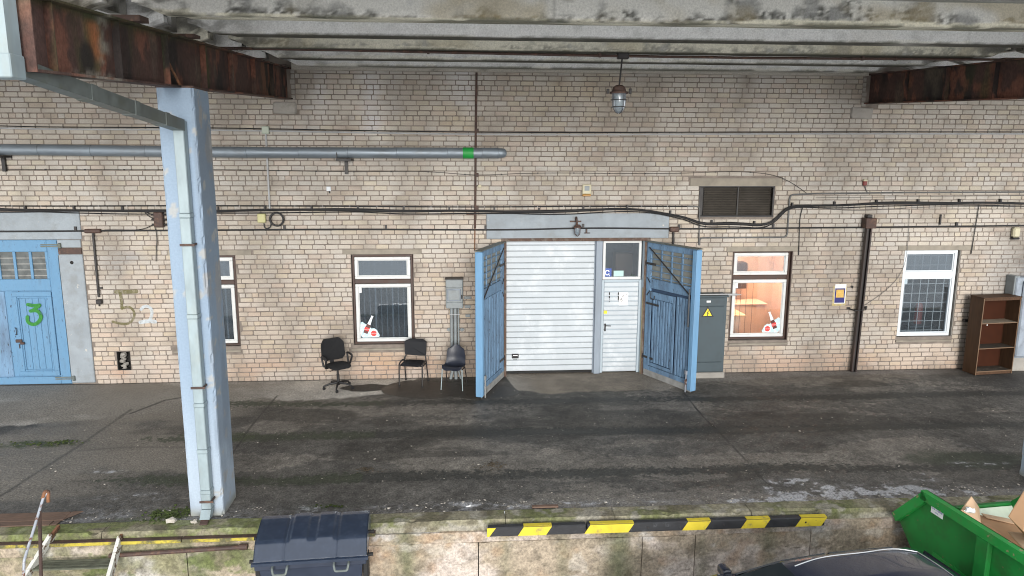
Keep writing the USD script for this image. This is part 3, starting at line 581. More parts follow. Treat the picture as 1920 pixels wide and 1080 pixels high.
# ================================================================== WAREHOUSE WALL
def rect_px(xl, xr, yt, yb, Y=0.0):
    """World rectangle (x0, x1, z0, z1) of edges measured on plane Y."""
    xm, ym = (xl + xr) / 2, (yt + yb) / 2
    return at(xl, ym, Y)[0], at(xr, ym, Y)[0], at(xm, yb, Y)[2], at(xm, yt, Y)[2]
WALL_TOP = 6.86
W_L = rect_px(328, 446, 478, 650)
W_C = rect_px(661, 776, 477, 646)
W_1 = rect_px(1370, 1481, 470, 638)
W_2 = rect_px(1689, 1793, 469, 631)
LOUV = rect_px(1310, 1451, 348, 407)
HOLE = rect_px(220, 245, 659, 694)
_d = rect_px(945, 1210, 447, 700)
DOOR = (_d[0], _d[1], -0.05, _d[3])
LDOOR = (-13.0, at(122, 590)[0], -0.05, at(60, 448)[2])
OPEN = [W_L, W_C, W_1, W_2, LOUV, HOLE, DOOR, LDOOR]
# flush concrete pieces that take the place of bricks
def span(xl, xr, yt, yb): return rect_px(xl, xr, yt, yb)
L_WC = span(643, 790, 467, 477); L_WL = span(314, 471, 469, 479); L_W1 = span(1363, 1496, 462, 471.5); L_W2 = span(1684, 1826, 460, 469.5)
L_LV = span(1294, 1466, 334, 349)
L_D = span(912, 1254, 400, 447)
L_LD = (-13.0, at(151, 420)[0], at(75, 449)[2], at(75, 397)[2])
J_LD = (at(121, 590)[0], at(167, 590)[0], -0.05, at(140, 449)[2])
S_WC = span(659, 778, 646, 656); S_WL = span(326, 452, 650, 660); S_W1 = span(1366, 1476, 638, 646); S_W2 = span(1679, 1783, 631, 640)
PAD_L = span(513, 556, 192, 214); PAD_R = span(1595, 1634, 202, 222)
FLUSH = [L_WC, L_WL, L_W1, L_W2, L_LV, L_D, L_LD, J_LD, S_WC, S_WL, S_W1, S_W2, PAD_L, PAD_R]
BEAM_X = (-3.404, 8.563)
SOCK = [(BEAM_X[0] - 0.16, BEAM_X[0] + 0.16, 5.78, 6.45), (BEAM_X[1] - 0.16, BEAM_X[1] + 0.16, 5.72, 6.45)]
CUT = OPEN + FLUSH + SOCK

wall = Thing('brick_warehouse', 'long pale brick warehouse wall under the concrete canopy, with doors and windows', 'brick building', (0, 0, 0), kind='thing')
outer = sg.box(X0, 0 - 0.4, X1, WALL_TOP)
hole_u = unary_union([sg.box(a, c, b, d) for a, b, c, d in OPEN])
bk = prism(outer.difference(hole_u), 0.0, 0.42) if not hasattr(outer.difference(hole_u), 'geoms') else merge(*[prism(g, 0.0, 0.42) for g in outer.difference(hole_u).geoms])
wall.part('mortar_backing', bk, 'mortar', smooth=False)

def brick_mesh(x0, x1, z0, z1, proud, seed):
    r = np.random.default_rng(seed); w, h = x1 - x0, z1 - z0
    cx = [min(w * 0.28, abs(r.normal(0.004, 0.007)) + 0.002 + (0.018 * r.random() if r.random() < 0.22 else 0)) for _ in range(4)]
    cz = [min(h * 0.33, abs(r.normal(0.004, 0.005)) + 0.002 + (0.014 * r.random() if r.random() < 0.22 else 0)) for _ in range(4)]
    j = r.normal(0, 0.0016, 4)
    x0, x1, z0, z1 = x0 + j[0], x1 + j[1], z0 + j[2], z1 + j[3]
    o = np.array([(x0 + cx[0], z0), (x1 - cx[1], z0), (x1, z0 + cz[1]), (x1, z1 - cz[2]), (x1 - cx[2], z1), (x0 + cx[3], z1), (x0, z1 - cz[3]), (x0, z0 + cz[0])])
    c = np.array([(x0 + x1) / 2, (z0 + z1) / 2]); s = 1 - 0.005 / np.maximum(np.abs(o - c), 0.02); i = c + (o - c) * np.clip(s, 0.6, 1)
    tilt = r.normal(0, 0.0012, 8)
    V = np.vstack([np.stack([o[:, 0], np.full(8, 0.002), o[:, 1]], 1), np.stack([o[:, 0], np.full(8, -proud + 0.003), o[:, 1]], 1), np.stack([i[:, 0], -proud + tilt, i[:, 1]], 1)])
    F = []
    for k in range(8):
        n = (k + 1) % 8
        for a in (0, 8): F += [(a + k, a + n, a + 8 + n), (a + k, a + 8 + n, a + 8 + k)]
    F += [(16, 16 + k, 17 + k) for k in range(1, 7)]
    return V, np.array(F)
def brick_tone(P, seed):
    r = np.random.default_rng(seed)
    x, z = P[:, 0], P[:, 2]
    base = np.array([0.455, 0.395, 0.315])
    up = smooth(1.2, 4.2, z)
    base = (1 - up)[:, None] * np.array([0.44, 0.379, 0.317]) + up[:, None] * np.array([0.425, 0.392, 0.345])
    t = r.random()
    k = 1 + r.normal(0, 0.03)
    c = base * k
    if t < 0.08: c = c * np.array([0.95, 0.90, 0.85])
    elif t < 0.20: c = c * np.array([1.0, 0.94, 0.92])
    elif t < 0.36: c = c * np.array([1.01, 1.03, 1.07])
    elif t < 0.42: c = c * np.array([0.93, 0.93, 0.925])
    elif t < 0.54: c = c * np.array([1.02, 1.0, 0.93])
    n1, n2 = fbm(P, 0.6, 4, 80), fbm(P, 3, 5, 81)
    c = c * (0.84 + 0.32 * n1)[:, None] * (0.93 + 0.14 * n2)[:, None]
    # pink-orange weathering low on the wall
    pk = smooth(0.75, 0.15, z + 0.35 * (n1 - 0.5)) * (0.35 + 0.65 * smooth(0.45, 0.6, fbm(P, 0.9, 3, 82)))
    c = mixc(c, (0.42, 0.27, 0.19), 0.6 * pk)
    # lime runs below the canopy
    for cx, wd, zl, a in ((-1.75, 0.16, 4.8, 0.6), (-2.75, 0.12, 5.5, 0.45), (-1.3, 0.10, 5.3, 0.4), (0.05, 0.18, 5.8, 0.5), (0.2, 0.08, 4.8, 0.35), (2.35, 0.15, 5.6, 0.5), (-3.05, 0.10, 5.0, 0.35), (-0.1, 0.3, 6.0, 0.35), (6.2, 0.2, 6.0, 0.3)):
        kk = min(1.35 * a, 0.85) * np.exp(-((x - cx - 0.12 * (n2 - 0.5)) / wd) ** 2) * smooth(zl - 0.5, zl + 0.4, z)
        c = mixc(c, (0.52, 0.52, 0.53), kk)
    for (xa, za, xb, zb, a) in ((-1.9, 4.95, -0.7, 5.6, 0.5), (6.6, 5.7, 7.5, 4.9, 0.5), (6.9, 4.9, 7.3, 4.55, 0.4)):
        d = np.abs((x - xa) * (zb - za) - (z - za) * (xb - xa)) / math.hypot(xb - xa, zb - za)
        kk = a * np.exp(-(d / 0.12) ** 2) * ((x > min(xa, xb) - 0.1) & (x < max(xa, xb) + 0.1))
        c = mixc(c, (0.54, 0.50, 0.40), kk)
    kk = 0.4 * np.exp(-((x - 2.3) / 0.8) ** 2 - ((z - 6.0) / 0.35) ** 2) + 0.35 * np.exp(-((x - 0.0) / 0.35) ** 2 - ((z - 5.4) / 0.25) ** 2)
    c = mixc(c, (0.46, 0.37, 0.22), kk)
    # grey smudge beside the left door, soot at the far right, damp near the ground, stain under the right window
    c = mixc(c, (0.26, 0.27, 0.29), 0.75 * np.exp(-((x + 6.85) / 0.55) ** 2 - ((z - 2.55) / 0.35) ** 2) * smooth(0.3, 0.6, n2))
    c = mixc(c, (0.09, 0.09, 0.10), 0.92 * smooth(11.2, 12.3, x + 0.6 * (n2 - 0.5)) * np.exp(-((z - 2.25) / 0.75) ** 2))
    c = mixc(c, (0.36, 0.30, 0.20), 0.6 * np.exp(-((x - 7.4) / 0.7) ** 2 - ((z - 0.95) / 0.13) ** 2))
    c = mixc(c, (0.30, 0.13, 0.05), 0.7 * np.exp(-((x + 7.05) / 0.10) ** 2 - ((z - 0.2) / 0.14) ** 2))
    c = mixc(c, (0.34, 0.26, 0.20), 0.5 * smooth(0.22, 0.0, z + 0.15 * (n2 - 0.5)))
    c = mixc(c, (0.42, 0.245, 0.13), 0.5 * np.exp(-((x + 1.7) / 0.5) ** 2 - ((z - 0.45) / 0.22) ** 2))
    dark = smooth(0.60, 0.70, fbm(P, 1.7, 5, 83))
    c = mixc(c, (0.16, 0.135, 0.11), 0.35 * dark)
    c = mixc(c, (0.24, 0.215, 0.18), 0.45 * smooth(0.50, 0.62, fbm(P, 1.6, 5, 84, (1.6, 1, 0.22))))      # old damp runs
    c = mixc(c, (0.50, 0.485, 0.45), 0.35 * smooth(0.56, 0.66, fbm(P, 1.1, 5, 85)))                          # bleached patches
    return c
B = []
seed = 1000
for j in range(0, 65):
    zc = 0.04 + 0.1 * j; header = j % 6 == 0
    L, w = (0.130, 0.115) if header else (0.260, 0.244)
    x = X0 + (0.0 if header else (0.13 if j % 2 else 0.0)) + 0.05 * math.sin(j * 2.1) + (0.065 if header else 0)
    z0, z1 = zc - 0.0405, min(zc + 0.0405, 6.36)
    while x < X1:
        seed += 1
        jit = 0.006 * math.sin(seed * 12.9898)
        pieces = [(x + jit, x + jit + w)]
        for (a, b, c, d) in CUT:
            if d - z0 > 0.03 and z1 - c > 0.03:
                nx_ = []
                for (p, q) in pieces:
                    if q <= a - 0.004 or p >= b + 0.004: nx_.append((p, q)); continue
                    if p < a - 0.05: nx_.append((p, a - 0.010))
                    if q > b + 0.05: nx_.append((b + 0.010, q))
                pieces = nx_
        for (p, q) in pieces:
            if q - p > 0.035: B.append((p, q, z0, z1, seed))
        x += L
def proud_of(s): return 0.009 + 0.0025 * math.sin(s * 78.233)
def visible_size(b):
    P = np.array([(b[0] + b[1]) / 2, 0, (b[2] + b[3]) / 2]); d = depth_of(P); px = 960 + F_PX * ((P - EYE) @ RIGHT) / d; py = 540 - F_PX * ((P - EYE) @ UP) / d
    if px < 6 or px > 1914 or py < 150 or py > 1075: return 0
    if 296 < px < 440 or (py < 150 + 0.11 * px and px < 540) or (px < 180 and py > 390): return 0
    if 268 < py < 302 and px < 955: return 0
    return (b[1] - b[0]) / d ** 2
order = sorted(range(len(B)), key=lambda k: -visible_size(B[k])); near = set(order[:300])
sv, sf, sc, off = [], [], [], 0
for k, (p, q, z0, z1, s) in enumerate(B):
    V, Fk = brick_mesh(p, q, z0, z1, proud_of(s), s); T = brick_tone(V, s)
    if k in near:
        wall.part('brick', (V, Fk), 'brick', smooth=False, tint=T)
    else:
        sv.append(V); sf.append(Fk + off); sc.append(T); off += len(V)
wall.part('bricks', (np.vstack(sv), np.vstack(sf)), 'brick', kind='stuff', smooth=False, tint=np.vstack(sc))

def slabrect(r, proud, c=0.004, d=0.06): return box(r[0], r[1], -proud, d, r[2], r[3], c)
for r in (L_WC, L_WL, L_W1, L_W2): wall.part('lintel', slabrect((r[0], r[1], r[2] + 0.003, r[3] - 0.004), 0.011), 'lintel', smooth=False)
wall.part('lintel', slabrect(L_LV, 0.014), 'lintel', label='concrete lintel over the louvred vent', smooth=False)
wall.part('lintel', slabrect((L_D[0], L_D[1], L_D[2], L_D[3]), 0.02, 0.01), 'blue_concrete', label='blue grey concrete lintel over the open loading door', smooth=False)
wall.part('lintel', slabrect((L_LD[0], L_LD[1], L_LD[2], L_LD[3]), 0.02, 0.01), 'blue_concrete', label='concrete lintel over the closed blue door', smooth=False)
jz = at(150, 462)[2]
wall.part('jamb', [box(J_LD[0], J_LD[1], -0.03, 0.1, 0.03, jz - 0.16, 0.012), box(J_LD[0], J_LD[1] - 0.01, -0.03, 0.1, jz - 0.02, J_LD[3] - 0.005, 0.01)], 'blue_concrete', label='pale blue grey concrete jamb beside the closed blue door', smooth=False)
wall.part('jamb_plate', box(J_LD[0] + 0.02, J_LD[1] - 0.01, -0.028, 0.09, jz - 0.15, jz - 0.03), 'rust_pipe', smooth=False)
for (a, b, c, d) in (S_WC, S_WL, S_W1, S_W2):
    wall.part('window_sill', hull([(a, -0.03, c), (b, -0.03, c), (a, -0.03, c + 0.03), (b, -0.03, c + 0.03), (a, 0.16, d + 0.01), (b, 0.16, d + 0.01), (a, 0.16, c), (b, 0.16, c)]), 'lintel', smooth=False)
for r in (PAD_L, PAD_R):
    q = np.array(slabrect(r, 0.045, 0.02).vertices); q += 0.012 * rng.normal(size=q.shape)
    wall.part('beam_pad', hull(q), 'concrete', smooth=False)
for (a, b, c, d) in SOCK:   # broken brickwork left beside the beam ends
    for k in range(6):
        if a < 0: wall.part('brick_stub', box(b - 0.085 + rng.uniform(-0.015, 0.015), b - 0.002, -0.008, 0.05, c + 0.01 + 0.1 * k, c + 0.095 + 0.1 * k, 0.008), 'concrete', smooth=False)
        else: wall.part('brick_stub', box(a + 0.002, a + 0.085 + rng.uniform(-0.015, 0.015), -0.008, 0.05, c + 0.02 + 0.1 * k, c + 0.105 + 0.1 * k, 0.008), 'concrete', smooth=False)
# small service hole with rubble
a, b, c, d = HOLE
hp = wall.part('service_hole', [box(a, b, 0.19, 0.21, c, d), box(a, a + 0.012, -0.004, 0.2, c, d), box(b - 0.012, b, -0.004, 0.2, c, d), box(a, b, -0.004, 0.2, d - 0.012, d), box(a, b, -0.004, 0.2, c, c + 0.012)], 'inside_dark', label='small square hole in the bricks, filled with rubble', smooth=False)
for k in range(7):
    px, pz, rr = rng.uniform(a + 0.05, b - 0.05), c + 0.02 + 0.05 * k, rng.uniform(0.03, 0.055)
    s = trimesh.creation.icosphere(1, rr); s.vertices *= [1.2, 1, 0.8]; s.vertices += 0.25 * rr * rng.normal(size=s.vertices.shape); s.apply_translation([px, 0.09 + 0.03 * rng.random(), pz])
    wall.part('rubble', s, 'concrete', parent=hp, smooth=False)

# ------------------------------------------------------------------ windows
def ring(a, b, c, d, w, y0, y1, ch=0.004):
    """Rectangular frame (butted) round the outside a..b, c..d."""
    return merge(box(a, b, y0, y1, d - w, d, ch), box(a, b, y0, y1, c, c + w, ch), box(a, a + w, y0, y1, c + w, d - w, ch), box(b - w, b, y0, y1, c + w, d - w, ch))
def brown_window(r, label, y=0.05, bars=9):
    a, b, c, d = r; a, b, c, d = a + 0.012, b - 0.012, c + 0.012, d - 0.008
    zt = c + (d - c) * 0.703
    fr = wall.part('window', [ring(a, b, c, d, 0.045, y - 0.02, y + 0.10), box(a + 0.045, b - 0.045, y - 0.015, y + 0.09, zt - 0.045, zt + 0.045, 0.006)], 'brown_wood', label=label, smooth=False)
    for (e, f, g, h, nm) in ((a + 0.05, b - 0.05, c + 0.05, zt - 0.052, 'lower'), (a + 0.05, b - 0.05, zt + 0.052, d - 0.05, 'upper')):
        wall.part('sash', [ring(e, f, g, h, 0.062, y - 0.03, y + 0.035, 0.008), ring(e + 0.06, f - 0.06, g + 0.06, h - 0.06, 0.018, y - 0.01, y + 0.02, 0.004)], 'white_frame', parent=fr, smooth=False)
        wall.part('pane', box(e + 0.05, f - 0.05, y + 0.0, y + 0.004, g + 0.05, h - 0.05), 'glass' if nm == 'lower' else 'glass_hazy', parent=fr, smooth=False)
    return fr, (a, b, c, d, zt)
def room(r, deep, wallm, backm, floorm, pad=0.5):
    a, b, c, d = r; a -= pad; b += pad; c -= pad; d += pad
    y0 = 0.425
    return [('room_wall', [box(a - 0.05, a, y0, y0 + deep, c, d), box(b, b + 0.05, y0, y0 + deep, c, d)], wallm), ('room_back', box(a - 0.05, b + 0.05, y0 + deep, y0 + deep + 0.05, c - 0.05, d + 0.05), backm),
            ('room_floor', box(a, b, y0, y0 + deep, c - 0.05, c), floorm), ('room_ceiling', box(a, b, y0, y0 + deep, d, d + 0.05), wallm)]
def bars_v(fr, r, n, y, wd, mat='blind', wide=()):
    a, b, c, d, zt = r
    for k in range(n):
        x = a + (b - a) * (k + 0.75) / (n + 0.5); ww = wd * (2.2 if k in wide else 1)
        wall.part('blind_strip', box(x - ww / 2, x + ww / 2, y, y + 0.008, c + 0.06, d - 0.06), mat, parent=fr, smooth=False)
frL, rL = brown_window(W_L, 'brown and white window half hidden behind the blue column')
bars_v(frL, rL, 7, 0.20, 0.035)
frC, rC = brown_window(W_C, 'brown and white window with a bottle sticker, above the chairs')
bars_v(frC, rC, 10, 0.17, 0.014, wide=(3, 6))
fr1, r1 = brown_window(W_1, 'brown and white window of a room lit orange, beside the grey cabinet', y=0.10)
for k, x in enumerate((0.10, 0.17, 0.27, 0.38)): wall.part('blind_strip', box(r1[0] + (r1[1] - r1[0]) * (x + 0.05), r1[0] + (r1[1] - r1[0]) * (x + 0.05) + 0.008, 0.2, 0.205, r1[2] + 0.06, r1[4] - 0.06), 'oak_edge', parent=fr1, smooth=False)
wall.part('reveal', [box(W_1[1] - 0.011, W_1[1] - 0.001, 0.004, 0.098, W_1[2], W_1[3] - 0.002)], 'brown_wood', parent=fr1, smooth=False)
for nm, m, mt in room(W_L, 1.6, 'room_grey', 'room_dark', 'room_dark', 0.25): wall.part(nm, m, mt, parent=frL, smooth=False)
for nm, m, mt in room(W_C, 2.4, 'room_dark', 'room_dark', 'room_dark', 0.8): wall.part(nm, m, mt, parent=frC, smooth=False)
for nm, m, mt in room(W_1, 2.2, 'room_orange', 'room_wood', 'room_floor', 0.75): wall.part(nm, m, mt, parent=fr1, smooth=False)
# white metal window with a lattice
a, b, c, d = W_2; a, b, c, d = a + 0.008, b - 0.045, c + 0.012, d - 0.008; y = 0.05
zt = at(1740, 515, y)[2]
fr2 = wall.part('window', [ring(a, b, c, d, 0.065, y - 0.02, y + 0.06, 0.006), box(a + 0.065, b - 0.065, y - 0.018, y + 0.055, zt - 0.075, zt + 0.075, 0.006), ring(a + 0.066, b - 0.066, c + 0.066, zt - 0.076, 0.022, y, y + 0.05, 0.003), ring(a + 0.066, b - 0.066, zt + 0.076, d - 0.066, 0.022, y, y + 0.05, 0.003)], 'white_plastic', label='white metal window with a wire lattice, left of the bookcase', smooth=False)
wall.part('pane', box(a + 0.07, b - 0.07, y + 0.02, y + 0.024, c + 0.07, zt - 0.07), 'glass', parent=fr2, smooth=False)
wall.part('pane', box(a + 0.07, b - 0.07, y + 0.02, y + 0.024, zt + 0.07, d - 0.07), 'glass_hazy', parent=fr2, smooth=False)
for k in range(6):
    x = a + (b - a) * (k + 0.9) / 6.8
    wall.part('lattice_bar', box(x - 0.006, x + 0.006, 0.15, 0.162, c + 0.02, d - 0.02), 'light_conduit', parent=fr2, smooth=False)
for k in range(9):
    z = c + 0.1 + (d - c - 0.15) * k / 8.4
    wall.part('lattice_bar', box(a, b, 0.163, 0.174, z - 0.006, z + 0.006), 'light_conduit', parent=fr2, smooth=False)
for nm, m, mt in room(W_2, 2.0, 'room_dark', 'room_grey', 'room_dark', 0.7): wall.part(nm, m, mt, parent=fr2, smooth=False)
wall.part('reveal', box(W_2[1] - 0.012, W_2[1] - 0.002, 0.004, 0.20, W_2[2], W_2[3]), 'concrete', parent=fr2, smooth=False)
# things inside the rooms
t1 = Thing('desk', 'pale wooden desk standing behind the orange-lit window', 'desk', (W_1[0] + 0.3, 1.3, W_1[2] - 0.7))
zt_ = at(1405, 588, 1.0)[2]
t1.part('desk_top', box(W_1[0] - 0.6, W_1[0] + 0.72, 0.85, 1.6, zt_ - 0.04, zt_, 0.008), 'desk', smooth=False)
t1.part('desk_panel', box(W_1[0] + 0.55, W_1[0] + 0.6, 0.9, 1.55, W_1[2] - 0.74, zt_ - 0.04), 'room_wood', smooth=False)
t1.part('desk_panel', box(W_1[0] - 0.6, W_1[0] + 0.55, 0.9, 0.93, W_1[2] - 0.74, zt_ - 0.05), 'room_wood', smooth=False)
t2 = Thing('sideboard', 'brown sideboard at the back of the orange-lit room', 'sideboard', (W_1[1] - 0.5, 2.2, W_1[2] - 0.7))
t2.part('body', box(W_1[0] + 0.75, W_1[1] + 0.3, 1.9, 2.5, W_1[2] - 0.74, zt_ + 0.02, 0.01), 'room_wood', smooth=False)
t2.part('top', box(W_1[0] + 0.72, W_1[1] + 0.33, 1.87, 2.52, zt_ + 0.022, zt_ + 0.05, 0.006), 'room_wood', smooth=False)
solo('wall_cupboard', [box(W_1[1] - 0.40, W_1[1] - 0.05, 2.3, 2.6, zt_ + 0.35, zt_ + 1.0, 0.01), box(W_1[1] - 0.235, W_1[1] - 0.215, 2.28, 2.31, zt_ + 0.4, zt_ + 0.95)], 'oak_side', 'narrow dark cupboard on the back wall of the orange-lit room', 'cupboard', smooth=False)
solo('room_lamp', box(W_1[0] - 0.2, W_1[1] + 0.2, 0.55, 1.9, W_1[3] + 0.66, W_1[3] + 0.70, 0.006), 'lamp_panel', 'ceiling lamp lighting the orange room', 'lamp', smooth=False)
ex = Thing('red_canister', 'red canister standing behind the white latticed window', 'canister', (W_2[1] - 0.25, 0.8, W_2[2] - 0.1))
zb = W_2[2] + 0.10
ex.part('cylinder', lathe([(0, zb), (0.085, zb), (0.09, zb + 0.02), (0.09, zb + 0.42), (0.07, zb + 0.48), (0.03, zb + 0.52), (0, zb + 0.52)], (W_2[1] - 0.27, 0.85, 0), 'z', 18), 'red_plastic', smooth=40)
ex.part('shelf', box(W_2[1] - 0.6, W_2[1] + 0.1, 0.6, 1.1, zb - 0.04, zb - 0.002), 'room_dark', smooth=False)
ex.part('valve', box(W_2[1] - 0.30, W_2[1] - 0.24, 0.82, 0.88, zb + 0.52, zb + 0.58, 0.01), 'plastic_black', smooth=False)
solo('curtain', [box(W_2[0] + 0.30 + 0.07 * k, W_2[0] + 0.365 + 0.07 * k, 0.9 + 0.02 * (k % 2), 0.93 + 0.02 * (k % 2), W_2[2] + 0.2, W_2[3] - 0.45, 0.01) for k in range(5)], 'oak_edge', 'tan curtain hanging behind the white latticed window', 'curtain', smooth=False)

# window stickers (flat prints on the glass)
def bottle_sticker(r, y, flip, label, sx, parent_name):
    a, b, c, d, zt = r
    w = 0.40; x0 = a + 0.125 if not flip else b - 0.125 - w; z0 = c + 0.135
    def Q(u, v): return (x0 + (u if not flip else 1 - u) * w, z0 + v * w)
    stk = Thing('bottle_sticker', label, 'sticker', (x0 + w / 2, y, z0), 'cola bottle stickers on the windows')
    ice = sg.Polygon([Q(*q) for q in ((0.04, 0.06), (0.0, 0.2), (0.02, 0.80), (0.10, 0.86), (0.2, 0.78), (0.3, 0.72), (0.42, 0.62), (0.58, 0.48), (0.72, 0.50), (0.86, 0.40), (0.92, 0.26), (1.0, 0.12), (0.96, 0.02), (0.12, 0.0))])
    stk.part('ice', prism(ice, y - 0.003, y - 0.0015), 'print_ice', smooth=False)
    th = -0.42
    def BQ(u, v): cu, su = math.cos(th), math.sin(th); return Q(0.23 + (u * cu - v * su) * 0.95, 0.26 + (u * su + v * cu) * 0.95)
    stk.part('bottle_glass', prism([BQ(*q) for q in ((-0.075, 0.5), (0.11, 0.5), (0.075, 0.78), (0.06, 0.98), (0.07, 1.0), (0.07, 1.05), (-0.05, 1.05), (-0.05, 1.0), (-0.04, 0.98))], y - 0.0046, y - 0.0032), 'print_bottle', smooth=False)
    stk.part('bottle_cola', prism([BQ(*q) for q in ((-0.10, -0.02), (0.15, -0.02), (0.15, 0.12), (0.12, 0.22), (0.15, 0.34), (0.115, 0.52), (-0.075, 0.52), (-0.11, 0.34), (-0.085, 0.22), (-0.10, 0.12))], y - 0.0047, y - 0.0033), 'print_cola', smooth=False)
    stk.part('bottle_label', prism([BQ(*q) for q in ((-0.125, 0.14), (0.16, 0.14), (0.16, 0.33), (-0.125, 0.33))], y - 0.0062, y - 0.0048), 'print_red', smooth=False)
    c0 = Q(0.69, 0.22); disc = sg.Point(*c0).buffer(0.062, 16); rim = sg.Point(*c0).buffer(0.082, 16)
    stk.part('disc_rim', prism(rim, y - 0.0046, y - 0.0032), 'print_bottle', smooth=False)
    stk.part('disc', prism(disc, y - 0.0062, y - 0.0048), 'print_red', smooth=False)
    for (ox, oz, hh, tx) in ((c0[0], c0[1] - 0.008, 0.018, 0), (BQ(0.02, 0.22)[0], BQ(0.02, 0.22)[1] - 0.008, 0.018, 0)):
        t = meshkit.text_mesh('Coca-Cola', hh, 0.001); v = t.vertices; v[:, 0] -= v[:, 0].mean(); t.vertices = np.stack([v[:, 0] + ox, y - 0.0064 - v[:, 2], v[:, 1] + oz], 1)
        stk.part('lettering', t, 'print_white', smooth=False)
bottle_sticker(rC, 0.05, False, 'cola bottle sticker on the window above the chairs', 1, 'a')
bottle_sticker(r1, 0.10, True, 'cola bottle sticker on the orange-lit window', 1, 'b')
for r, y in ((rC, 0.05), (r1, 0.10)):
    solo('window_tag', [box(r[0] + 0.115, r[0] + 0.175, y - 0.0035, y - 0.001, r[4] - 0.24, r[4] - 0.125)], 'print_white', 'small white tag in the top corner of the ' + ('window above the chairs' if y < 0.08 else 'orange-lit window'), 'tag', 'white tags on window corners', smooth=False)
solo('window_tag', box(W_2[0] + 0.10, W_2[0] + 0.18, 0.084, 0.088, zt - 0.215, zt - 0.10), 'print_white', 'small white tag in the corner of the white latticed window', 'tag', 'white tags on window corners', smooth=False)

# ------------------------------------------------------------------ louvred vent
a, b, c, d = LOUV
lv = wall.part('louvre_vent', [ring(a, b, c, d, 0.035, -0.012, 0.20, 0.003), box(a + 0.035, a + 0.13, 0.12, 0.19, c + 0.035, d - 0.035), box(a, b, 0.22, 0.24, c, d)], 'black_steel', label='brown louvred vent under the concrete lintel', smooth=False)
xm = (a + 0.13 + b - 0.035) / 2
wall.part('mullion', box(xm - 0.012, xm + 0.012, 0.05, 0.13, c + 0.035, d - 0.035), 'black_steel', parent=lv, smooth=False)
nl = 16
for k in range(nl):
    z = c + 0.04 + (d - c - 0.08) * (k + 0.5) / nl; h_ = (d - c - 0.08) / nl * 0.74
    for (e, f) in ((a + 0.132, xm - 0.013), (xm + 0.013, b - 0.037)):
        wall.part('slat', hull([(e, 0.06, z - h_ / 2), (f, 0.06, z - h_ / 2), (e, 0.10, z + h_ / 2), (f, 0.10, z + h_ / 2), (e, 0.066, z - h_ / 2), (f, 0.066, z - h_ / 2), (e, 0.106, z + h_ / 2), (f, 0.106, z + h_ / 2)]), 'louvre', parent=lv, smooth=False)

# ------------------------------------------------------------------ doorway with roller door and side door
DY = 0.16
dx0, dx1, _, dz = DOOR
ztop = at(1030, 452, DY)[2]
xa, xb = at(948, 575, DY)[0], at(1112.5, 575, DY)[0]
fr = wall.part('door_frame', [box(dx0 - 0.06, dx1 + 0.05, -0.03, 0.10, dz - 0.055, dz + 0.012, 0.004), box(dx0, dx0 + 0.05, -0.03, 0.1, 0.0, dz - 0.056, 0.004), box(dx1 - 0.06, dx1, -0.03, 0.1, 0.0, dz - 0.056, 0.004)], 'rust_frame', label='rusty steel frame of the loading doorway', smooth=False)
shut = wall.part('roller_door', [box(xa, xb, DY + 0.012, DY + 0.04, 0.05, dz)], 'meter_grey', label='white slatted roller door, closed', smooth=False)
n = 23; zb, zz = 0.065, dz - 0.03; hS = (zz - zb) / n
for k in range(n):
    z0 = zb + hS * k
    wall.part('slat', box(xa, xb, DY - 0.018, DY + 0.011, z0 + 0.006, z0 + hS - 0.006, 0.010), 'white_slat', parent=shut, smooth=False)
wall.part('bottom_seal', box(xa, xb, DY - 0.012, DY + 0.02, 0.016, 0.062), 'rubber', parent=shut, smooth=False)
hx, hz = at(966, 667, DY)[0], at(966, 667, DY)[2]
wall.part('handle', [ring(hx - 0.075, hx + 0.075, hz - 0.05, hz + 0.05, 0.022, DY - 0.04, DY - 0.012, 0.006), box(hx - 0.05, hx + 0.05, DY - 0.022, DY - 0.015, hz - 0.03, hz - 0.0)], 'plastic_black', parent=shut, smooth=False)
wall.part('handle_plate', box(hx - 0.05, hx + 0.05, DY - 0.026, DY - 0.0165, hz + 0.002, hz + 0.022), 'print_white', parent=shut, smooth=False)
wall.part('lock_plate', box(hx - 0.045, hx + 0.04, DY - 0.02, DY - 0.0145, hz - 0.098, hz - 0.066), 'meter_grey', parent=shut, smooth=False)
# post, transom window and side door
pa, pb = at(1114, 575, DY)[0], at(1126, 575, DY)[0]
wall.part('door_post', [box(pa, pb, 0.06, 0.26, 0.0, dz - 0.057, 0.01), box(xb - 0.004, pa - 0.001, DY - 0.02, DY + 0.05, 0.0, dz - 0.06)], 'post_grey', label='grey post between the roller door and the side door', smooth=False)
sa, sb = at(1128, 600, DY)[0], at(1195.5, 600, DY)[0]
zmid = at(1160, 524, DY)[2]
tw = wall.part('transom_window', [ring(sa - 0.01, sb + 0.03, zmid + 0.005, dz - 0.06, 0.058, DY - 0.03, DY + 0.05, 0.006)], 'white_frame', label='dark transom window over the narrow white side door', smooth=False)
wall.part('pane', box(sa + 0.04, sb - 0.02, DY, DY + 0.004, zmid + 0.05, dz - 0.1), 'glass', parent=tw, smooth=False)
for nm, m, mt in room((sa, sb, zmid, dz), 1.6, 'room_dark', 'room_dark', 'room_dark', 0.3): wall.part(nm, m, mt, parent=tw, smooth=False)
wall.part('room_cupboard', box(sb - 0.3, sb + 0.1, 1.2, 1.5, zmid - 0.25, zmid + 0.42), 'oak_side', parent=tw, smooth=False)
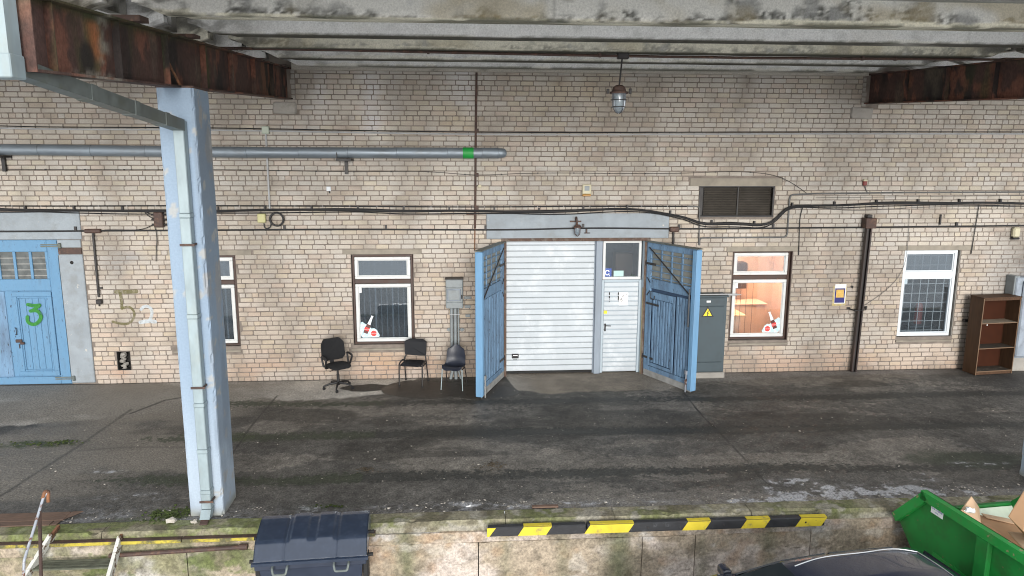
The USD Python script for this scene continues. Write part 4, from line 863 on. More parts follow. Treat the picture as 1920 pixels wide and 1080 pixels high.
sd = wall.part('side_door', [box(sa - 0.02, sa + 0.03, DY - 0.035, DY + 0.04, 0.0, zmid, 0.006), box(sb - 0.005, sb + 0.05, DY - 0.035, DY + 0.04, 0.0, zmid, 0.006), box(sa + 0.031, sb - 0.006, DY - 0.035, DY + 0.04, zmid - 0.05, zmid, 0.006), box(sa + 0.03, sb - 0.006, DY + 0.004, DY + 0.03, 0.02, zmid - 0.051)], 'frame_grey', label='narrow white slatted side door with a black handle', smooth=False)
zs = [0.025] + list(np.linspace(0.14, zmid - 0.055, 19))
for z0, z1 in zip(zs[:-1], zs[1:]):
    wall.part('slat', box(sa + 0.034, sb - 0.009, DY - 0.026, DY + 0.003, z0 + 0.007, z1 - 0.007, 0.010), 'white_slat', parent=sd, smooth=False)
hx, hz = at(1131.5, 611, DY)[0] + 0.03, at(1131, 612, DY)[2]
wall.part('handle', [box(hx - 0.018, hx + 0.018, DY - 0.036, DY - 0.024, hz - 0.10, hz + 0.07, 0.004), tube([(hx, DY - 0.03, hz + 0.03), (hx, DY - 0.075, hz + 0.03), (hx + 0.12, DY - 0.075, hz + 0.025)], 0.009, 8)], 'plastic_black', parent=sd, smooth=False)
wall.part('yellow_sticker', box(at(1130, 585, DY)[0] + 0.02, at(1136, 585, DY)[0] + 0.02, DY - 0.0275, DY - 0.0245, at(1131, 588, DY)[2], at(1131, 582, DY)[2]), 'sticker_yellow', parent=sd, smooth=False)
wall.part('paper_note', box(at(1160, 562, DY)[0], at(1177, 562, DY)[0], DY - 0.0275, DY - 0.0245, at(1166, 572, DY)[2], at(1166, 548, DY)[2]), 'print_white', parent=sd, smooth=False)
def letters(txt, px, py, Y, h, mat, parent, rot=0.0, bold=True, name='lettering', owner=None):
    t = meshkit.text_mesh(txt, h, 0.0015, bold); v = t.vertices.copy(); o = at(px, py, Y)
    ca, sa_ = math.cos(rot), math.sin(rot); x, z = v[:, 0] * ca - v[:, 1] * sa_, v[:, 0] * sa_ + v[:, 1] * ca
    t.vertices = np.stack([x + o[0], Y - v[:, 2], z + o[2]], 1)
    (owner or wall).part(name, t, mat, parent=parent, smooth=False)
def dashes(px, ys, sub):
    for (y0_, y1_, ww) in ys:
        p0, p1 = at(px, y0_, DY - 0.03), at(px - 0.3, y1_, DY - 0.03)
        wall.part('mark', box(p0[0] - ww, p0[0] + ww, DY - 0.0305, DY - 0.0285, p1[2], p0[2]), 'print_black', parent=sub, smooth=False)
dashes(1142.8, ((548, 553, 0.012), (555, 559.5, 0.012), (560.5, 562, 0.007), (564, 566, 0.009)), sd)
dashes(1159.6, ((548, 553, 0.012), (555, 562.5, 0.012), (563.5, 565, 0.007)), sd)
letters('5', 1162.5, 565, DY - 0.029, 0.065, 'print_black', sd)
letters('15', 1167, 558, DY - 0.029, 0.032, 'print_black', sd, 0.6)
letters("'", 1172, 554, DY - 0.029, 0.05, 'print_black', sd, -0.7)
cs = Thing('letter_sign', 'small blue sign with a white letter C in the transom window', 'sign', at(1139, 512, DY))
q0, q1 = at(1131.3, 518.5, DY), at(1146.5, 503, DY)
cs.part('plate', box(q0[0], q1[0], DY - 0.012, DY - 0.006, q0[2], q1[2]), 'sign_blue', smooth=False)
letters('C', 1133.6, 515.8, DY - 0.0125, 0.105, 'print_white', None, owner=cs)
letters('a', 1141.8, 517.2, DY - 0.0125, 0.03, 'print_white', None, owner=cs)
solo('paper_notice', box(at(1150.5, 512, DY)[0], at(1169, 512, DY)[0], DY - 0.008, DY - 0.005, at(1160, 518, DY)[2], at(1160, 507.5, DY)[2]), 'paper_teal', 'pale teal paper notice in the transom window', 'notice', smooth=False)
wall.part('frame_strip', [box(sb + 0.052, sb + 0.10, DY - 0.08, DY + 0.05, 0.0, dz - 0.06, 0.004)], 'frame_grey', smooth=False)
wall.part('tan_strip', box(sb + 0.102, dx1 - 0.062, -0.02, DY, 0.0, at(1200, 540)[2], 0.004), 'tan_frame', label='tan painted strip right of the side door', smooth=False)
wall.part('tan_strip', box(sb + 0.102, dx1 - 0.062, -0.02, DY, at(1200, 540)[2] + 0.002, dz - 0.06, 0.004), 'frame_grey', smooth=False)
wall.part('doorway_back', box(dx0 - 0.1, dx1 + 0.1, 0.43, 0.45, -0.05, zmid - 0.35), 'inside_dark', smooth=False)

# ------------------------------------------------------------------ open blue door leaves
def leaf(hinge, tip, label, wicket):
    h0, t0 = np.array(hinge), np.array(tip); W = np.linalg.norm(t0 - h0); eu = np.r_[(t0 - h0) / W, 0]; en = np.array([-eu[1], eu[0], 0.0])
    if en[1] > 0: en = -en
    ez = np.array([0, 0, 1.0]); zb = 0.075; H = LEAF_TOP - zb
    T = frame(np.r_[h0, zb], eu, en, ez)
    def bx(u0, u1, n0, n1, z0, z1, c=0.004): return move(box(u0, u1, n0, n1, z0, z1, c), T)
    def seg(a, b, w, n): return move(bar((a[0], n, a[1]), (b[0], n, b[1]), w, w, up=(0, 1, 0)), T)
    p = wall.part('door_leaf', [bx(0.0, 0.13, -0.05, 0.02, 0, H), bx(W - 0.16, W - 0.03, -0.05, 0.02, 0, H), bx(0.131, W - 0.161, -0.05, 0.018, 0, 0.17), bx(0.131, W - 0.161, -0.05, 0.018, H - 0.13, H), bx(0.131, W - 0.161, -0.05, 0.018, H * 0.66, H * 0.73)], 'blue_paint2', label=label, smooth=False)
    wall.part('backing_board', bx(0.131, W - 0.161, -0.048, -0.02, 0.171, H * 0.659), 'blue_gap', parent=p, smooth=False)
    # planks
    if wicket:
        groups = ((0.17, 0.20, 0.90, H * 0.60), (1.03, 0.20, W - 0.17, H * 0.62))
        wall.part('wicket_frame', [bx(0.14, 0.20, 0.018, 0.035, 0.19, H * 0.635), bx(0.86, 0.92, 0.018, 0.035, 0.19, H * 0.635), bx(0.201, 0.859, 0.018, 0.035, H * 0.585, H * 0.635), bx(0.201, 0.859, 0.018, 0.035, 0.19, 0.26)], 'blue_paint2', parent=p, smooth=False)
        plank_sets = ((0.205, 0.855, 8, 0.265, H * 0.58), (0.93, W - 0.17, 5, 0.18, H * 0.64))
    else: plank_sets = ((0.14, W - 0.17, 12, 0.18, H * 0.655),)
    for (u0, u1, k, z0, z1) in plank_sets:
        w = (u1 - u0) / k
        for q in range(k): wall.part('plank', bx(u0 + w * q + 0.011, u0 + w * (q + 1) - 0.011, -0.019, 0.012 + 0.003 * math.sin(q * 3.7), z0, z1, 0.006), 'blue_paint2', parent=p, smooth=False)
    # glazed top with bars
    g0, g1 = H * 0.732, H - 0.131
    wall.part('dull_pane', bx(0.132, W - 0.162, -0.03, -0.02, g0, g1), 'dull_pane', parent=p, smooth=False)
    for q in range(5): wall.part('window_bar', bx(0.131, W - 0.161, 0.004, 0.016, g0 + (g1 - g0) * (q + 0.35) / 5 - 0.011, g0 + (g1 - g0) * (q + 0.35) / 5 + 0.011), 'blue_paint2', parent=p, smooth=False)
    for q in range(1, 4):
        u = 0.131 + (W - 0.29) * q / 4; wall.part('glazing_bar', bx(u - 0.022, u + 0.022, -0.019, 0.002, g0, g1), 'blue_paint2', parent=p, smooth=False)
    # edge board, top flashing, bottom strip, tension rod and bolts
    wall.part('edge_board', bx(W - 0.03, W, -0.08, 0.065, -0.03, H - 0.01, 0.012), 'blue_edge', parent=p, label='bright blue meeting edge board', smooth=False)
    wall.part('edge_stile', bx(W - 0.125, W - 0.031, 0.0205, 0.06, -0.02, H - 0.02, 0.01), 'blue_edge', parent=p, smooth=False)
    wall.part('top_flashing', bx(-0.02, W + 0.01, -0.09, 0.06, H + 0.001, H + 0.02, 0.004), 'galv_dark', parent=p, smooth=False)
    wall.part('bottom_strip', bx(0.02, W - 0.04, 0.019, 0.028, -0.06, 0.075), 'grey_board', parent=p, label='grey weathered strip along the foot of the leaf', smooth=False)
    wall.part('tension_rod', seg((0.10, H - 0.10), (W - 0.13, H * 0.665), 0.018, 0.045), 'black_steel', parent=p, smooth=False)
    for zz_ in (0.35, H - 0.45): wall.part('hinge', [bx(-0.03, 0.30, 0.0205, 0.030, zz_ - 0.025, zz_ + 0.025), bx(-0.06, -0.01, -0.02, 0.03, zz_ - 0.06, zz_ + 0.06, 0.01)], 'black_steel', parent=p, smooth=False)
    wall.part('drop_bolt', [seg((W - 0.14, -0.07), (W - 0.14, 0.35), 0.022, 0.075), bx(W - 0.17, W - 0.11, 0.061, 0.09, 0.12, 0.17), bx(W - 0.17, W - 0.11, 0.061, 0.09, 0.30, 0.38)], 'grey_board' if not wicket else 'rail_grey', parent=p, smooth=False)
    if wicket:
        wall.part('latch_rod', seg((W - 0.15, H * 0.45), (W - 0.15, H * 0.72), 0.018, 0.075), 'grey_cable', parent=p, smooth=False)
        wall.part('latch_bar', bx(0.05, 0.45, 0.036, 0.05, H * 0.535, H * 0.55), 'black_steel', parent=p, smooth=False)
        wall.part('latch_hook', move(tube(arc_corner([(0.20, 0.05, H * 0.64), (0.20, 0.05, H * 0.58), (0.32, 0.05, H * 0.58), (0.32, 0.05, H * 0.61)], 0.05, 5), 0.008, 6), T), 'black_steel', parent=p, smooth=False)
    for (u0, z0, u1, z1) in ((0.05, H * 0.735, 0.14, H * 0.70), (0.05, H * 0.60, 0.14, H * 0.64)): wall.part('corner_strap', seg((u0, z0), (u1, z1), 0.014, 0.03), 'black_steel', parent=p, smooth=False)
LEAF_TOP = at(897, 470, -1.5)[2] - 0.02
HL, HR = np.array([dx0 - 0.02, -0.05]), np.array([dx1 + 0.0, -0.05])
leaf(HL, fl(901, 750)[:2] + np.array([-0.02, 0.02]), 'open blue plank door leaf left of the roller door', False)
leaf(HR, fl(1299, 738)[:2], 'open blue plank door leaf right of the side door, with a wicket', True)

# ------------------------------------------------------------------ closed blue door at the left
lx1, lz1 = LDOOR[1] - 0.01, LDOOR[3] - 0.02
YD = 0.0
def PX(px, py): q = at(px, py, YD); return q[0], q[2]
ld = wall.part('blue_door', [box(LDOOR[0], lx1 + 0.03, 0.012, 0.06, 0.02, lz1)], 'blue_paint', label='closed blue wooden door with a green painted 3', smooth=False)
wt = lx1 - 0.19
z_g0, z_g1 = PX(60, 523)[1], PX(60, 472)[1]
z_m = PX(60, 545)[1]; z_b = PX(60, 706)[1]
for m in ([box(wt, lx1 + 0.03, -0.03, 0.011, 0.02, lz1, 0.008)], [box(LDOOR[0], wt - 0.002, -0.028, 0.011, z_g1, lz1, 0.008)], [box(LDOOR[0], wt - 0.002, -0.028, 0.011, z_m, z_g0, 0.008)], [box(LDOOR[0], wt - 0.002, -0.028, 0.011, 0.02, z_b, 0.008)]):
    wall.part('rail' if m[0].bounds[0][0] < wt - 0.1 else 'stile', m, 'blue_paint', parent=ld, smooth=False)
xg = wt - 0.002; kx = 0
edges = []
while xg > LDOOR[0] + 0.4:
    wall.part('glazing_bar', box(xg - 0.055, xg, -0.022, 0.011, z_g0 + 0.001, z_g1 - 0.001, 0.006), 'blue_paint', parent=ld, smooth=False)
    wall.part('pane', box(xg - 0.31, xg - 0.056, 0.002, 0.008, z_g0 + 0.001, z_g1 - 0.001), 'dark_pane', parent=ld, smooth=False)
    for q in range(4): wall.part('pane_bar', box(xg - 0.31, xg - 0.056, -0.004, 0.001, z_g0 + 0.12 * q + 0.06, z_g0 + 0.12 * q + 0.075), 'grey_board', parent=ld, smooth=False)
    xg -= 0.311; kx += 1
    if kx > 6: break
# wicket with four boards, and the left panel
w0, w1 = PX(30, 620)[0], wt - 0.02
f0 = PX(44, 620)[0] + 0.04; f1 = PX(95, 620)[0] + 0.06
zt_, zb_ = z_m - 0.02, z_b + 0.02
wk = wall.part('wicket_door', [ring(w0, w1, zb_, zt_, 0.10, -0.024, 0.011, 0.008), box(w0 + 0.1, w1 - 0.1, 0.004, 0.0112, zb_ + 0.1, zt_ - 0.1)], 'blue_paint', parent=ld, smooth=False)
wb = (w1 - w0 - 0.27) / 4
for q in range(4):
    wall.part('board', box(w0 + 0.135 + wb * q + 0.003, w0 + 0.135 + wb * (q + 1) - 0.003, -0.008, 0.0035, zb_ + 0.14, zt_ - 0.14, 0.004), 'blue_paint', parent=ld, smooth=False)
wall.part('bead', ring(w0 + 0.101, w1 - 0.101, zb_ + 0.101, zt_ - 0.101, 0.03, -0.014, 0.003, 0.006), 'blue_paint', parent=ld, smooth=False)
for q in range(8):
    xr = w0 - 0.14 - 0.45 * q
    if xr - 0.45 < LDOOR[0]: break
    wall.part('panel', box(xr - 0.42, xr, -0.004, 0.011, zb_ - 0.02, zt_ + 0.005, 0.006), 'blue_paint2', parent=ld, smooth=False)
hxl, hzl = PX(38, 639)
wall.part('lock', [box(hxl - 0.07, hxl + 0.06, -0.05, -0.025, hzl - 0.03, hzl + 0.04, 0.01), box(hxl + 0.02, hxl + 0.10, -0.06, -0.03, hzl - 0.07, hzl - 0.02, 0.01), tube([(hxl, -0.05, hzl - 0.05), (hxl, -0.05, hzl - 0.15)], 0.008, 6)], 'rust_pipe', parent=ld, smooth=False)
wall.part('pull_handle', tube(arc_corner([(hxl - 0.06, -0.03, hzl + 0.28), (hxl - 0.02, -0.06, hzl + 0.28), (hxl - 0.02, -0.06, hzl + 0.14), (hxl - 0.06, -0.03, hzl + 0.14)], 0.03, 4), 0.008, 6), 'black_steel', parent=ld, smooth=False)
for zz_ in (PX(115, 460)[1], PX(130, 708)[1]):
    wall.part('hinge', [box(lx1 - 0.30, lx1 + 0.05, -0.042, -0.031, zz_ - 0.03, zz_ - 0.005), box(lx1 - 0.30, lx1 + 0.05, -0.042, -0.031, zz_ + 0.008, zz_ + 0.03), box(lx1 + 0.04, lx1 + 0.10, -0.06, 0.0, zz_ - 0.06, zz_ + 0.05, 0.012)], 'galv_dark', parent=ld, smooth=False)
wall.part('jamb_hole', lathe([(0, -0.036), (0.03, -0.036), (0.036, -0.031), (0.036, -0.02)], (at(136, 492)[0], 0, at(136, 492)[2]), 'y', 12), 'inside_dark', smooth=False)

# painted figures
def stroke(pts, w, y, n=40):
    p = spline([(a, 0, b) for a, b in pts], n)[:, [0, 2]]
    ln = sg.LineString(p).buffer(w / 2, 6)
    return merge(*[prism(g, y - 0.0008, y) for g in polys(ln)])
def PXs(pts, Y=0.0): return [(at(x, y, Y)[0], at(x, y, Y)[2]) for x, y in pts]
solo('green_figure', [stroke(PXs([(53, 571), (65, 573), (74, 572)], -0.02), 0.07, -0.032, 12), stroke(PXs([(74, 573), (66, 579), (58, 583)], -0.02), 0.06, -0.0325, 12), stroke(PXs([(58, 583), (70, 583), (77, 592), (73, 603), (62, 608), (53, 603), (52, 594)], -0.02), 0.07, -0.033)], 'spray_green', 'green number 3 sprayed on the closed blue door', 'painted number', smooth=False)
solo('olive_figure', [stroke(PXs([(218, 547), (236, 547), (256, 546)]), 0.08, -0.0125, 8), stroke(PXs([(226, 550), (228, 563), (229, 578)]), 0.06, -0.0130, 10), stroke(PXs([(229, 578), (244, 576), (252, 586), (250, 598), (238, 607), (224, 606), (212, 603)]), 0.05, -0.0135)], 'spray_olive', 'olive green number 5 sprayed on the bricks beside the closed blue door', 'painted number', smooth=False)
solo('white_figure', [stroke(PXs([(265, 580), (272, 574), (282, 577), (285, 590), (281, 600)]), 0.06, -0.0125, 20), stroke(PXs([(264, 604), (280, 602), (291, 603)]), 0.08, -0.013, 8)], 'spray_white', 'small white figure sprayed on the bricks beside the olive 5', 'painted number', smooth=False)

# ================================================================== CANOPY
def ribz(y): return 6.364 + 0.0385 * y + (0.045 if np.ndim(y) == 0 and y == -8.80 else 0.0)
def beamz(y): return 6.392 + 0.0505 * y
cn = Thing('canopy', 'ribbed concrete canopy slabs over the loading dock, stained by leaks', 'canopy', (2.5, -4.4, 6.0))
RY = [-8.80, -7.26, -5.71, -4.12, -2.45, -0.98]
BAYS = [(BEAM_X[0] - 12.0 + 0.14, BEAM_X[0] - 0.14), (BEAM_X[0] + 0.14, BEAM_X[1] - 0.14), (BEAM_X[1] + 0.14, BEAM_X[1] + 7.4)]
def rib_paint(P, y0, k):
    x, y, z = P.T; zb_ = ribz(y0); h = z - zb_
    n1, n2, n3 = fbm(P, 0.7, 5, 100 + k), fbm(P, 4, 5, 110 + k, (1, 1, 1.5)), fbm(P, 26, 4, 120 + k)
    tone = {1: (0.72, 0.71, 0.67), 3: (0.75, 0.72, 0.61)}.get(k, (0.82, 0.82, 0.815))
    c = np.tile(np.array(tone), (len(P), 1)) * (0.85 + 0.3 * n1)[:, None]
    mould = {0: 0.05, 1: 0.95, 2: 0.14, 3: 0.6, 4: 0.25, 5: 0.18}[k]
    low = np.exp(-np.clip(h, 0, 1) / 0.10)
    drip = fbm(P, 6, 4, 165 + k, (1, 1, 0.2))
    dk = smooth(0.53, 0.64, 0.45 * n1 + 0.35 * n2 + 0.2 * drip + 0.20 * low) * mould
    c = mixc(c, (0.075, 0.075, 0.065), dk * smooth(0.40, 0.54, 0.5 * n3 + 0.5 * drip))
    c = mixc(c, (0.55, 0.55, 0.54), 0.5 * smooth(0.52, 0.62, drip) * smooth(0.47, 0.55, n2))
    c = mixc(c, (0.42, 0.34, 0.18), 0.55 * mould * smooth(0.53, 0.66, fbm(P, 1.3, 4, 130 + k)))
    # crust of lime hanging along the lower edge, with a ragged top
    rag = 0.02 + 0.085 * fbm(P, 3.2, 5, 140 + k, (1.6, 1, 0)) * smooth(0.36, 0.6, fbm(P, 0.5, 3, 150 + k, (1, 1, 0)))
    crust = (1 - smooth(rag * 0.75, rag * 1.05, h)) * (h > -0.01) * mould ** 0.5
    c = mixc(c, (0.74, 0.71, 0.58), 0.95 * crust * smooth(0.30, 0.45, n2))
    edge = (1 - smooth(0.012, 0.030, h + 0.02 * (n3 - 0.5))) * smooth(0.40, 0.50, fbm(P, 2.0, 4, 160 + k, (1, 1, 0)))
    c = mixc(c, (0.07, 0.075, 0.045), 0.75 * edge)
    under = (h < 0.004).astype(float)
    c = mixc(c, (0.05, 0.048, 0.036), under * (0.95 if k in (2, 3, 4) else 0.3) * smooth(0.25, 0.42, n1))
    jn = np.abs((x - 1.0) / 5.9 - np.round((x - 1.0) / 5.9)) * 5.9
    c = mixc(c, (0.22, 0.215, 0.2), 0.4 * (1 - smooth(0.006, 0.03, jn)) * (k == 1))
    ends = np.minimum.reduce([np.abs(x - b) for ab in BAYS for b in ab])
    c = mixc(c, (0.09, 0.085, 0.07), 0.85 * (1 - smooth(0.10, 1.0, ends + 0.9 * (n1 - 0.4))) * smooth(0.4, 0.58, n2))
    return c
def shape_rib(m, y0):
    v = np.array(m.vertices); v[:, 2] += 0.0385 * (v[:, 1] - y0)
    fr = v[:, 1] < y0 + 1e-4; v[fr, 1] += 0.05 * np.clip(v[fr, 2] - float(ribz(y0)), 0, 0.4) ; m.vertices = v; return m
for bi, (a, b) in enumerate(BAYS):
    for k, y0 in enumerate(RY):
        zb_ = float(ribz(y0)); s_ = 0.032 if bi == 1 else 0.12
        for (ya, yb, first) in ((y0, y0 + 0.115, True), (y0 + 0.135, y0 + 0.25, False)):
            m = shape_rib(boxgrid(a, b, ya, yb, zb_, zb_ + 0.42, s_ if first else 0.5, 0.02 if first else 0.2), ya)
            v = np.array(m.vertices)
            e = np.minimum(np.abs(v[:, 0] - a), np.abs(v[:, 0] - b))
            v[:, 2] += 0.12 * (1 - smooth(0.0, 0.35, e)) * (v[:, 2] < zb_ + 0.2) * (b - a > 0)
            lowv = v[:, 2] < zb_ + 0.03
            v[lowv, 2] += 0.010 * (fbm(v[lowv], 4, 4, 170 + k, (1, 1, 0)) - 0.5)
            m.vertices = v
            P = v.copy(); P[:, 2] -= 0.0385 * (P[:, 1] - y0)
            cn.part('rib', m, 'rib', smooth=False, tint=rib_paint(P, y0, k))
        if k < len(RY):    # end and middle cross ribs of each slab
            yn = RY[k + 1] if k + 1 < len(RY) else -0.02
            for xx in (a + 0.42, b - 0.54):
                if xx > b: continue
                ym, zc = (y0 + 0.25 + yn) / 2, ribz((y0 + 0.25 + yn) / 2)
                g = boxgrid(xx, xx + 0.12, y0 + 0.2505, yn - 0.0005, zc + 0.19, zc + 0.415, 0.06)
                v = np.array(g.vertices); v[:, 2] += 0.0385 * (v[:, 1] - ym); g.vertices = v
                n_ = fbm(v, 3, 4, 180); c = mixc(np.tile(np.array([0.40, 0.39, 0.36]), (len(v), 1)), (0.09, 0.085, 0.07), smooth(0.4, 0.6, n_))
                cn.part('cross_rib', g, 'rib', smooth=False, tint=c)
    # slab over the ribs
    for k in range(len(RY)):
        y0 = RY[k]; yn = RY[k + 1] if k + 1 < len(RY) else 0.0
        g = boxgrid(a - 0.13, b + 0.13, y0, yn - 0.002, 0, 0.07, 0.12); v = np.array(g.vertices); v[:, 2] += ribz(v[:, 1]) + 0.40; g.vertices = v
        n_ = fbm(v, 1.2, 5, 190 + k); c = mixc(np.tile(np.array([0.50, 0.49, 0.46]), (len(v), 1)), (0.17, 0.16, 0.13), smooth(0.5, 0.66, n_))
        cn.part('slab', g, 'rib', smooth=False, tint=c)
m = boxgrid(BAYS[1][0], BAYS[1][1], -0.16, -0.012, 6.345, 6.80, 0.06, 0.03); v = np.array(m.vertices)
n_ = fbm(v, 2.0, 5, 195, (1, 1, 2)); cn.part('wall_rib', m, 'rib', smooth=False, tint=mixc(np.tile(np.array([0.46, 0.43, 0.38]), (len(v), 1)), (0.16, 0.15, 0.12), 0.8 * smooth(0.56, 0.68, n_)))
cn.part('roofing', hull([(-15.6, -8.86, ribz(-8.86) + 0.475), (16.1, -8.86, ribz(-8.86) + 0.475), (-15.6, 0.3, ribz(0.3) + 0.475), (16.1, 0.3, ribz(0.3) + 0.475), (-15.6, -8.86, ribz(-8.86) + 0.52), (16.1, -8.86, ribz(-8.86) + 0.52), (-15.6, 0.3, ribz(0.3) + 0.52), (16.1, 0.3, ribz(0.3) + 0.52)]), 'black_steel', smooth=False)

# ------------------------------------------------------------------ steel beams
def rust_paint(P, seed, dark):
    x, y, z = P.T; h = z - beamz(y)
    n1, n2, n3 = fbm(P, 1.4, 5, seed, (1, 1, 0.25)), fbm(P, 4.5, 5, seed + 1, (1, 1, 0.4)), fbm(P, 18, 4, seed + 2)
    c = np.tile(np.array([0.070, 0.038, 0.031]), (len(P), 1))
    c = mixc(c, (0.024, 0.019, 0.018), 0.95 * smooth(0.44, 0.56, n1))
    c = mixc(c, (0.17, 0.070, 0.045), 0.85 * smooth(0.52, 0.62, n2))
    c = mixc(c, (0.115, 0.095, 0.070), 0.65 * smooth(0.52, 0.66, fbm(P, 2.0, 5, seed + 3, (1, 1, 0.3))))
    c = mixc(c, (0.055, 0.065, 0.022), 0.7 * smooth(0.55, 0.68, fbm(P, 2.3, 4, seed + 4, (1, 1, 0.3))) * smooth(-0.2, -5.0, y))
    c = mixc(c, (0.045, 0.05, 0.02), 0.8 * smooth(-0.10, 0.0, h + 0.06 * (n2 - 0.5)) * smooth(-3, -7, y))
    c = c * (0.7 + 0.6 * n3)[:, None]
    if not dark:
        k = np.exp(-((y + 7.83 + 0.12 * h) / 0.13) ** 2) * smooth(0.36, 0.56, n2) * smooth(-0.48, -0.36, h) * smooth(-0.05, -0.12, h)
        c = mixc(c, (0.33, 0.12, 0.045), 0.9 * k)
        c = mixc(c, (0.25, 0.24, 0.20), 0.8 * np.exp(-((y + 7.65) / 0.10) ** 2) * smooth(0.4, 0.6, fbm(P, 7, 4, seed + 6)))
        c = mixc(c, (0.018, 0.015, 0.014), 0.9 * blob(np.stack([y, h, x], 1), (-8.0, -0.42), 0.16, 0.18, 0.4, seed + 7, 0.5))
        c = mixc(c, (0.30, 0.27, 0.23), 0.7 * smooth(-0.50, -0.56, h) * np.exp(-((y + 7.9) / 0.35) ** 2) * smooth(0.4, 0.55, n3))
    return c
def beam(xc, label, side, dark):
    y0, y1 = -9.02, 0.20; D = 0.60
    bm = Thing('canopy_beam', label, 'beam', (xc, -4.4, 5.4), 'rusty beams carrying the canopy')
    def sh(m):
        v = np.array(m.vertices); v[:, 2] += beamz(v[:, 1]); m.vertices = v; return m
    for nm, (xa, xb, za, zb), s in (('web', (xc - 0.007, xc + 0.007, -D + 0.022, -0.022), 0.03), ('top_flange', (xc - 0.11, xc + 0.11, -0.0215, -0.002), 0.06), ('bottom_flange', (xc - 0.11, xc + 0.11, -D, -D + 0.0215), 0.06)):
        m = sh(boxgrid(xa, xb, y0, y1, za, zb, s)); v = np.array(m.vertices)
        bm.part(nm, m, 'rust', smooth=False, tint=rust_paint(v, 200 if not dark else 230, dark))
    for yy in (-8.66, -7.45, -6.22, -4.95, -3.75, -2.55, -1.35):
        for s in (-1, 1):
            m = sh(boxgrid(xc + s * 0.0075, xc + s * 0.08, yy - 0.006, yy + 0.006, -D + 0.0225, -0.0225, 0.04)); v = np.array(m.vertices)
            bm.part('stiffener', m, 'rust', smooth=False, tint=rust_paint(v, 205, True) * 1.05)
    m = sh(boxgrid(xc - 0.11, xc + 0.11, y0 - 0.014, y0 - 0.001, -D, -0.002, 0.05)); bm.part('end_plate', m, 'rust', smooth=False, tint=rust_paint(np.array(m.vertices), 207, True))
    for yy in RY[1:]:
        bm.part('seat_plate', hull([(xc + sx_ * 0.20, yy + dy_, zz_) for sx_ in (-1, 1) for dy_ in (0.01, 0.24) for zz_ in (beamz(yy + dy_) - 0.0015, max(ribz(yy + dy_) - 0.001, beamz(yy + dy_) + 0.004))]), 'rust_pipe', smooth=False)
    if not dark:
        bm.part('brace_strip', sh(bar((xc + 0.085, -5.95, -D + 0.02), (xc + 0.02, -6.15, -0.28), 0.012, 0.03)), 'rust_bright', smooth=False)
beam(BEAM_X[0], 'rusty steel beam on the left column, with orange rust patches', 1, False)
beam(BEAM_X[1], 'dark rusty steel beam entering the wall at the upper right', -1, True)

# ------------------------------------------------------------------ columns
def column(xa, xb, label):
    ya, yb = -5.975, -5.41; zt = beamz(-5.7) - 0.60
    cl = Thing('concrete_column', label, 'column', ((xa + xb) / 2, (ya + yb) / 2, 0), 'pale blue columns along the dock')
    pts = []
    m = boxgrid(xa, xb, ya, yb, 0.0, zt - 0.02, 0.03); v = np.array(m.vertices)
    # rough cast edges
    e = np.minimum(np.abs(v[:, 0] - xa), np.abs(v[:, 0] - xb)) + np.minimum(np.abs(v[:, 1] - ya), np.abs(v[:, 1] - yb))
    cor = e < 1e-6; nn = fbm(v, 6, 4, 250); r_ = 0.008 + 0.012 * smooth(0.55, 0.68, nn)
    ctr = np.array([(xa + xb) / 2, (ya + yb) / 2]); s_ = np.sign(ctr - v[:, :2]); v[cor, :2] += (s_ * r_[:, None])[cor]
    v[:, 0] += 0.006 * (fbm(v, 1.2, 4, 251) - 0.5) * (np.abs(v[:, 0] - ctr[0]) > 0.2)
    n1, n2, n3 = fbm(v, 0.9, 5, 252), fbm(v, 6, 5, 253), fbm(v, 2.2, 5, 254)
    c = np.tile(np.array([0.235, 0.31, 0.40]), (len(v), 1)) * (0.9 + 0.2 * n1)[:, None]
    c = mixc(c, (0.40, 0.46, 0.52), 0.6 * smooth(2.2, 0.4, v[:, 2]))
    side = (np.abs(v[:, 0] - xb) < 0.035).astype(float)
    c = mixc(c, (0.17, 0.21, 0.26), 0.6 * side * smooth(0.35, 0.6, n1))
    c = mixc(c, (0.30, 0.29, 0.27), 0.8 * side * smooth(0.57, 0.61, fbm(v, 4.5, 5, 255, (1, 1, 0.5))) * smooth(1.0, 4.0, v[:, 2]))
    c = mixc(c, (0.36, 0.36, 0.34), 0.8 * smooth(0.66, 0.69, n2))
    c = mixc(c, (0.16, 0.20, 0.25), 0.5 * smooth(0.56, 0.66, fbm(v, 2.5, 5, 256, (1, 1, 0.25))))
    c = mixc(c, (0.23, 0.22, 0.16), 0.7 * smooth(0.16, 0.0, v[:, 2] + 0.1 * (n2 - 0.5)))
    m.vertices = v
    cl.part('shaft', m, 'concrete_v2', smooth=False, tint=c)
    cl.part('cap_plate', box(xa - 0.005, xb + 0.005, ya - 0.005, yb + 0.005, zt - 0.019, zt + 0.004), 'rust_pipe', smooth=False)
K['concrete_v2'] = vmat('painted_concrete_column', 0.75, 40.0, 0.10, 0.3, 40.0)
column(-3.600, -3.165, 'pale blue concrete column at the left, carrying the downpipe')
column(8.365, 8.80, 'pale blue concrete column at the right edge of the dock')

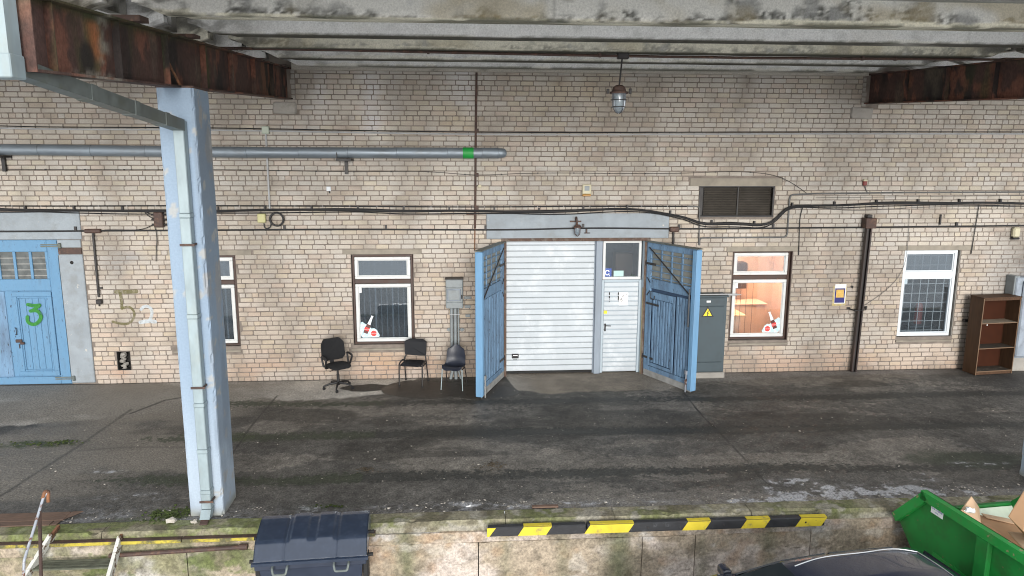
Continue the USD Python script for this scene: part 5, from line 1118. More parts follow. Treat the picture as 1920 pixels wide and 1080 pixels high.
# ------------------------------------------------------------------ square downpipe
dp = Thing('downpipe', 'galvanised square downpipe running back to the blue column and down it', 'downpipe', (-3.36, -6.06, 0))
A0 = np.array([-3.46, -9.16, 6.35]); A1 = np.array([-3.46, -9.16, 5.335])
B0, B1 = np.array([-3.45, -9.10, 5.37]), np.array([-3.325, -6.07, 5.045])
dp.part('upper_pipe', tube([A0, A1], 1, prof=rectprof(0.17, 0.17), up=(0, 1, 0)), 'galv', smooth=False)
dp.part('elbow', [box(A1[0] - 0.095, A1[0] + 0.095, -9.255, -9.06, 5.27, 5.45, 0.008)], 'galv', smooth=False)
dp.part('return_pipe', tube([B0, B1], 1, prof=rectprof(0.135, 0.135), up=(0, 0, 1)), 'galv_dark', smooth=False)
for t in (0.35, 0.62, 0.85):
    q = B0 + (B1 - B0) * t; dq = (B1 - B0) / np.linalg.norm(B1 - B0)
    dp.part('sleeve', tube([q - dq * 0.05, q + dq * 0.05], 1, prof=rectprof(0.147, 0.147), up=(0, 0, 1)), 'galv_dark', smooth=False)
def dpx(z): return -3.325 - 0.002 * (5 - z)
prev = 5.10
for z in (4.0, 2.75, 1.6, 0.98, 0.42, 0.16):
    dp.part('pipe_length', box(dpx(prev) - 0.062, dpx(prev) + 0.062, -6.115, -5.992, z + 0.002, prev, 0.008), 'galv', smooth=False)
    dp.part('joint', box(dpx(prev) - 0.067, dpx(prev) + 0.067, -6.121, -5.988, z - 0.05, z + 0.0015, 0.006), 'galv', smooth=False) if z > 0.3 else None
    prev = z - 0.051 if z > 0.3 else z
dp.part('shoe', hull([(-3.40, -6.115, 0.155), (-3.275, -6.115, 0.155), (-3.40, -5.995, 0.155), (-3.275, -5.995, 0.155), (-3.40, -6.20, 0.06), (-3.275, -6.20, 0.06), (-3.40, -6.08, 0.05), (-3.275, -6.08, 0.05)]), 'galv', smooth=False)
dp.part('drip_plate', hull([(-3.385, -6.19, 0.058), (-3.285, -6.19, 0.058), (-3.385, -6.26, 0.03), (-3.285, -6.26, 0.03), (-3.385, -6.19, 0.05), (-3.285, -6.19, 0.05), (-3.385, -6.26, 0.022), (-3.285, -6.26, 0.022)]), 'rust_pipe', smooth=False)
for z in (3.62, 1.81, 0.27):
    dp.part('clamp', [box(dpx(z) - 0.075, dpx(z) + 0.10, -6.132, -6.122, z - 0.014, z + 0.014), box(dpx(z) + 0.069, dpx(z) + 0.079, -6.131, -5.98, z - 0.012, z + 0.012)], 'rust_pipe', smooth=False)

# ================================================================== PIPES AND CABLES ON THE WALL
PR = 0.105
py_ = -0.235
e1 = at(950, 287, py_ - PR * 0.3); pz = lambda x: np.interp(x, [-9, -4, 0.6], [at(10, 280, py_)[2], at(480, 286, py_)[2], e1[2]])
xs = [-14, -12.2, -10.6] + [at(q, 283, py_)[0] for q in (75, 173, 275, 464, 561, 653, 745, 840, 905)] + [e1[0] - 0.16]
cp = Thing('clad_pipe', 'silver clad insulated pipe along the upper left of the brick wall', 'pipe', (-5, py_, 4.6))
for k, (a, b) in enumerate(zip(xs[:-1], xs[1:])):
    if b <= a: continue
    cp.part('cladding', [tube([(a, py_, pz(a)), (b - 0.004, py_, pz(b))], PR + 0.002 * (k % 2), 28), tube([(b - 0.03, py_, pz(b)), (b - 0.004, py_, pz(b))], PR + 0.0045, 28)], 'foil', smooth=40)
xe_ = xs[-1]
cp.part('end_cap', merge(tube([(xe_, py_, pz(xe_)), (xe_ + 0.07, py_, pz(xe_))], PR - 0.008, 28), lathe([(PR - 0.01, 0), (PR * 0.8, 0.055), (PR * 0.45, 0.085), (0, 0.095)], (xe_ + 0.07, py_, pz(xe_)), 'x', 28)), 'foil', smooth=40)
xg_ = (at(868, 290, py_ - PR)[0], at(888, 290, py_ - PR)[0])
cp.part('green_band', tube([(xg_[0], py_, pz(xg_[0])), (xg_[1], py_, pz(xg_[1]))], PR + 0.008, 28), 'green_tape', label='green identification band', smooth=40)
for px in (647, 2):
    q = at(px, 300, -0.1); x = q[0]
    cp.part('bracket', [box(x - 0.14, x + 0.16, -0.38, -0.01, pz(x) - PR - 0.055, pz(x) - PR - 0.012), box(x - 0.02, x + 0.045, -0.07, -0.012, pz(x) - PR - 0.32, pz(x) - PR - 0.056), box(x - 0.13, x - 0.115, -0.36, -0.34, pz(x) - PR - 0.011, pz(x) - PR + 0.11)], 'black_steel', smooth=False)

def wpath(pts, off=-0.03, n=None, curve=True):
    p = [at(x, y, off) for x, y in pts]
    return spline(p, n or 12 * len(p)) if curve and len(p) > 2 else np.array(p)
def clips(th, path, every, mat='black_steel', h=0.05, up=True, name='hanger', w=0.012):
    L = np.r_[0, np.cumsum(np.linalg.norm(np.diff(path, axis=0), axis=1))]
    for s in np.arange(every * 0.4, L[-1], every):
        q = [np.interp(s, L, path[:, k]) for k in range(3)]
        th.part(name, box(q[0] - w, q[0] + w, q[1] - 0.012, -0.008, q[2] - 0.012, q[2] + (h if up else 0.012)), mat, smooth=False)
# conduit above the clad pipe
c1 = Thing('wall_conduit', 'long thin grey conduit crossing the wall above the silver pipe', 'conduit', (1, -0.03, 5.1))
path = wpath([(-560, 230), (-60, 238), (0, 240), (300, 243), (480, 245), (700, 249), (960, 252), (1440, 251), (1920, 251), (2240, 251)])
c1.part('pipe', tube(path, 0.016, 8), 'light_conduit'); c1.part('upper_cable', tube(path + (0, 0.005, 0.040), 0.011, 6), 'black_cable'); clips(c1, path, 1.05, 'meter_grey', 0.02, name='clip')
# pipe under the canopy carrying the lamp
LY = -4.00
cpth = [at(x, y, LY) for x, y in ((400, 90), (640, 94), (960, 101), (1160, 105), (1440, 109), (1920, 112))]
dxp = np.array([at(1168, 105, LY)[0], LY, at(1168, 105, LY)[2]])
cq = Thing('ceiling_conduit', 'thin brown pipe slung under the canopy ribs', 'conduit', (2, LY, 6.2))
cpth = np.array(cpth); cpth[:, 1] = LY
cq.part('pipe', tube(cpth, 0.020, 8), 'rust_pipe')
for px in (803, 1125, 1176, 1618, 1680):
    q = at(px, 101, LY); z = np.interp(q[0], cpth[:, 0], cpth[:, 2]); cq.part('hanger', box(q[0] - 0.018, q[0] + 0.018, LY - 0.024, LY + 0.024, z - 0.026, z + 0.07), 'rust_pipe', smooth=False)
lamp = Thing('pendant_lamp', 'caged glass lamp hanging below the canopy on a thin rod', 'lamp', (dxp[0], LY, dxp[2]))
lt, lb = at(1161, 163, LY), at(1160, 206, LY); lx, lzt, lzb = lt[0], lt[2], lb[2]; Lh = lzt - lzb
lamp.part('junction_box', box(dxp[0] - 0.085, dxp[0] + 0.085, LY - 0.05, LY + 0.05, dxp[2] - 0.045, dxp[2] + 0.045, 0.012), 'black_steel', smooth=False)
lamp.part('rod', tube([(dxp[0] - 0.01, LY, dxp[2] - 0.03), (lx, LY, lzt + 0.02)], 0.013, 8), 'black_steel')
lamp.part('housing', lathe([(0, lzt + 0.03), (0.05, lzt + 0.025), (0.09, lzt - 0.0), (0.105, lzt - 0.06), (0.138, lzt - 0.075), (0.138, lzt - 0.10), (0, lzt - 0.10)], (lx, LY, 0), 'z', 24), 'rust_pipe', smooth=40)
lamp.part('lug', [box(lx - 0.19, lx - 0.15, LY - 0.015, LY + 0.015, lzt - 0.10, lzt - 0.03, 0.004), box(lx + 0.15, lx + 0.19, LY - 0.015, LY + 0.015, lzt - 0.10, lzt - 0.02, 0.004)], 'black_steel', smooth=False)
gz = lzt - 0.10; gp = [(0.104, gz), (0.108, gz - 0.09), (0.102, gz - 0.17), (0.08, gz - 0.235), (0.045, gz - 0.275), (0, gz - 0.29)]
lamp.part('glass_globe', lathe(gp, (lx, LY, 0), 'z', 24), 'lamp_glass', smooth=True)
lamp.part('glass_core', lathe([(0.0, gz - 0.02), (0.05, gz - 0.03), (0.055, gz - 0.15), (0.03, gz - 0.2), (0, gz - 0.21)], (lx, LY, 0), 'z', 16), 'white_plastic', smooth=True)
for k in range(4):
    a_ = k * math.pi / 2 + 0.5; lamp.part('cage_wire', tube([(lx + (r_ + 0.012) * math.cos(a_), LY + (r_ + 0.012) * math.sin(a_), z_) for r_, z_ in gp], 0.005, 6), 'black_steel')
for z_, r_ in ((gz - 0.09, 0.122), (gz - 0.195, 0.107)):
    lamp.part('cage_ring', tube([(lx + r_ * math.cos(t), LY + r_ * math.sin(t), z_) for t in np.linspace(0, 2 * math.pi, 25)], 0.006, 6, caps=False), 'black_steel')
# vertical pipe at the wall joint
vp = Thing('joint_pipe', 'dark brown vertical pipe from the canopy down to the left door leaf', 'pipe', (0.34, -0.04, 2.8))
path = np.array([at(893.5, 136, -0.04), at(892, 250, -0.04), at(891, 400, -0.04), at(890.5, 428, -0.04)])
vp.part('pipe', tube(path, 0.023, 8), 'rust_pipe')
vp.part('tail', tube([at(890.5, 428, -0.04), at(890, 470, -0.04)], 0.012, 8), 'rust_bright')
for py2 in (245, 328, 390): q = at(892, py2, -0.04); vp.part('clamp', box(q[0] - 0.02, q[0] + 0.06, -0.06, -0.01, q[2] - 0.04, q[2] + 0.04, 0.004), 'rust_pipe', smooth=False)
q = at(884, 401, -0.04); vp.part('stub', box(q[0] - 0.10, q[0] + 0.08, -0.06, -0.015, q[2] - 0.02, q[2] + 0.02, 0.006), 'rust_pipe', smooth=False)
# vertical pale conduit with its box, the yellow box and the coil
vc = Thing('drop_conduit', 'pale grey conduit dropping behind the silver pipe to the cable line', 'conduit', (-4, -0.03, 3.6))
path = np.array([at(498, 245, -0.03), at(501, 300, -0.03), at(506, 395, -0.03)]); vc.part('pipe', tube(path, 0.019, 8), 'light_conduit')
q = at(498.5, 244, -0.03); vc.part('junction_box', box(q[0] - 0.07, q[0] + 0.07, -0.08, -0.01, q[2] - 0.075, q[2] + 0.075, 0.01), 'green_grey_plastic', smooth=False)
q = at(491, 409, -0.04); yb_ = Thing('junction_box', 'pale yellow junction box beside the black cable coil', 'junction box', q)
yb_.part('lid', box(q[0] - 0.08, q[0] + 0.08, -0.09, -0.01, q[2] - 0.09, q[2] + 0.09, 0.012), 'yellow_plastic', smooth=False)
tail = spline([at(495, 419, -0.05), at(498, 428, -0.05), at(505, 427, -0.05), at(508, 418, -0.05)], 20); yb_.part('cable_tail', tube(tail, 0.012, 6), 'black_cable')
q = at(519, 411, -0.05)
coil = [tube([(q[0] + (0.125 + 0.010 * k % 0.03) * math.cos(t), -0.04 - 0.012 * k, q[2] + (0.125 + 0.008 * ((k * 2) % 3)) * math.sin(t)) for t in np.linspace(0, 2 * math.pi, 33)], 0.011, 6, caps=False) for k in range(4)]
solo('cable_coil', coil, 'black_cable', 'round coil of black cable hung on the brick wall', 'cable coil')
# main black cable line with hangers
mc = Thing('cable_line', 'thick black cable line strung along the wall, dipping below the louvred vent', 'cable', (1.5, -0.05, 3.6))
pts = [(-560, 389), (-80, 391), (0, 393), (70, 394), (200, 395), (280, 396), (400, 396), (480, 394), (560, 393), (660, 394), (760, 396), (860, 395), (950, 397), (1070, 396), (1205, 394), (1255, 402), (1290, 410), (1312, 418), (1350, 420), (1400, 421), (1445, 417), (1462, 403), (1475, 391), (1500, 386), (1570, 385), (1635, 382), (1705, 381), (1770, 381), (1836, 380), (1905, 381), (2020, 385), (2240, 383)]
path = wpath(pts, -0.06, 240); mc.part('cable', tube(path, 0.024, 8), 'black_cable')
p2 = path.copy(); p2[:, 2] -= 0.03 + 0.03 * np.abs(np.sin(np.arange(len(p2)) * 0.13)); p2[:, 1] -= 0.012; mc.part('cable', tube(p2, 0.012, 6), 'black_cable')
p3 = path.copy(); p3[:, 2] += 0.018 + 0.016 * np.sin(np.arange(len(p3)) * 0.21); p3[:, 1] -= 0.02; mc.part('cable', tube(p3, 0.010, 6), 'black_cable')
clips(mc, path, 0.93, 'black_steel', 0.085, w=0.017)
uc = Thing('upper_cable', 'thin black cable clipped just above the thick cable line, ending at the vent', 'cable', (-3, -0.03, 3.7))
pts = [(-560, 383), (-80, 385), (0, 386), (240, 386), (480, 386), (700, 387), (890, 388), (1070, 387), (1290, 387)]
path = wpath(pts, -0.025, 90); uc.part('cable', tube(path, 0.014, 8), 'black_cable'); clips(uc, path, 0.55, 'light_conduit', 0.012, name='clip', w=0.008)
cv = arc_corner([at(1288, 387, -0.03), at(1312, 387, -0.03), at(1310.5, 459, -0.03)], 0.08, 6); uc.part('bend', tube(cv, 0.014, 8), 'grey_cable')
lc = Thing('lower_cable', 'long black cable running level with the door lintels across the whole wall', 'cable', (1.5, -0.03, 3.3))
pts = [(-560, 435), (-80, 434), (0, 434), (160, 433), (320, 432), (480, 431), (680, 430), (890, 431), (1000, 430), (1080, 428), (1260, 429), (1440, 428), (1640, 426), (1920, 423), (2240, 421)]
path = wpath(pts, -0.04, 120); lc.part('cable', tube(path, 0.017, 8), 'black_cable'); clips(lc, path, 2.05, 'black_steel', 0.09, w=0.022)
for px, py2, w_, h_ in ((174, 433, 0.16, 0.04), (1264, 430, 0.10, 0.055)):
    q = at(px, py2, -0.05); lc.part('tee_box', box(q[0] - w_, q[0] + w_, -0.10, -0.015, q[2] - h_, q[2] + h_, 0.02), 'rust_pipe', smooth=False)
lc.part('drop', tube([at(1263, 433, -0.05), at(1262, 470, -0.05)], 0.022, 8), 'black_steel')
q = at(174, 433, -0.04)
dr = Thing('drop_pipe', 'black drop pipe with a small box, right of the closed blue door', 'pipe', (-7.4, -0.04, 1.7))
dr.part('pipe', tube([at(174, 436, -0.05), at(185, 557, -0.05)], 0.022, 8), 'black_steel'); q = at(187, 565, -0.05)
dr.part('switch_box', [box(q[0] - 0.06, q[0] + 0.05, -0.10, -0.012, q[2] - 0.05, q[2] + 0.04, 0.012), tube([(q[0] - 0.02, -0.05, q[2] - 0.05), (q[0] - 0.02, -0.05, q[2] - 0.10)], 0.014, 6)], 'black_steel', smooth=False)
q = at(189, 540, -0.03); dr.part('clip', box(q[0] - 0.05, q[0] + 0.03, -0.05, -0.01, q[2] - 0.015, q[2] + 0.015), 'black_steel', smooth=False)
# brown junction box beside the column
q = at(299, 411.5, -0.05); jb = Thing('fuse_box', 'brown metal junction box with cable glands, left of the blue column', 'junction box', q)
jb.part('lid', box(q[0] - 0.09, q[0] + 0.085, -0.12, -0.01, q[2] - 0.155, q[2] + 0.15, 0.015), 'rust_pipe', smooth=False)
for k in range(3):
    for s in (-1, 1): jb.part('gland', tube([(q[0] + s * 0.085, -0.06, q[2] - 0.1 + 0.1 * k), (q[0] + s * 0.15, -0.06, q[2] - 0.1 + 0.1 * k)], 0.02, 8), 'black_steel')
for pts in ([(270, 396), (282, 401), (289, 404)], [(270, 396), (280, 406), (289, 410)], [(289, 420), (275, 427), (230, 431), (196, 431)], [(289, 423), (292, 432), (293, 470), (292.5, 490)]):
    jb.part('lead', tube(wpath(pts, -0.06, 24), 0.008, 6), 'black_cable')
# thin old wire with hooks across the upper wall
tw_ = Thing('old_wire', 'thin dark wire on small hooks across the middle of the upper wall', 'wire', (0, -0.02, 4.4))
pts = [(-560, 312), (-60, 316), (0, 317), (250, 318), (480, 319), (700, 322), (820, 323), (890, 328), (960, 326), (1130, 325), (1300, 324), (1420, 324), (1464, 333), (1512, 362)]
path = wpath(pts, -0.02, 130); tw_.part('wire', tube(path, 0.006, 5), 'black_cable'); clips(tw_, path, 0.75, 'black_steel', 0.012, name='hook', w=0.014)
rc = Thing('right_conduit', 'dark conduit stepping up from the right door leaf and along the right wall', 'conduit', (8, -0.03, 4))
path = arc_corner([at(1311.5, 460, -0.03), at(1312.5, 446, -0.03), at(1476, 444.5, -0.03), at(1481, 365, -0.03), at(1530, 363, -0.03)], 0.10, 6)
path = np.vstack([path, [at(x, y, -0.03) for x, y in ((1700, 361), (1920, 360), (2240, 359))]])
rc.part('pipe', tube(path, 0.017, 8), 'grey_cable'); clips(rc, path, 0.9, 'light_conduit', 0.015, name='clip', w=0.01)
p2 = wpath([(1530, 371), (1690, 369), (1920, 367), (2010, 367)], -0.02, 40); rc.part('thin_wire', tube(p2, 0.005, 5), 'grey_cable')
p2 = wpath([(1440, 421), (1452, 414), (1465, 402), (1560, 392), (1700, 390), (1905, 388)], -0.03, 60); rc.part('thin_wire', tube(p2, 0.006, 5), 'grey_cable')
for k, (pts, nm) in enumerate((([(1507, 384), (1502, 400), (1499, 435), (1497.5, 478)], 'loose black wire hanging right of the orange-lit window'), ([(1836, 383), (1830, 420), (1826, 445), (1821, 476)], 'loose black wire hanging above the right end of the latticed window'), ([(1705, 392), (1703.5, 440), (1701, 468), (1690, 510), (1660, 545), (1612, 578)], 'thin wire looping from the cable line past the latticed window to the drainpipe'))):
    solo('loose_wire', tube(wpath(pts, -0.035, 40), 0.009 if k < 2 else 0.005, 6), 'black_cable' if k < 2 else 'grey_cable', nm, 'wire', 'loose wires hanging on the right part of the wall')
q0, q1 = at(1763.5, 402, -0.02), at(1762, 421, -0.02); solo('steel_stub', box(q0[0] - 0.014, q0[0] + 0.014, -0.05, -0.008, q1[2], q0[2]), 'black_steel', 'short black steel stub on the bricks above the latticed window', 'bracket', smooth=False)

# ------------------------------------------------------------------ small things fixed to the wall
def wallbox(name, label, cat, px, py, w, h, dpt, mat, c=0.01):
    q = at(px, py, -dpt); t = Thing(name, label, cat, (q[0], 0, q[2])); t.part('case', box(q[0] - w / 2, q[0] + w / 2, -dpt, -0.008, q[2] - h / 2, q[2] + h / 2, c), mat, smooth=False); return t, q
t, q = wallbox('bell_box', 'small white box with a hanging wire end on the wall left of the door', 'box', 616, 354, 0.09, 0.095, 0.045, 'white_plastic'); t.part('wire_end', tube([(q[0] + 0.01, -0.03, q[2] - 0.045), (q[0] + 0.015, -0.03, q[2] - 0.09)], 0.014, 6), 'black_cable')
wallbox('sensor_box', 'tiny cream box beside the vertical brown pipe', 'box', 899.5, 349, 0.065, 0.06, 0.04, 'cream_plastic')
t, q = wallbox('alarm_siren', 'cream alarm box with an amber foot above the door lintel', 'alarm', 1100.5, 355, 0.185, 0.20, 0.07, 'cream_plastic', 0.015)
t.part('amber_foot', box(q[0] - 0.09, q[0] + 0.09, -0.072, -0.01, q[2] - 0.145, q[2] - 0.101, 0.015), 'amber', smooth=False); t.part('dark_window', box(q[0] - 0.05, q[0] + 0.055, -0.076, -0.0705, q[2] - 0.03, q[2] + 0.07, 0.004), 'meter_grey', smooth=False)
t, q = wallbox('red_siren', 'tiny red siren on the wall above the right conduit', 'siren', 1623, 343, 0.085, 0.11, 0.07, 'red_plastic', 0.015); t.part('cap', box(q[0] - 0.045, q[0] + 0.045, -0.075, -0.01, q[2] + 0.03, q[2] + 0.075, 0.012), 'cream_plastic', smooth=False); t.part('lead', tube([(q[0], -0.03, q[2] - 0.05), (q[0] + 0.02, -0.025, q[2] - 0.10), (q[0] + 0.10, -0.02, q[2] - 0.22)], 0.008, 6), 'grey_cable')
t, q = wallbox('bulkhead_lamp', 'cream wall lamp with a dark foot above the bookcase', 'lamp', 1908, 436, 0.16, 0.22, 0.12, 'cream_plastic', 0.03); t.part('foot', box(q[0] - 0.082, q[0] + 0.082, -0.122, -0.01, q[2] - 0.155, q[2] - 0.108, 0.02), 'plastic_black', smooth=False)
# caged lamp on the door lintel
q = at(1083, 428, -0.13); bl = Thing('door_lamp', 'rusty caged lamp fixed to the lintel over the roller door', 'lamp', (q[0], -0.1, q[2]))
bl.part('bracket', [tube(spline([(q[0] - 0.01, -0.10, q[2] + 0.06), (q[0] - 0.02, -0.12, q[2] + 0.17), (q[0] - 0.02, -0.06, q[2] + 0.22), (q[0] - 0.02, -0.02, q[2] + 0.16)], 16), 0.022, 8), box(q[0] - 0.15, q[0] + 0.09, -0.045, -0.022, q[2] + 0.12, q[2] + 0.15)], 'rust_pipe', smooth=30)
bl.part('housing', lathe([(0, 0.10), (0.05, 0.095), (0.075, 0.06), (0.09, 0.05), (0.09, 0.03), (0, 0.03)], (q[0], -0.13, q[2] - 0.02), 'z', 18), 'rust_pipe', smooth=40)
bl.part('glass_globe', lathe([(0.055, 0.03), (0.06, -0.04), (0.045, -0.10), (0, -0.13)], (q[0], -0.13, q[2] - 0.02), 'z', 18), 'lamp_glass', smooth=True)
for k in range(4):
    a_ = k * math.pi / 2 + 0.4; bl.part('cage_wire', tube([(q[0] + r_ * math.cos(a_), -0.13 + r_ * math.sin(a_), q[2] - 0.02 + z_) for r_, z_ in ((0.075, 0.03), (0.072, -0.04), (0.056, -0.11), (0.0, -0.15))], 0.005, 6), 'rust_pipe')
q = at(1100, 433, -0.04); bl.part('side_clip', [box(q[0] - 0.05, q[0] + 0.07, -0.07, -0.022, q[2] - 0.05, q[2] - 0.035), box(q[0] - 0.02, q[0] + 0.01, -0.07, -0.022, q[2] - 0.03, q[2] + 0.04)], 'rust_pipe', smooth=False)
# meter box with three pipes
q0, q1 = at(836, 579, -0.22), at(868, 524, -0.22); mb = Thing('meter_box', 'grey metal meter box above the plastic chair, with three pipes to the ground', 'meter box', ((q0[0] + q1[0]) / 2, -0.1, 0))
xa_, xb_, za_, zb2 = q0[0], q1[0], q0[2], q1[2]; xm = (xa_ + xb_) / 2
mb.part('case', box(xa_, xb_, -0.21, -0.01, za_, zb2, 0.02), 'meter_grey', smooth=False)
mb.part('top_cover', box(xa_ + 0.004, xb_ - 0.004, -0.235, -0.2105, zb2 - 0.17, zb2 - 0.005, 0.012), 'meter_grey', smooth=False)
mb.part('bottom_cover', box(xa_ + 0.004, xb_ - 0.004, -0.235, -0.2105, za_ + 0.005, za_ + 0.14, 0.012), 'meter_grey', smooth=False)
mb.part('door', box(xa_ + 0.03, xb_ - 0.045, -0.245, -0.2105, za_ + 0.165, zb2 - 0.195, 0.018), 'box_blue_grey', smooth=False)
mb.part('door_panel', box(xa_ + 0.055, xb_ - 0.07, -0.256, -0.2455, za_ + 0.19, zb2 - 0.22, 0.01), 'meter_grey', smooth=False)
mb.part('latch', box(xb_ - 0.042, xb_ - 0.015, -0.245, -0.2105, za_ + 0.21, za_ + 0.29, 0.006), 'black_steel', smooth=False)
mb.part('lip', box(xa_ - 0.01, xb_ + 0.01, -0.24, -0.01, zb2 + 0.001, zb2 + 0.018), 'black_steel', smooth=False)
for ox, r_ in ((-0.065, 0.032), (0.012, 0.036), (0.078, 0.019)): mb.part('pipe', tube([(xm + ox, -0.12, za_ + 0.0), (xm + ox, -0.12, 0.16), (xm + ox + 0.5 * ox, -0.12, 0.0)], r_, 12), 'meter_grey', smooth=40)
mb.part('pipe_strap', box(xm - 0.11, xm + 0.11, -0.165, -0.155, za_ - 0.14, za_ - 0.125), 'light_conduit', smooth=False)
for s in (-1, 1):
    q = at(842 if s < 0 else 866, 618, -0.02); mb.part('wall_clip', [box(q[0] - 0.05, q[0] + 0.05, -0.03, -0.008, q[2] - 0.025, q[2] + 0.025, 0.01), box(q[0] - 0.02, q[0] + 0.02, -0.04, -0.008, q[2] - 0.04, q[2] + 0.04, 0.008)], 'meter_grey', smooth=False)
for py2, w_ in ((558, 0.16), (575, 0.13), (592, 0.10)):
    q = at(877, py2, -0.015); solo('wall_plate', box(q[0] - w_ / 2, q[0] + w_ / 2, -0.022, -0.008, q[2] - 0.03, q[2] + 0.03, 0.006), 'meter_grey', {558: 'topmost', 575: 'middle', 592: 'lowest'}[py2] + ' of three small grey plates between the meter box and the blue door leaf', 'plate', 'grey plates beside the meter box', smooth=False)
# poster
q = at(1574, 553, -0.012); pz0 = q[2]
ps = Thing('framed_poster', 'small navy blue poster with a gold disc, on old yellowed paper on the bricks', 'poster', (q[0], 0, pz0))
ps.part('backing', box(q[0] - 0.155, q[0] + 0.155, -0.016, -0.012, pz0 - 0.24, pz0 + 0.20, 0.001), 'poster_edge', smooth=False)
ps.part('paper', box(q[0] - 0.115, q[0] + 0.135, -0.0195, -0.0165, pz0 - 0.19, pz0 + 0.24, 0.001), 'print_white', smooth=False)
ps.part('print', box(q[0] - 0.11, q[0] + 0.115, -0.0225, -0.02, pz0 - 0.175, pz0 + 0.15, 0.001), 'navy_print', smooth=False)
ps.part('picture', box(q[0] - 0.085, q[0] + 0.09, -0.0255, -0.023, pz0 - 0.055, pz0 + 0.12), 'gold_print', smooth=False)
ps.part('disc', prism(sg.Point(q[0] + 0.01, pz0 + 0.035).buffer(0.07, 20), -0.0295, -0.026), 'sticker_yellow' if False else 'gold_print', smooth=False)
t = meshkit.text_mesh('alus', 0.03, 0.001)
q = at(1598.5, 537, -0.04); solo('wall_hook', [box(q[0] - 0.03, q[0] + 0.01, -0.03, -0.008, q[2] - 0.01, q[2] + 0.01), box(q[0] - 0.005, q[0] + 0.012, -0.05, -0.008, q[2] - 0.04, q[2] + 0.012)], 'black_steel', 'small black hook right of the navy poster', 'hook', smooth=False)
# brown box-section drain on the right
q0, q1 = at(1629, 426, -0.12), at(1600, 691, -0.12); ds = Thing('brown_drainpipe', 'dark brown open drainpipe with a hopper box, between the poster and the latticed window', 'drainpipe', (q1[0], -0.1, 0))
for ox, w_, mt in ((-0.045, 0.03, 'drain_brown'), (0.0, 0.05, 'black_steel'), (0.045, 0.03, 'drain_brown')):
    ds.part('channel', bar((q0[0] + ox, -0.12 if ox else -0.09, q0[2]), (q1[0] + ox, -0.12 if ox else -0.09, 0.005), 0.09 if ox else 0.04, w_, up=(1, 0, 0)), mt, smooth=False)
ds.part('hopper', [box(q0[0] - 0.12, q0[0] + 0.115, -0.22, -0.01, q0[2] - 0.02, q0[2] + 0.20, 0.01)], 'rust_pipe', smooth=False)
ds.part('spout', box(q0[0] - 0.06, q0[0] + 0.05, -0.15, -0.008, q0[2] + 0.201, q0[2] + 0.27, 0.01), 'black_steel', smooth=False)
q = at(1612, 580, -0.12); ds.part('bracket', [tube([(q[0] - 0.20, -0.02, q[2]), (q[0] - 0.13, -0.17, q[2] - 0.02), (q[0] + 0.11, -0.17, q[2]), (q[0] + 0.19, -0.02, q[2] + 0.02)], 0.013, 8), box(q[0] - 0.24, q[0] - 0.17, -0.03, -0.008, q[2] - 0.02, q[2] + 0.03), box(q[0] + 0.16, q[0] + 0.22, -0.03, -0.008, q[2] - 0.01, q[2] + 0.05)], 'black_steel', smooth=False)
# grey electrical cabinet
q0, q1 = at(1357, 700, -0.42), at(1357, 557, -0.42); cx1 = q0[0]; cx0 = cx1 - 0.85; cz1 = q1[2]
cb = Thing('electric_cabinet', 'dark grey electrical cabinet with a yellow warning triangle, behind the right door leaf', 'cabinet', ((cx0 + cx1) / 2, -0.2, 0))
cb.part('plinth', box(cx0 - 0.02, cx1 + 0.02, -0.43, -0.01, 0.0, 0.13, 0.015), 'concrete', smooth=False)
cb.part('case', box(cx0, cx1, -0.38, -0.01, 0.131, cz1, 0.008), 'cabinet', smooth=False)
cb.part('door', box(cx0 + 0.02, cx1 - 0.06, -0.405, -0.381, 0.37, cz1 - 0.21, 0.006), 'cabinet', smooth=False)
cb.part('base_panel', box(cx0 + 0.02, cx1 - 0.06, -0.405, -0.381, 0.15, 0.355, 0.006), 'cabinet', smooth=False)
cb.part('top_panel', box(cx0 + 0.02, cx1 - 0.04, -0.408, -0.381, cz1 - 0.195, cz1 - 0.02, 0.006), 'cabinet', smooth=False)
cb.part('roof', box(cx0 - 0.02, cx1 + 0.03, -0.43, -0.01, cz1 + 0.001, cz1 + 0.03, 0.006), 'cabinet', smooth=False)
tq = at(1327, 585, -0.41); s = 0.135
tri = sg.Polygon([(tq[0] - s, tq[2] - 0.11), (tq[0] + s, tq[2] - 0.11), (tq[0], tq[2] + 0.125)])
cb.part('warning_triangle', prism(tri, -0.410, -0.4055), 'print_black', smooth=False); cb.part('triangle_face', prism(tri.buffer(-0.024, join_style=2), -0.4125, -0.4105), 'sticker_yellow', smooth=False)
bolt = sg.Polygon([(0.012, 0.07), (-0.03, -0.012), (-0.004, -0.006), (-0.016, -0.062), (-0.026, -0.05), (-0.012, -0.085), (0.012, -0.058), (0.0, -0.06), (0.028, 0.014), (0.004, 0.006), (0.03, 0.066)])
cb.part('lightning_bolt', prism(affinity.translate(affinity.scale(bolt.buffer(0), 0.85, 0.85, origin=(0, 0)), tq[0], tq[2] - 0.025), -0.4145, -0.4128), 'print_black', smooth=False)
lq = at(1329, 565.5, -0.41); cb.part('label_plate', box(lq[0] - 0.045, lq[0] + 0.045, -0.4115, -0.4085, lq[2] - 0.02, lq[2] + 0.02), 'print_white', smooth=False)
q0, q1 = at(1312, 553, -0.30), at(1389, 553.5, -0.30); solo('pale_rod', [tube([(q0[0], -0.30, q0[2]), (q1[0] - 0.08, -0.30, q0[2])], 0.022, 10), tube([(q1[0] - 0.08, -0.30, q0[2]), (q1[0] + 0.01, -0.30, q0[2])], 0.011, 8)], 'light_conduit', 'pale rod lying on top of the grey electrical cabinet', 'rod')
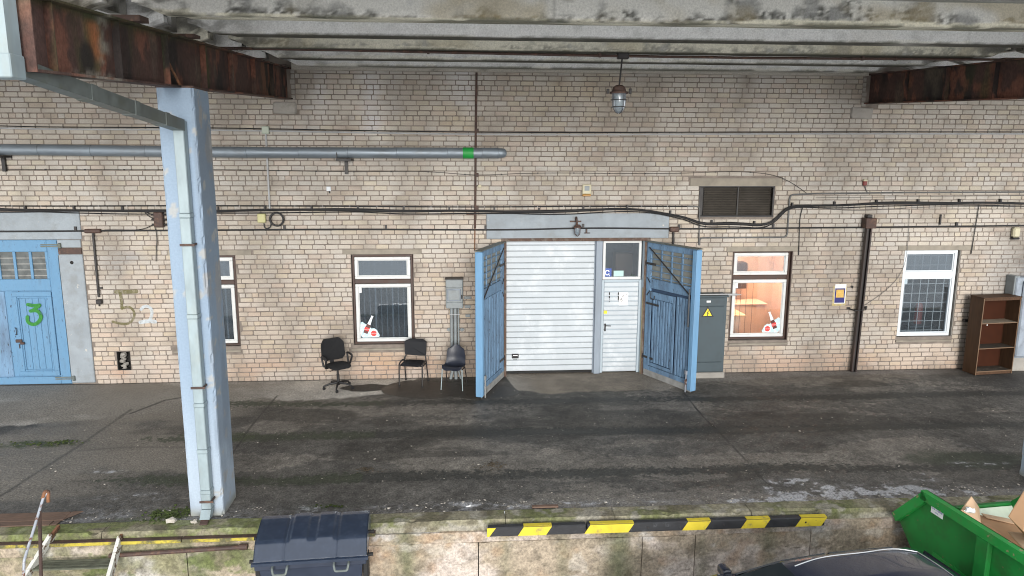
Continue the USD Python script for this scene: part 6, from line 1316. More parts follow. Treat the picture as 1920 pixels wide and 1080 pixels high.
# blue-grey box behind the bookcase
q0 = at(1886, 690, -0.30); q1 = at(1886, 521, -0.30); eb = Thing('electric_cabinet', 'blue grey electrical cabinet in the sooty corner behind the bookcase', 'cabinet', (q0[0] + 0.5, -0.15, 0))
ex0, ez1 = q0[0], q1[2]
eb.part('case', box(ex0, ex0 + 1.0, -0.30, -0.01, 0.30, ez1, 0.02), 'box_blue_grey', smooth=False); eb.part('door', box(ex0 + 0.14, ex0 + 0.9, -0.36, -0.301, 0.34, ez1 - 0.06, 0.03), 'box_blue_grey', smooth=False); eb.part('door_panel', box(ex0 + 0.28, ex0 + 0.8, -0.385, -0.361, ez1 - 0.75, ez1 - 0.20, 0.02), 'box_blue_grey', smooth=False)
eb.part('side_flange', box(ex0 - 0.03, ex0 + 0.10, -0.27, -0.008, 0.3, ez1 + 0.03, 0.01), 'meter_grey', smooth=False); eb.part('plinth', box(ex0 + 0.05, ex0 + 0.95, -0.28, -0.01, 0, 0.299), 'concrete', smooth=False)

# ================================================================== FURNITURE ON THE DOCK
def place(o, phi):
    c, s = math.cos(phi), math.sin(phi); return frame(np.r_[np.asarray(o)[:2], 0.012], [c, s, 0], [-s, c, 0], [0, 0, 1.0])
def rbox(x0, x1, y0, y1, z0, z1, r, n=4):
    """Rounded cushion: hull of small spheres."""
    pts = []
    s = trimesh.creation.icosphere(1, 1.0).vertices
    rx = min(r, (x1 - x0) / 2 - 1e-4); ry = min(r, (y1 - y0) / 2 - 1e-4); rz = min(r, (z1 - z0) / 2 - 1e-4)
    for x in (x0 + rx, x1 - rx):
        for y in (y0 + ry, y1 - ry):
            for z in (z0 + rz, z1 - rz): pts.append(s * [rx, ry, rz] + [x, y, z])
    return hull(np.vstack(pts))
# swivel office chair
o = (fl(618, 737) + fl(643, 737) + fl(609, 724) + fl(660, 723)) / 4 + np.array([0.02, 0.03, 0]); T = place(o, math.radians(35))
oc = Thing('office_chair', 'black swivel office chair with loop armrests, left of the other two chairs', 'office chair', (o[0], o[1], 0))
def P_(th, nm, m, mat, **k): th.part(nm, move(merge(*m) if isinstance(m, (list, tuple)) else m, T), mat, **k)
seat = rbox(-0.235, 0.235, -0.24, 0.21, 0.45, 0.53, 0.13); v = seat.vertices; v[:, 2] += 0.12 * np.clip(np.abs(v[:, 0]) - 0.15, 0, 1) * 0.6 - 0.25 * np.clip(-v[:, 1] - 0.14, 0, 1)
P_(oc, 'seat', seat, 'fabric_black', smooth=50)
bkp = sg.Polygon([(-0.17, 0.60), (0.17, 0.60), (0.215, 0.66), (0.205, 0.90), (0.15, 0.97), (-0.15, 0.97), (-0.205, 0.90), (-0.215, 0.66)]).buffer(0.035, 6)
bkm = prism(bkp, 0.20, 0.255); v = bkm.vertices; v[:, 1] += 0.10 * (v[:, 2] - 0.6) + 0.35 * 0 - 0.9 * (v[:, 0] ** 2); 
P_(oc, 'backrest', bkm, 'fabric_black', smooth=35)
P_(oc, 'back_bracket', tube(spline([(0, 0.02, 0.43), (0, 0.22, 0.44), (0, 0.27, 0.55), (0, 0.275, 0.72)], 14), 1, prof=rectprof(0.08, 0.025)), 'plastic_black')
for s in (-1, 1):
    P_(oc, 'armrest', tube(arc_corner([(s * 0.20, 0.02, 0.46), (s * 0.27, 0.0, 0.47), (s * 0.285, -0.10, 0.68), (s * 0.285, 0.14, 0.70), (s * 0.27, 0.06, 0.48)], 0.06, 5), 0.020, 8), 'plastic_black')
P_(oc, 'mechanism', box(-0.09, 0.09, -0.10, 0.12, 0.41, 0.447, 0.01), 'plastic_black', smooth=False)
P_(oc, 'lever', tube([(-0.05, -0.02, 0.425), (-0.2, -0.05, 0.405)], 0.008, 6), 'plastic_black')
P_(oc, 'gas_column', [tube([(0, 0, 0.08), (0, 0, 0.30)], [0.033, 0.028], 12), tube([(0, 0, 0.30), (0, 0, 0.42)], 0.018, 12)], 'plastic_black', smooth=40)
for k in range(5):
    a_ = math.radians(72 * k + 20); ca, sa_ = math.cos(a_), math.sin(a_)
    P_(oc, 'base_leg', tube([(0.02 * ca, 0.02 * sa_, 0.125), (0.17 * ca, 0.17 * sa_, 0.115), (0.30 * ca, 0.30 * sa_, 0.075)], [0.030, 0.024, 0.016], 8), 'plastic_black')
    P_(oc, 'castor', [lathe([(0, -0.024), (0.027, -0.022), (0.029, 0), (0.027, 0.022), (0, 0.024)], (0.30 * ca + 0.012, 0.30 * sa_, 0.029), 'x', 14), tube([(0.30 * ca, 0.30 * sa_, 0.03), (0.30 * ca, 0.30 * sa_, 0.08)], 0.010, 6)], 'plastic_black', smooth=40)
# visitor chair
o = (fl(748, 726) + fl(792, 728) + fl(760, 713.5) + fl(803, 715.5)) / 4; T = place(o, math.radians(-13))
vc_ = Thing('visitor_chair', 'black padded visitor chair with a tube frame, under the right side of the window', 'chair', (o[0], o[1], 0))
seat = rbox(-0.225, 0.225, -0.225, 0.19, 0.425, 0.485, 0.09); v = seat.vertices; v[:, 2] -= 0.35 * np.clip(-v[:, 1] - 0.15, 0, 1) * 0.5
P_(vc_, 'seat', seat, 'vinyl_black', smooth=50)
bkm = prism(sg.Polygon([(-0.19, 0.61), (0.19, 0.61), (0.20, 0.84), (0.13, 0.87), (-0.13, 0.87), (-0.20, 0.84)]).buffer(0.035, 6), 0.19, 0.235); v = bkm.vertices; v[:, 1] += 0.14 * (v[:, 2] - 0.6) - 0.8 * v[:, 0] ** 2
P_(vc_, 'backrest', bkm, 'vinyl_black', smooth=35)
for s in (-1, 1):
    P_(vc_, 'front_leg', tube(arc_corner([(s * 0.245, -0.21, 0), (s * 0.245, -0.19, 0.48), (s * 0.245, 0.05, 0.50), (s * 0.235, 0.14, 0.46)], 0.08, 6), 0.0155, 8), 'black_steel')
    P_(vc_, 'rear_leg', tube([(s * 0.245, 0.25, 0), (s * 0.235, 0.14, 0.47), (s * 0.20, 0.20, 0.62), (s * 0.19, 0.235, 0.80)], 0.014, 8), 'black_steel')
    P_(vc_, 'rail', tube([(s * 0.245, -0.18, 0.425), (s * 0.235, 0.14, 0.425)], 0.012, 8), 'black_steel')
P_(vc_, 'cross_bar', [tube([(-0.24, -0.12, 0.42), (0.24, -0.12, 0.42)], 0.012, 8), tube([(-0.24, 0.12, 0.42), (0.24, 0.12, 0.42)], 0.012, 8)], 'black_steel')
for sx in (-1, 1):
    for yy in (-0.21, 0.25): P_(vc_, 'foot_cap', tube([(sx * 0.245, yy, -0.001), (sx * 0.245, yy * 0.99, 0.03)], 0.020, 8), 'rubber')
# plastic shell chair
o = (fl(826, 734.5) + fl(867, 736.5) + fl(837, 718.5) + fl(877, 720.5)) / 4; T = place(o, math.radians(-14))
pc = Thing('plastic_chair', 'navy plastic shell chair on thin metal legs, below the meter box', 'chair', (o[0], o[1], 0))
prof_ = spline([(0, -0.235, 0.425), (0, -0.20, 0.455), (0, -0.02, 0.44), (0, 0.12, 0.445), (0, 0.185, 0.52), (0, 0.205, 0.68), (0, 0.235, 0.85)], 30)
tt = np.linspace(0, 1, 30); hw = np.interp(tt, [0, 0.06, 0.2, 0.45, 0.6, 0.8, 0.92, 1.0], [0.15, 0.20, 0.225, 0.215, 0.20, 0.19, 0.17, 0.10])
S = np.linspace(-1, 1, 17); V0 = []
for k in range(30):
    cup = np.where(tt[k] < 0.5, 0.035, 0.0) * S ** 4; fw = np.where(tt[k] > 0.35, 0.05 * smooth(0.35, 0.6, tt[k]), 0.0) * S ** 2
    V0.append(np.stack([S * hw[k], prof_[k, 1] - fw, prof_[k, 2] + cup - 0.03 * (tt[k] < 0.08) * S ** 2 - 0.05 * smooth(0.9, 1.0, tt[k]) * S ** 4], 1))
V0 = np.array(V0); du = np.gradient(V0, axis=0); dv = np.gradient(V0, axis=1); nn = np.cross(dv, du); nn /= np.linalg.norm(nn, axis=2, keepdims=True) + 1e-9
def sheet(V): a, b = V.shape[:2]; i, j = np.meshgrid(np.arange(a - 1), np.arange(b - 1), indexing='ij'); q = i * b + j; return np.stack([q, q + 1, q + b + 1, q + b], -1).reshape(-1, 4)
q = sheet(V0); nA = 30 * 17; Vv = np.vstack([(V0 + nn * 0.004).reshape(-1, 3), (V0 - nn * 0.004).reshape(-1, 3)])
bd = [k for k in range(17)] + [k * 17 + 16 for k in range(1, 30)] + [29 * 17 + k for k in range(15, -1, -1)] + [k * 17 for k in range(28, 0, -1)]
qs = np.array([(bd[k], bd[(k + 1) % len(bd)], bd[(k + 1) % len(bd)] + nA, bd[k] + nA) for k in range(len(bd))])
Q = np.vstack([q, q[:, ::-1] + nA, qs]); shell = trimesh.Trimesh(Vv, np.vstack([Q[:, [0, 1, 2]], Q[:, [0, 2, 3]]]), process=False)
P_(pc, 'shell', shell, 'plastic_navy', smooth=40)
for s in (-1, 1):
    P_(pc, 'front_leg', tube([(s * 0.225, -0.20, 0), (s * 0.205, -0.16, 0.42), (s * 0.10, -0.10, 0.43)], 0.0105, 8), 'galv', label='dull metal front leg')
    P_(pc, 'rear_leg', tube([(s * 0.22, 0.23, 0), (s * 0.20, 0.10, 0.42), (s * 0.10, 0.05, 0.43)], 0.0115, 8), 'black_steel')
P_(pc, 'seat_frame', [tube([(-0.205, -0.16, 0.42), (-0.2, 0.10, 0.42)], 0.011, 8), tube([(0.205, -0.16, 0.42), (0.2, 0.10, 0.42)], 0.011, 8)], 'black_steel')
# bookcase
F0, F1 = fl(1828, 704.5), fl(1897, 700.5); eu = (F1 - F0)[:2]; Wb = np.linalg.norm(eu); eu = eu / Wb; T = frame([F0[0], F0[1], 0.01], [eu[0], eu[1], 0], [-eu[1], eu[0], 0], [0, 0, 1.0])
bc = Thing('bookcase', 'brown veneered open bookcase with three bays, standing by the wall at the right', 'bookcase', (F0[0] + 0.4, F0[1] + 0.2, 0))
Hb, Db = 1.70, 0.36
P_(bc, 'side_panel', box(0, 0.02, 0, Db, 0, Hb, 0.002), 'oak_side', smooth=False); P_(bc, 'side_panel', box(Wb - 0.02, Wb, 0, Db, 0, Hb, 0.002), 'oak_side', smooth=False)
P_(bc, 'panel_edge', box(0.001, 0.019, -0.003, -0.0005, 0, Hb), 'oak_edge', smooth=False); P_(bc, 'panel_edge', box(Wb - 0.019, Wb - 0.001, -0.003, -0.0005, 0, Hb), 'oak_edge', smooth=False)
P_(bc, 'top', box(-0.012, Wb + 0.012, -0.015, Db, Hb + 0.001, Hb + 0.024, 0.003), 'oak_side', smooth=False); P_(bc, 'top_rail', box(0.021, Wb - 0.021, 0.004, 0.02, Hb - 0.05, Hb - 0.001), 'oak_side', smooth=False)
P_(bc, 'back_panel', box(0.021, Wb - 0.021, Db - 0.012, Db - 0.004, 0.06, Hb - 0.001), 'back_red', smooth=False)
P_(bc, 'shelf', box(0.021, Wb - 0.021, 0.008, Db - 0.013, Hb - 0.56, Hb - 0.542), 'shelf_dusty', label='top shelf, pale with dust', smooth=False)
P_(bc, 'shelf', box(0.021, Wb - 0.021, 0.008, Db - 0.013, Hb - 1.12, Hb - 1.102), 'shelf_dirty', label='middle shelf, dark and dirty', smooth=False)
P_(bc, 'shelf', box(0.021, Wb - 0.021, 0.008, Db - 0.013, 0.062, 0.08), 'shelf_dirty', label='bottom shelf, dark and dirty', smooth=False)
for z_ in (Hb - 0.56, Hb - 1.12, 0.062): P_(bc, 'shelf_edge', box(0.021, Wb - 0.021, 0.004, 0.0075, z_, z_ + 0.018), 'oak_edge', smooth=False)
P_(bc, 'plinth', box(0.021, Wb - 0.021, 0.012, 0.028, 0.0, 0.061), 'oak_side', smooth=False)
for x_ in (0.15, 0.47): P_(bc, 'white_clip', box(x_, x_ + 0.025, Db - 0.03, Db - 0.0125, Hb - 0.69, Hb - 0.65, 0.008), 'print_white', smooth=False)
q = at(1811, 601, -0.05); solo('wall_bracket', box(q[0] - 0.06, q[0] + 0.10, -0.10, -0.008, q[2] - 0.03, q[2] + 0.03, 0.01), 'black_steel', 'dark bracket on the wall beside the bookcase', 'bracket', smooth=False)

# ================================================================== IN THE YARD
# wheeled waste container
L_, R_ = fl(474, 1056, 0.0), fl(688, 1042, 0.0); ce = (L_ + R_) / 2; ang = math.atan2(R_[1] - L_[1], R_[0] - L_[0]); Wl = np.linalg.norm((R_ - L_)[:2])
T = frame([ce[0], ce[1], YARD_Z], [math.cos(ang), math.sin(ang), 0], [-math.sin(ang), math.cos(ang), 0], [0, 0, 1.0])
wb_ = Thing('waste_container', 'slate blue wheeled waste container with a rounded lid against the dock wall', 'waste container', (ce[0], ce[1] + 0.4, YARD_Z))
h = Wl / 2; Zl = -YARD_Z
prof_l = np.array([(-0.005, Zl - 0.005), (0.0, Zl + 0.012), (0.018, Zl + 0.03), (0.08, Zl + 0.098), (0.138, Zl + 0.160), (0.18, Zl + 0.182), (0.30, Zl + 0.212), (0.42, Zl + 0.238), (0.56, Zl + 0.258), (0.66, Zl + 0.25), (0.715, Zl + 0.215), (0.735, Zl + 0.15), (0.74, Zl - 0.005)])
from scipy.interpolate import CubicSpline
s_ = np.r_[0, np.cumsum(np.linalg.norm(np.diff(prof_l, axis=0), axis=1))]; pl = np.stack([np.interp(np.linspace(0, s_[-1], 60), s_, prof_l[:, k]) for k in (0, 1)], 1)
sx = np.linspace(-h, h, 121)
rib = np.zeros_like(sx)
for c_, w_ in ((-0.155, 0.098), (0.155, 0.098)): rib += 0.016 * (smooth(-w_ - 0.012, -w_ + 0.012, sx - c_) - smooth(w_ - 0.012, w_ + 0.012, sx - c_))
for c_ in (-0.31, 0.31): rib -= 0.012 * np.exp(-((sx - c_) / 0.012) ** 2)
Vl = np.zeros((121, 60, 3))
dpl = np.gradient(pl, axis=0); nl_ = np.stack([-dpl[:, 1], dpl[:, 0]], 1); nl_ /= np.linalg.norm(nl_, axis=1, keepdims=True)
zone = smooth(0.20, 0.24, np.linspace(0, 1, 60)) * (1 - smooth(0.72, 0.80, np.linspace(0, 1, 60)))
for k in range(121):
    taper = 1 - 0.012 * np.linspace(0, 1, 60); Vl[k, :, 0] = sx[k] * taper
    groove = rib[k] if rib[k] > 0 else 0; neg = rib[k] if rib[k] < 0 else 0
    off_ = groove * zone + neg; Vl[k, :, 1:] = pl + nl_ * off_[:, None]
q = sheet(Vl); lid = trimesh.Trimesh(Vl.reshape(-1, 3), np.vstack([q[:, [0, 1, 2]], q[:, [0, 2, 3]]]), process=False)
P_(wb_, 'lid', lid, 'bin_blue', smooth=35)
endp = [(a, b) for a, b in pl]
for s in (-1, 1): P_(wb_, 'lid_end', prismx(sg.Polygon(endp), s * h - (0.012 if s > 0 else -0.0), s * h + (0.0 if s > 0 else 0.012)), 'bin_blue', smooth=False)
P_(wb_, 'lid_lip', tube([(-h - 0.015, -0.02, Zl - 0.012), (h + 0.015, -0.02, Zl - 0.012)], 1, prof=rectprof(0.05, 0.035)), 'bin_blue', smooth=False)
body = hull([(-h + 0.05, 0.03, Zl - 0.03), (h - 0.05, 0.03, Zl - 0.03), (-h + 0.05, 0.70, Zl - 0.03), (h - 0.05, 0.70, Zl - 0.03), (-h + 0.15, 0.14, 0.22), (h - 0.15, 0.14, 0.22), (-h + 0.15, 0.64, 0.22), (h - 0.15, 0.64, 0.22)])
P_(wb_, 'body', body, 'bin_body', smooth=False)
P_(wb_, 'body_rim', ring(-h + 0.0, h - 0.0, 0, 0, 0.05, 0, 0) if False else merge(box(-h + 0.01, h - 0.01, 0.0, 0.05, Zl - 0.11, Zl - 0.032, 0.01), box(-h + 0.01, -h + 0.06, 0.051, 0.70, Zl - 0.11, Zl - 0.032, 0.01), box(h - 0.06, h - 0.01, 0.051, 0.70, Zl - 0.11, Zl - 0.032, 0.01)), 'bin_body', smooth=False)
for c_ in (-0.345, 0.36):
    P_(wb_, 'handle', tube(arc_corner([(c_ - 0.085, 0.0, Zl - 0.03), (c_ - 0.085, -0.075, Zl - 0.05), (c_ - 0.07, -0.10, Zl - 0.115), (c_ + 0.07, -0.10, Zl - 0.115), (c_ + 0.085, -0.075, Zl - 0.05), (c_ + 0.085, 0.0, Zl - 0.03)], 0.02, 4), 0.014, 8), 'galv_dark', smooth=40)
for s in (-1, 1):
    for yy, zz_, r_ in ((0.42, 0.135, 0.022), (0.12, 0.0, 0.022)):
        P_(wb_, 'trunnion', tube([(s * (h - 0.02), yy, Zl + zz_ - 0.05), (s * (h + 0.065), yy, Zl + zz_ - 0.05)], r_, 10), 'rubber')
    P_(wb_, 'side_bracket', box(s * (h - 0.03) - 0.03, s * (h - 0.03) + 0.03, 0.08, 0.36, Zl - 0.45, Zl - 0.112, 0.01), 'rubber', smooth=False)
    for yy in (0.2, 0.58):
        P_(wb_, 'wheel', [lathe([(0, -0.025), (0.08, -0.025), (0.10, -0.015), (0.10, 0.015), (0.08, 0.025), (0, 0.025)], (s * (h - 0.22), yy, 0.10), 'x', 20), box(s * (h - 0.22) - 0.04, s * (h - 0.22) + 0.04, yy - 0.03, yy + 0.03, 0.12, 0.225)], 'rubber', smooth=40)

# green skip
A_ = np.array([5.793, -6.50, 0.02]); e2 = np.array([0.10, -1.0, 0]) / math.hypot(0.1, 1); e1 = np.array([1.0, 0.10, 0]) / math.hypot(0.1, 1)
T = frame([A_[0], A_[1], 0], e1, -e2, [0, 0, 1.0])          # local y points back towards the dock: v = -y
Wsk = 1.72; L_s = 3.9
sk = Thing('green_skip', 'green steel skip with cardboard in it, standing against the dock wall', 'skip', (A_[0] + 0.9, A_[1] - 2, YARD_Z))
prf = [(0, 0.02), (0.50, 0.565), (L_s - 0.5, 0.565), (L_s, 0.02), (L_s - 0.06, -0.06), (L_s - 1.15, YARD_Z + 0.06), (1.15, YARD_Z + 0.06), (0.06, -0.06)]
def side(x0, x1): return prismx(sg.Polygon([(-v_, z_) for v_, z_ in prf]), x0, x1)
P_(sk, 'side_plate', side(-0.006, 0.006), 'green_skip', smooth=False); P_(sk, 'side_plate', side(Wsk - 0.006, Wsk + 0.006), 'green_skip', smooth=False)
def skbar(p, q, w, h_): return bar(p, q, w, h_, up=(1, 0, 0))
for x_ in (-0.045, Wsk + 0.045):
    s = -1 if x_ < 0 else 1
    for (va, za), (vb, zb3), nm in (((0.0, 0.02), (0.5, 0.565), 'end_rim'), ((0.47, 0.565), (L_s - 0.47, 0.565), 'top_rim'), ((L_s - 0.5, 0.565), (L_s, 0.02), 'end_rim')):
        a3, b3 = np.array([x_ + 0.0, -va, za]), np.array([x_, -vb, zb3]); d3 = (b3 - a3) / np.linalg.norm(b3 - a3); nrm = np.array([0, d3[2], -d3[1]]); nrm = nrm if nrm[2] > 0 else -nrm
        m = hull([a3 + s2 * np.array([0.05, 0, 0]) - nrm * t2 + d3 * 0 for s2 in (-0.7, 1.0) for t2 in (0.0, 0.115)] + [b3 + s2 * np.array([0.05, 0, 0]) - nrm * t2 for s2 in (-0.7, 1.0) for t2 in (0.0, 0.115)])
        P_(sk, nm, m, 'green_rim', smooth=False)
P_(sk, 'end_plate', hull([(0.007, -0.02, 0.0), (Wsk - 0.007, -0.02, 0.0), (0.007, -1.15, YARD_Z + 0.06), (Wsk - 0.007, -1.15, YARD_Z + 0.06), (0.007, -0.05, 0.0), (Wsk - 0.007, -0.05, 0.0), (0.007, -1.18, YARD_Z + 0.06), (Wsk - 0.007, -1.18, YARD_Z + 0.06)]), 'green_skip', smooth=False)
P_(sk, 'end_lining', hull([(0.008, -0.053, 0.0), (Wsk - 0.008, -0.053, 0.0), (0.008, -1.12, YARD_Z + 0.1), (Wsk - 0.008, -1.12, YARD_Z + 0.1), (0.008, -0.057, 0.0), (Wsk - 0.008, -0.057, 0.0), (0.008, -1.124, YARD_Z + 0.1), (Wsk - 0.008, -1.124, YARD_Z + 0.1)]), 'pale_green', label='inside face of the far end, scraped to pale green', smooth=False)
P_(sk, 'end_lip', box(-0.02, Wsk + 0.02, -0.045, 0.02, 0.0, 0.035, 0.008), 'green_skip', smooth=False)
P_(sk, 'near_end_plate', hull([(0.007, -L_s + 0.02, 0.0), (Wsk - 0.007, -L_s + 0.02, 0.0), (0.007, -L_s + 1.15, YARD_Z + 0.06), (Wsk - 0.007, -L_s + 1.15, YARD_Z + 0.06), (0.007, -L_s + 0.03, 0.0), (Wsk - 0.007, -L_s + 0.03, 0.0), (0.007, -L_s + 1.16, YARD_Z + 0.06), (Wsk - 0.007, -L_s + 1.16, YARD_Z + 0.06)]), 'green_skip', smooth=False)
P_(sk, 'floor_plate', box(0, Wsk, -L_s + 1.15, -1.15, YARD_Z + 0.02, YARD_Z + 0.07), 'green_skip', smooth=False)
P_(sk, 'runner', [box(0.2, 0.3, -L_s + 0.9, -0.9, YARD_Z, YARD_Z + 0.018), box(Wsk - 0.3, Wsk - 0.2, -L_s + 0.9, -0.9, YARD_Z, YARD_Z + 0.018)], 'black_steel', smooth=False)
def on_side(px, py):   # point of the near-left plate seen along a line of sight
    d = _ray(px, py); n_ = e1; t = ((A_ - 0.01 * e1 - EYE) @ n_) / (d @ n_); return EYE + d * t
def loc(p): q = np.linalg.inv(T) @ np.r_[p, 1]; return q[:3]
s0 = loc(on_side(1850, 1020)); P_(sk, 'stiffener', box(-0.075, -0.0065, s0[1] - 0.09, s0[1] + 0.09, YARD_Z + 0.3, 0.45, 0.01), 'green_skip', smooth=False)
s1, s2 = loc(on_side(1748, 1046)), loc(on_side(1830, 1108))
P_(sk, 'bracket', [bar((-0.05, s1[1], s1[2]), (-0.05, s2[1], s2[2]), 0.012, 0.085, up=(1, 0, 0)), bar((-0.013, s1[1], s1[2] + 0.045), (-0.013, s2[1], s2[2] + 0.045), 0.09, 0.012, up=(1, 0, 0))], 'green_rim', smooth=False)
k0, k1 = loc(on_side(1749, 949)), loc(on_side(1765, 968)); zc_ = (k0[2] + k1[2]) / 2 - 0.005; yc_ = (k0[1] + k1[1]) / 2
P_(sk, 'sticker', box(-0.0095, -0.0065, yc_ - 0.10, yc_ + 0.10, zc_ - 0.055, zc_ + 0.055), 'print_white', smooth=False)
for txt, hh, zo in (('CZ žalia', 0.034, 0.002), ('+370', 0.016, -0.035)):
    t = meshkit.text_mesh(txt, hh, 0.001); v = t.vertices; v[:, 0] -= v[:, 0].mean(); t.vertices = np.stack([-0.0097 - v[:, 2], yc_ - v[:, 0], zc_ + zo + v[:, 1]], 1); P_(sk, 'sticker_lettering', t, 'sign_blue', smooth=False)
# cardboard in the skip: each sheet laid by three corners seen, at its own height
def sheet_card(name, label, pts, mat, th=0.012):
    p = np.array(pts, float); n_ = np.cross(p[1] - p[0], p[2] - p[0]); n_ /= np.linalg.norm(n_); n_ = n_ if n_[2] > 0 else -n_
    solo(name, hull(np.vstack([p, p - n_ * th])), mat, label, 'cardboard', 'cardboard thrown into the green skip', smooth=False)
def inside(px, py, Y): return at(px, py, Y)
sheet_card('cardboard_flap', 'pale upright cardboard flap near the far end of the skip', [at(1796, 966, -7.05), at(1822, 931, -6.98), at(1836, 951, -6.98), at(1840, 985, -7.10)], 'cardboard_pale')
fz = fl(1850, 985, 0.15)
sheet_card('cardboard_sheet', 'large flat brown cardboard sheet lying in the skip', [fl(1812, 962, 0.12), fl(1905, 975, 0.12), fl(2050, 1070, 0.06), fl(1925, 1055, 0.10), fl(1850, 1000, 0.12)], 'cardboard')
sheet_card('cardboard_strip', 'narrow pale cardboard strip across the back of the flat sheet', [fl(1840, 962, 0.16), fl(1900, 974, 0.16), fl(1912, 984, 0.14), fl(1850, 970, 0.15)], 'cardboard_pale')
sheet_card('cardboard_box', 'tall tilted cardboard panel at the right edge of the picture, in the skip', [at(1892, 969, -7.55), at(1925, 915, -7.45), at(1975, 930, -7.35), at(1945, 1030, -7.75), at(1919, 996, -7.75)], 'cardboard')
sheet_card('cardboard_sheet', 'cream cardboard piece lying on the flat sheet in the skip', [fl(1889, 996, 0.19), fl(1930, 1000, 0.24), fl(1945, 1050, 0.22), fl(1920, 1030, 0.20)], 'cardboard_pale')
q = at(1818, 957, -7.12); t = trimesh.creation.icosphere(1, 0.05); t.vertices *= [1.3, 0.8, 0.6]; t.vertices += 0.012 * rng.normal(size=t.vertices.shape); t.apply_translation(q); solo('paper_scrap', t, 'print_white', 'crumpled white paper scrap on the cardboard in the skip', 'paper', smooth=False)
# thick filling below, so that the sheets lie on something
solo('waste_fill', [move(rbox(0.1 + 0.05 * k, Wsk - 0.1 - 0.04 * k, -3.0 + 0.3 * k, -0.75 - 0.12 * k, -1.0 + 0.28 * k, -0.72 + 0.28 * k, 0.03), T) for k in range(3)], 'cardboard', 'pile of flattened cardboard filling the skip', 'cardboard', kind='stuff', smooth=False)

# dark blue car, only its roof and bonnet edge in the picture
ca_ = math.radians(8.0); O = np.array([3.66, -7.84]); u1 = np.array([math.cos(ca_), math.sin(ca_)]); u2 = np.array([-math.sin(ca_), math.cos(ca_)])
O = np.array([3.55, -7.90]); oc_ = O - 0.60 * u2; T = frame([oc_[0], oc_[1], YARD_Z], [u1[0] * 0.98, u1[1] * 0.98, 0], [u2[0] * 1.08, u2[1] * 1.08, 0], [0, 0, 1.09])
car = Thing('parked_car', 'dark blue car parked below the dock beside the green skip', 'car', (oc_[0], oc_[1], YARD_Z))
def loft(stations, n=13):
    """Body skin from half-sections: each station is (x, [(half width, height), ...])."""
    rows = []
    for x_, sec in stations:
        s = np.array(sec, float); L = np.r_[0, np.cumsum(np.linalg.norm(np.diff(s, axis=0), axis=1))]; ss = np.stack([np.interp(np.linspace(0, L[-1], n), L, s[:, k]) for k in (0, 1)], 1)
        full = np.vstack([ss, (ss * [-1, 1])[::-1]]); rows.append(np.c_[np.full(len(full), x_), full])
    Vr = np.array(rows); q = sheet(Vr); a, b = Vr.shape[:2]
    caps = []
    for r0, rev in ((0, False), (a - 1, True)):
        idx = r0 * b + np.arange(b)
        caps += [(idx[0], idx[k + 1], idx[k]) if not rev else (idx[0], idx[k], idx[k + 1]) for k in range(1, b - 1)]
    m = trimesh.Trimesh(Vr.reshape(-1, 3), np.vstack([q[:, [0, 1, 2]], q[:, [0, 2, 3]], np.array(caps)]), process=False); m.fix_normals(); return m
def sec(w, belt, top): return [(0.05, 0.22), (w - 0.10, 0.22), (w, 0.38), (w + 0.01, belt - 0.28), (w - 0.03, belt - 0.02), (w - 0.10, top - 0.012), (w * 0.5, top + 0.012), (0.01, top + 0.02)]
P_(car, 'body', loft([(-1.86, sec(0.55, 0.62, 0.60)), (-1.80, sec(0.70, 0.70, 0.70)), (-1.6, sec(0.79, 0.92, 0.94)), (-1.2, sec(0.85, 1.03, 1.04)), (-0.62, sec(0.87, 1.09, 1.085)), (0.0, sec(0.87, 1.06, 1.03)), (1.3, sec(0.86, 1.06, 1.03)), (2.0, sec(0.83, 1.0, 0.98)), (2.18, sec(0.76, 0.93, 0.9))]), 'car_paint', smooth=40)
def cab(w, z): return np.array([(w, z)])
gh = loft([(-0.80, [(0.80, 0.98), (0.74, 1.03), (0.5, 1.06), (0.01, 1.07)]), (-0.35, [(0.82, 1.0), (0.62, 1.19), (0.45, 1.22), (0.01, 1.235)]), (0.0, [(0.82, 1.0), (0.54, 1.315), (0.42, 1.35), (0.01, 1.37)]), (0.35, [(0.82, 1.0), (0.53, 1.345), (0.42, 1.38), (0.01, 1.40)]), (1.0, [(0.82, 1.0), (0.53, 1.35), (0.42, 1.385), (0.01, 1.405)]), (1.60, [(0.81, 1.0), (0.53, 1.32), (0.42, 1.355), (0.01, 1.375)]), (1.80, [(0.80, 1.0), (0.57, 1.24), (0.45, 1.28), (0.01, 1.295)]), (2.12, [(0.76, 0.97), (0.70, 0.99), (0.5, 1.0), (0.01, 1.005)])], 15)
P_(car, 'cabin', gh, 'car_paint', smooth=35)
def patch(q, off=0.006):
    p = np.array(q, float); n_ = np.cross(p[1] - p[0], p[2] - p[0]); n_ /= np.linalg.norm(n_)
    c_ = p.mean(0); n_ = n_ if n_ @ (c_ - np.array([0.4, 0, 1.0])) > 0 else -n_
    return hull(np.vstack([p + n_ * off, p - n_ * 0.004]))
P_(car, 'windscreen', patch([(-0.76, -0.66, 1.055), (-0.76, 0.66, 1.055), (-0.06, 0.45, 1.338), (-0.06, -0.45, 1.338)], 0.025), 'car_glass', smooth=False)
P_(car, 'rear_window', patch([(2.08, -0.62, 1.02), (2.08, 0.62, 1.02), (1.83, 0.47, 1.27), (1.83, -0.47, 1.27)], 0.016), 'car_glass', smooth=False)
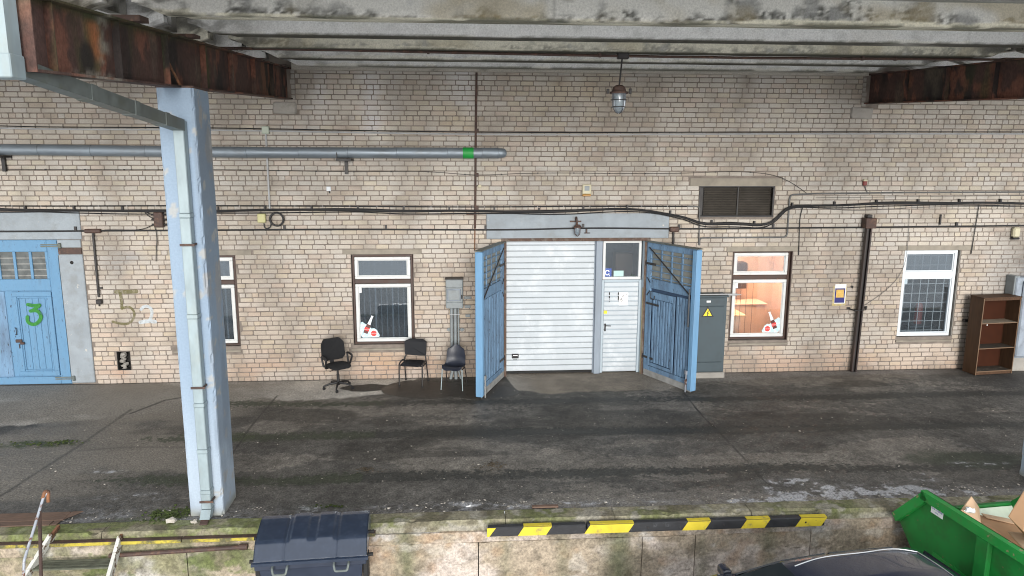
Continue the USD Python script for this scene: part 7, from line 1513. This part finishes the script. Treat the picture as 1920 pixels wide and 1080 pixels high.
for s in (-1, 1):
    P_(car, 'side_window', patch([(-0.40, s * 0.80, 1.05), (0.58, s * 0.80, 1.05), (0.58, s * 0.56, 1.32), (0.05, s * 0.575, 1.29)], 0.014), 'car_glass', smooth=False)
    P_(car, 'side_window', patch([(0.64, s * 0.80, 1.05), (1.60, s * 0.79, 1.05), (1.50, s * 0.57, 1.29), (0.64, s * 0.56, 1.32)], 0.014), 'car_glass', smooth=False)
    P_(car, 'roof_moulding', tube(spline([(0.04, s * 0.36, 1.359), (0.35, s * 0.40, 1.386), (1.0, s * 0.40, 1.391), (1.45, s * 0.40, 1.372), (1.60, s * 0.33, 1.366)], 24), 0.0065, 6), 'chrome')
    P_(car, 'mirror', rbox(-0.52, -0.40, s * 0.93 - 0.09, s * 0.93 + 0.09, 0.97, 1.08, 0.04), 'car_paint', smooth=50)
    P_(car, 'headlight', rbox(-1.84, -1.66, s * 0.58 - 0.14, s * 0.58 + 0.14, 0.58, 0.70, 0.04), 'chrome', smooth=50)
    P_(car, 'tail_light', rbox(2.04, 2.18, s * 0.70 - 0.08, s * 0.70 + 0.08, 0.65, 0.88, 0.03), 'red_plastic', smooth=50)
    for x_ in (-1.15, 1.45):
        P_(car, 'wheel', lathe([(0, -0.09), (0.20, -0.09), (0.29, -0.085), (0.305, -0.05), (0.305, 0.05), (0.29, 0.085), (0.20, 0.09), (0, 0.09)], (0, 0, 0), 'y', 28).apply_translation([x_, s * 0.78, 0.305]), 'rubber', smooth=40)
        P_(car, 'wheel_cover', lathe([(0, 0.0), (0.17, 0.004), (0.19, 0.0), (0.19, -0.02), (0, -0.02)], (0, 0, 0), 'y', 24).apply_translation([x_, s * 0.885, 0.305]), 'galv', smooth=40)
for y_ in (-0.3, 0.25):
    P_(car, 'wiper', [bar((-0.80, y_ - 0.12, 1.085), (-0.70, y_ + 0.42, 1.125), 0.014, 0.02), box(-0.84, -0.79, y_ - 0.15, y_ - 0.10, 1.06, 1.09)], 'plastic_black', smooth=False)
P_(car, 'cowl_grille', [box(-0.87 + 0.025 * k, -0.855 + 0.025 * k, -0.60, 0.60, 1.085, 1.10) for k in range(3)], 'plastic_black', smooth=False)
P_(car, 'bumper', [rbox(-1.93, -1.70, -0.68, 0.68, 0.28, 0.50, 0.08), rbox(2.02, 2.24, -0.74, 0.74, 0.30, 0.55, 0.08)], 'bin_body', smooth=50)
P_(car, 'sunroof_outline', ring(0, 0, 0, 0, 0, 0, 0) if False else merge(*[tube(spline([(1.60, -0.33, 1.366), (1.61, 0.0, 1.376), (1.60, 0.33, 1.366)], 12), 0.005, 6)]), 'chrome')

# ================================================================== SMALL DEBRIS
def chips_mesh(n, area, smin, smax, seed, flat=0.35):
    r = np.random.default_rng(seed); out = []
    base = trimesh.creation.icosphere(0, 1.0)
    for _ in range(n):
        x, y = r.uniform(*area[:2]), r.uniform(*area[2:]); s = r.uniform(smin, smax) * (1 if r.random() < 0.9 else 1.8)
        v = base.vertices * [s, s * r.uniform(0.4, 1), s * flat] * (1 + 0.3 * r.normal(size=(12, 1))); a_ = r.uniform(0, 6.28)
        v = np.stack([v[:, 0] * math.cos(a_) - v[:, 1] * math.sin(a_), v[:, 0] * math.sin(a_) + v[:, 1] * math.cos(a_), v[:, 2]], 1) + [x, y, 0.012]
        out.append(trimesh.Trimesh(v, base.faces, process=False))
    return merge(*out)
solo('floor_litter', [chips_mesh(420, (-7, 12, -6.0, -1.0), 0.005, 0.013, 3), chips_mesh(260, (-6, 9, -6.08, -5.75), 0.005, 0.014, 4)], 'litter', 'pale grit and specks scattered over the dock floor', 'litter', kind='stuff', smooth=False)
def pile(px, py, rx, ry, n, seed):
    r = np.random.default_rng(seed); c_ = fl(px, py); out = []; base = trimesh.creation.icosphere(0, 1.0)
    for _ in range(n):
        a_, d_ = r.uniform(0, 6.28), abs(r.normal(0, 0.6)); s = r.uniform(0.005, 0.013); zz_ = 0.05 * max(0, 1 - d_) * r.random()
        v = base.vertices * [s * 1.4, s, s * 0.4]; b_ = r.uniform(0, 6.28); v = np.stack([v[:, 0] * math.cos(b_) - v[:, 1] * math.sin(b_), v[:, 0] * math.sin(b_) + v[:, 1] * math.cos(b_), v[:, 2]], 1)
        out.append(trimesh.Trimesh(v + [c_[0] + rx * d_ * math.cos(a_), c_[1] + ry * d_ * math.sin(a_), 0.012 + zz_], base.faces, process=False))
    return merge(*out)
solo('leaf_litter_pile', pile(924, 874, 0.22, 0.16, 150, 11), 'leaf', 'small heap of dead leaves and grit in the middle of the dock floor', 'leaf pile', 'leaf heaps on the dock floor', kind='stuff', smooth=False)
solo('leaf_litter_pile', pile(684, 883, 0.20, 0.09, 110, 12), 'leaf', 'flat scatter of dead leaves and grit left of the middle heap', 'leaf pile', 'leaf heaps on the dock floor', kind='stuff', smooth=False)
mo = []
r = np.random.default_rng(21); base = trimesh.creation.icosphere(1, 1.0)
for (px, py, rx, ry, n) in ((320, 962, 0.33, 0.12, 130), (355, 958, 0.12, 0.08, 50), (285, 978, 0.30, 0.06, 60), (75, 833, 0.55, 0.10, 60), (130, 828, 0.22, 0.05, 30), (625, 950, 0.3, 0.05, 20)):
    c_ = fl(px, py)
    for _ in range(n):
        s = r.uniform(0.006, 0.020); q = c_[:2] + r.normal(size=2) * 0.5 * np.array([rx, ry])
        mo.append(trimesh.Trimesh(base.vertices * [s, s, s * 0.5] * (1 + 0.15 * r.normal(size=(42, 1))) + [q[0], q[1], 0.012], base.faces, process=False))
solo('moss', mo, 'moss', 'green moss growing at the dock edge beside the column', 'moss', kind='stuff', smooth=False)
for k, (px, py, nm) in enumerate(((322, 982, 'white stone chunk lying on the kerb left of the column foot'), (365, 984, 'small white stone by the downpipe shoe'))):
    s = trimesh.creation.icosphere(1, 0.05 - 0.018 * k); s.vertices *= [1.3, 1, 0.7]; s.vertices += 0.007 * rng.normal(size=s.vertices.shape); q = fl(px, py); s.apply_translation([q[0], q[1], 0.045]); solo('stone', s, 'litter', nm, 'stone', smooth=False)
q = fl(878, 953); solo('crumpled_foil', [hull(np.array([q[0], q[1], 0.03]) + rng.normal(size=(9, 3)) * [0.03, 0.012, 0.008]) for _ in range(2)], 'print_white', 'crumpled white wrapper lying by the kerb', 'wrapper', smooth=False)
q = fl(1022, 952); solo('brick_piece', box(q[0] - 0.18, q[0] + 0.18, q[1] - 0.03, q[1] + 0.04, 0.005, 0.03, 0.008), 'plate_brown', 'orange brown brick piece lying at the kerb', 'brick', smooth=False)
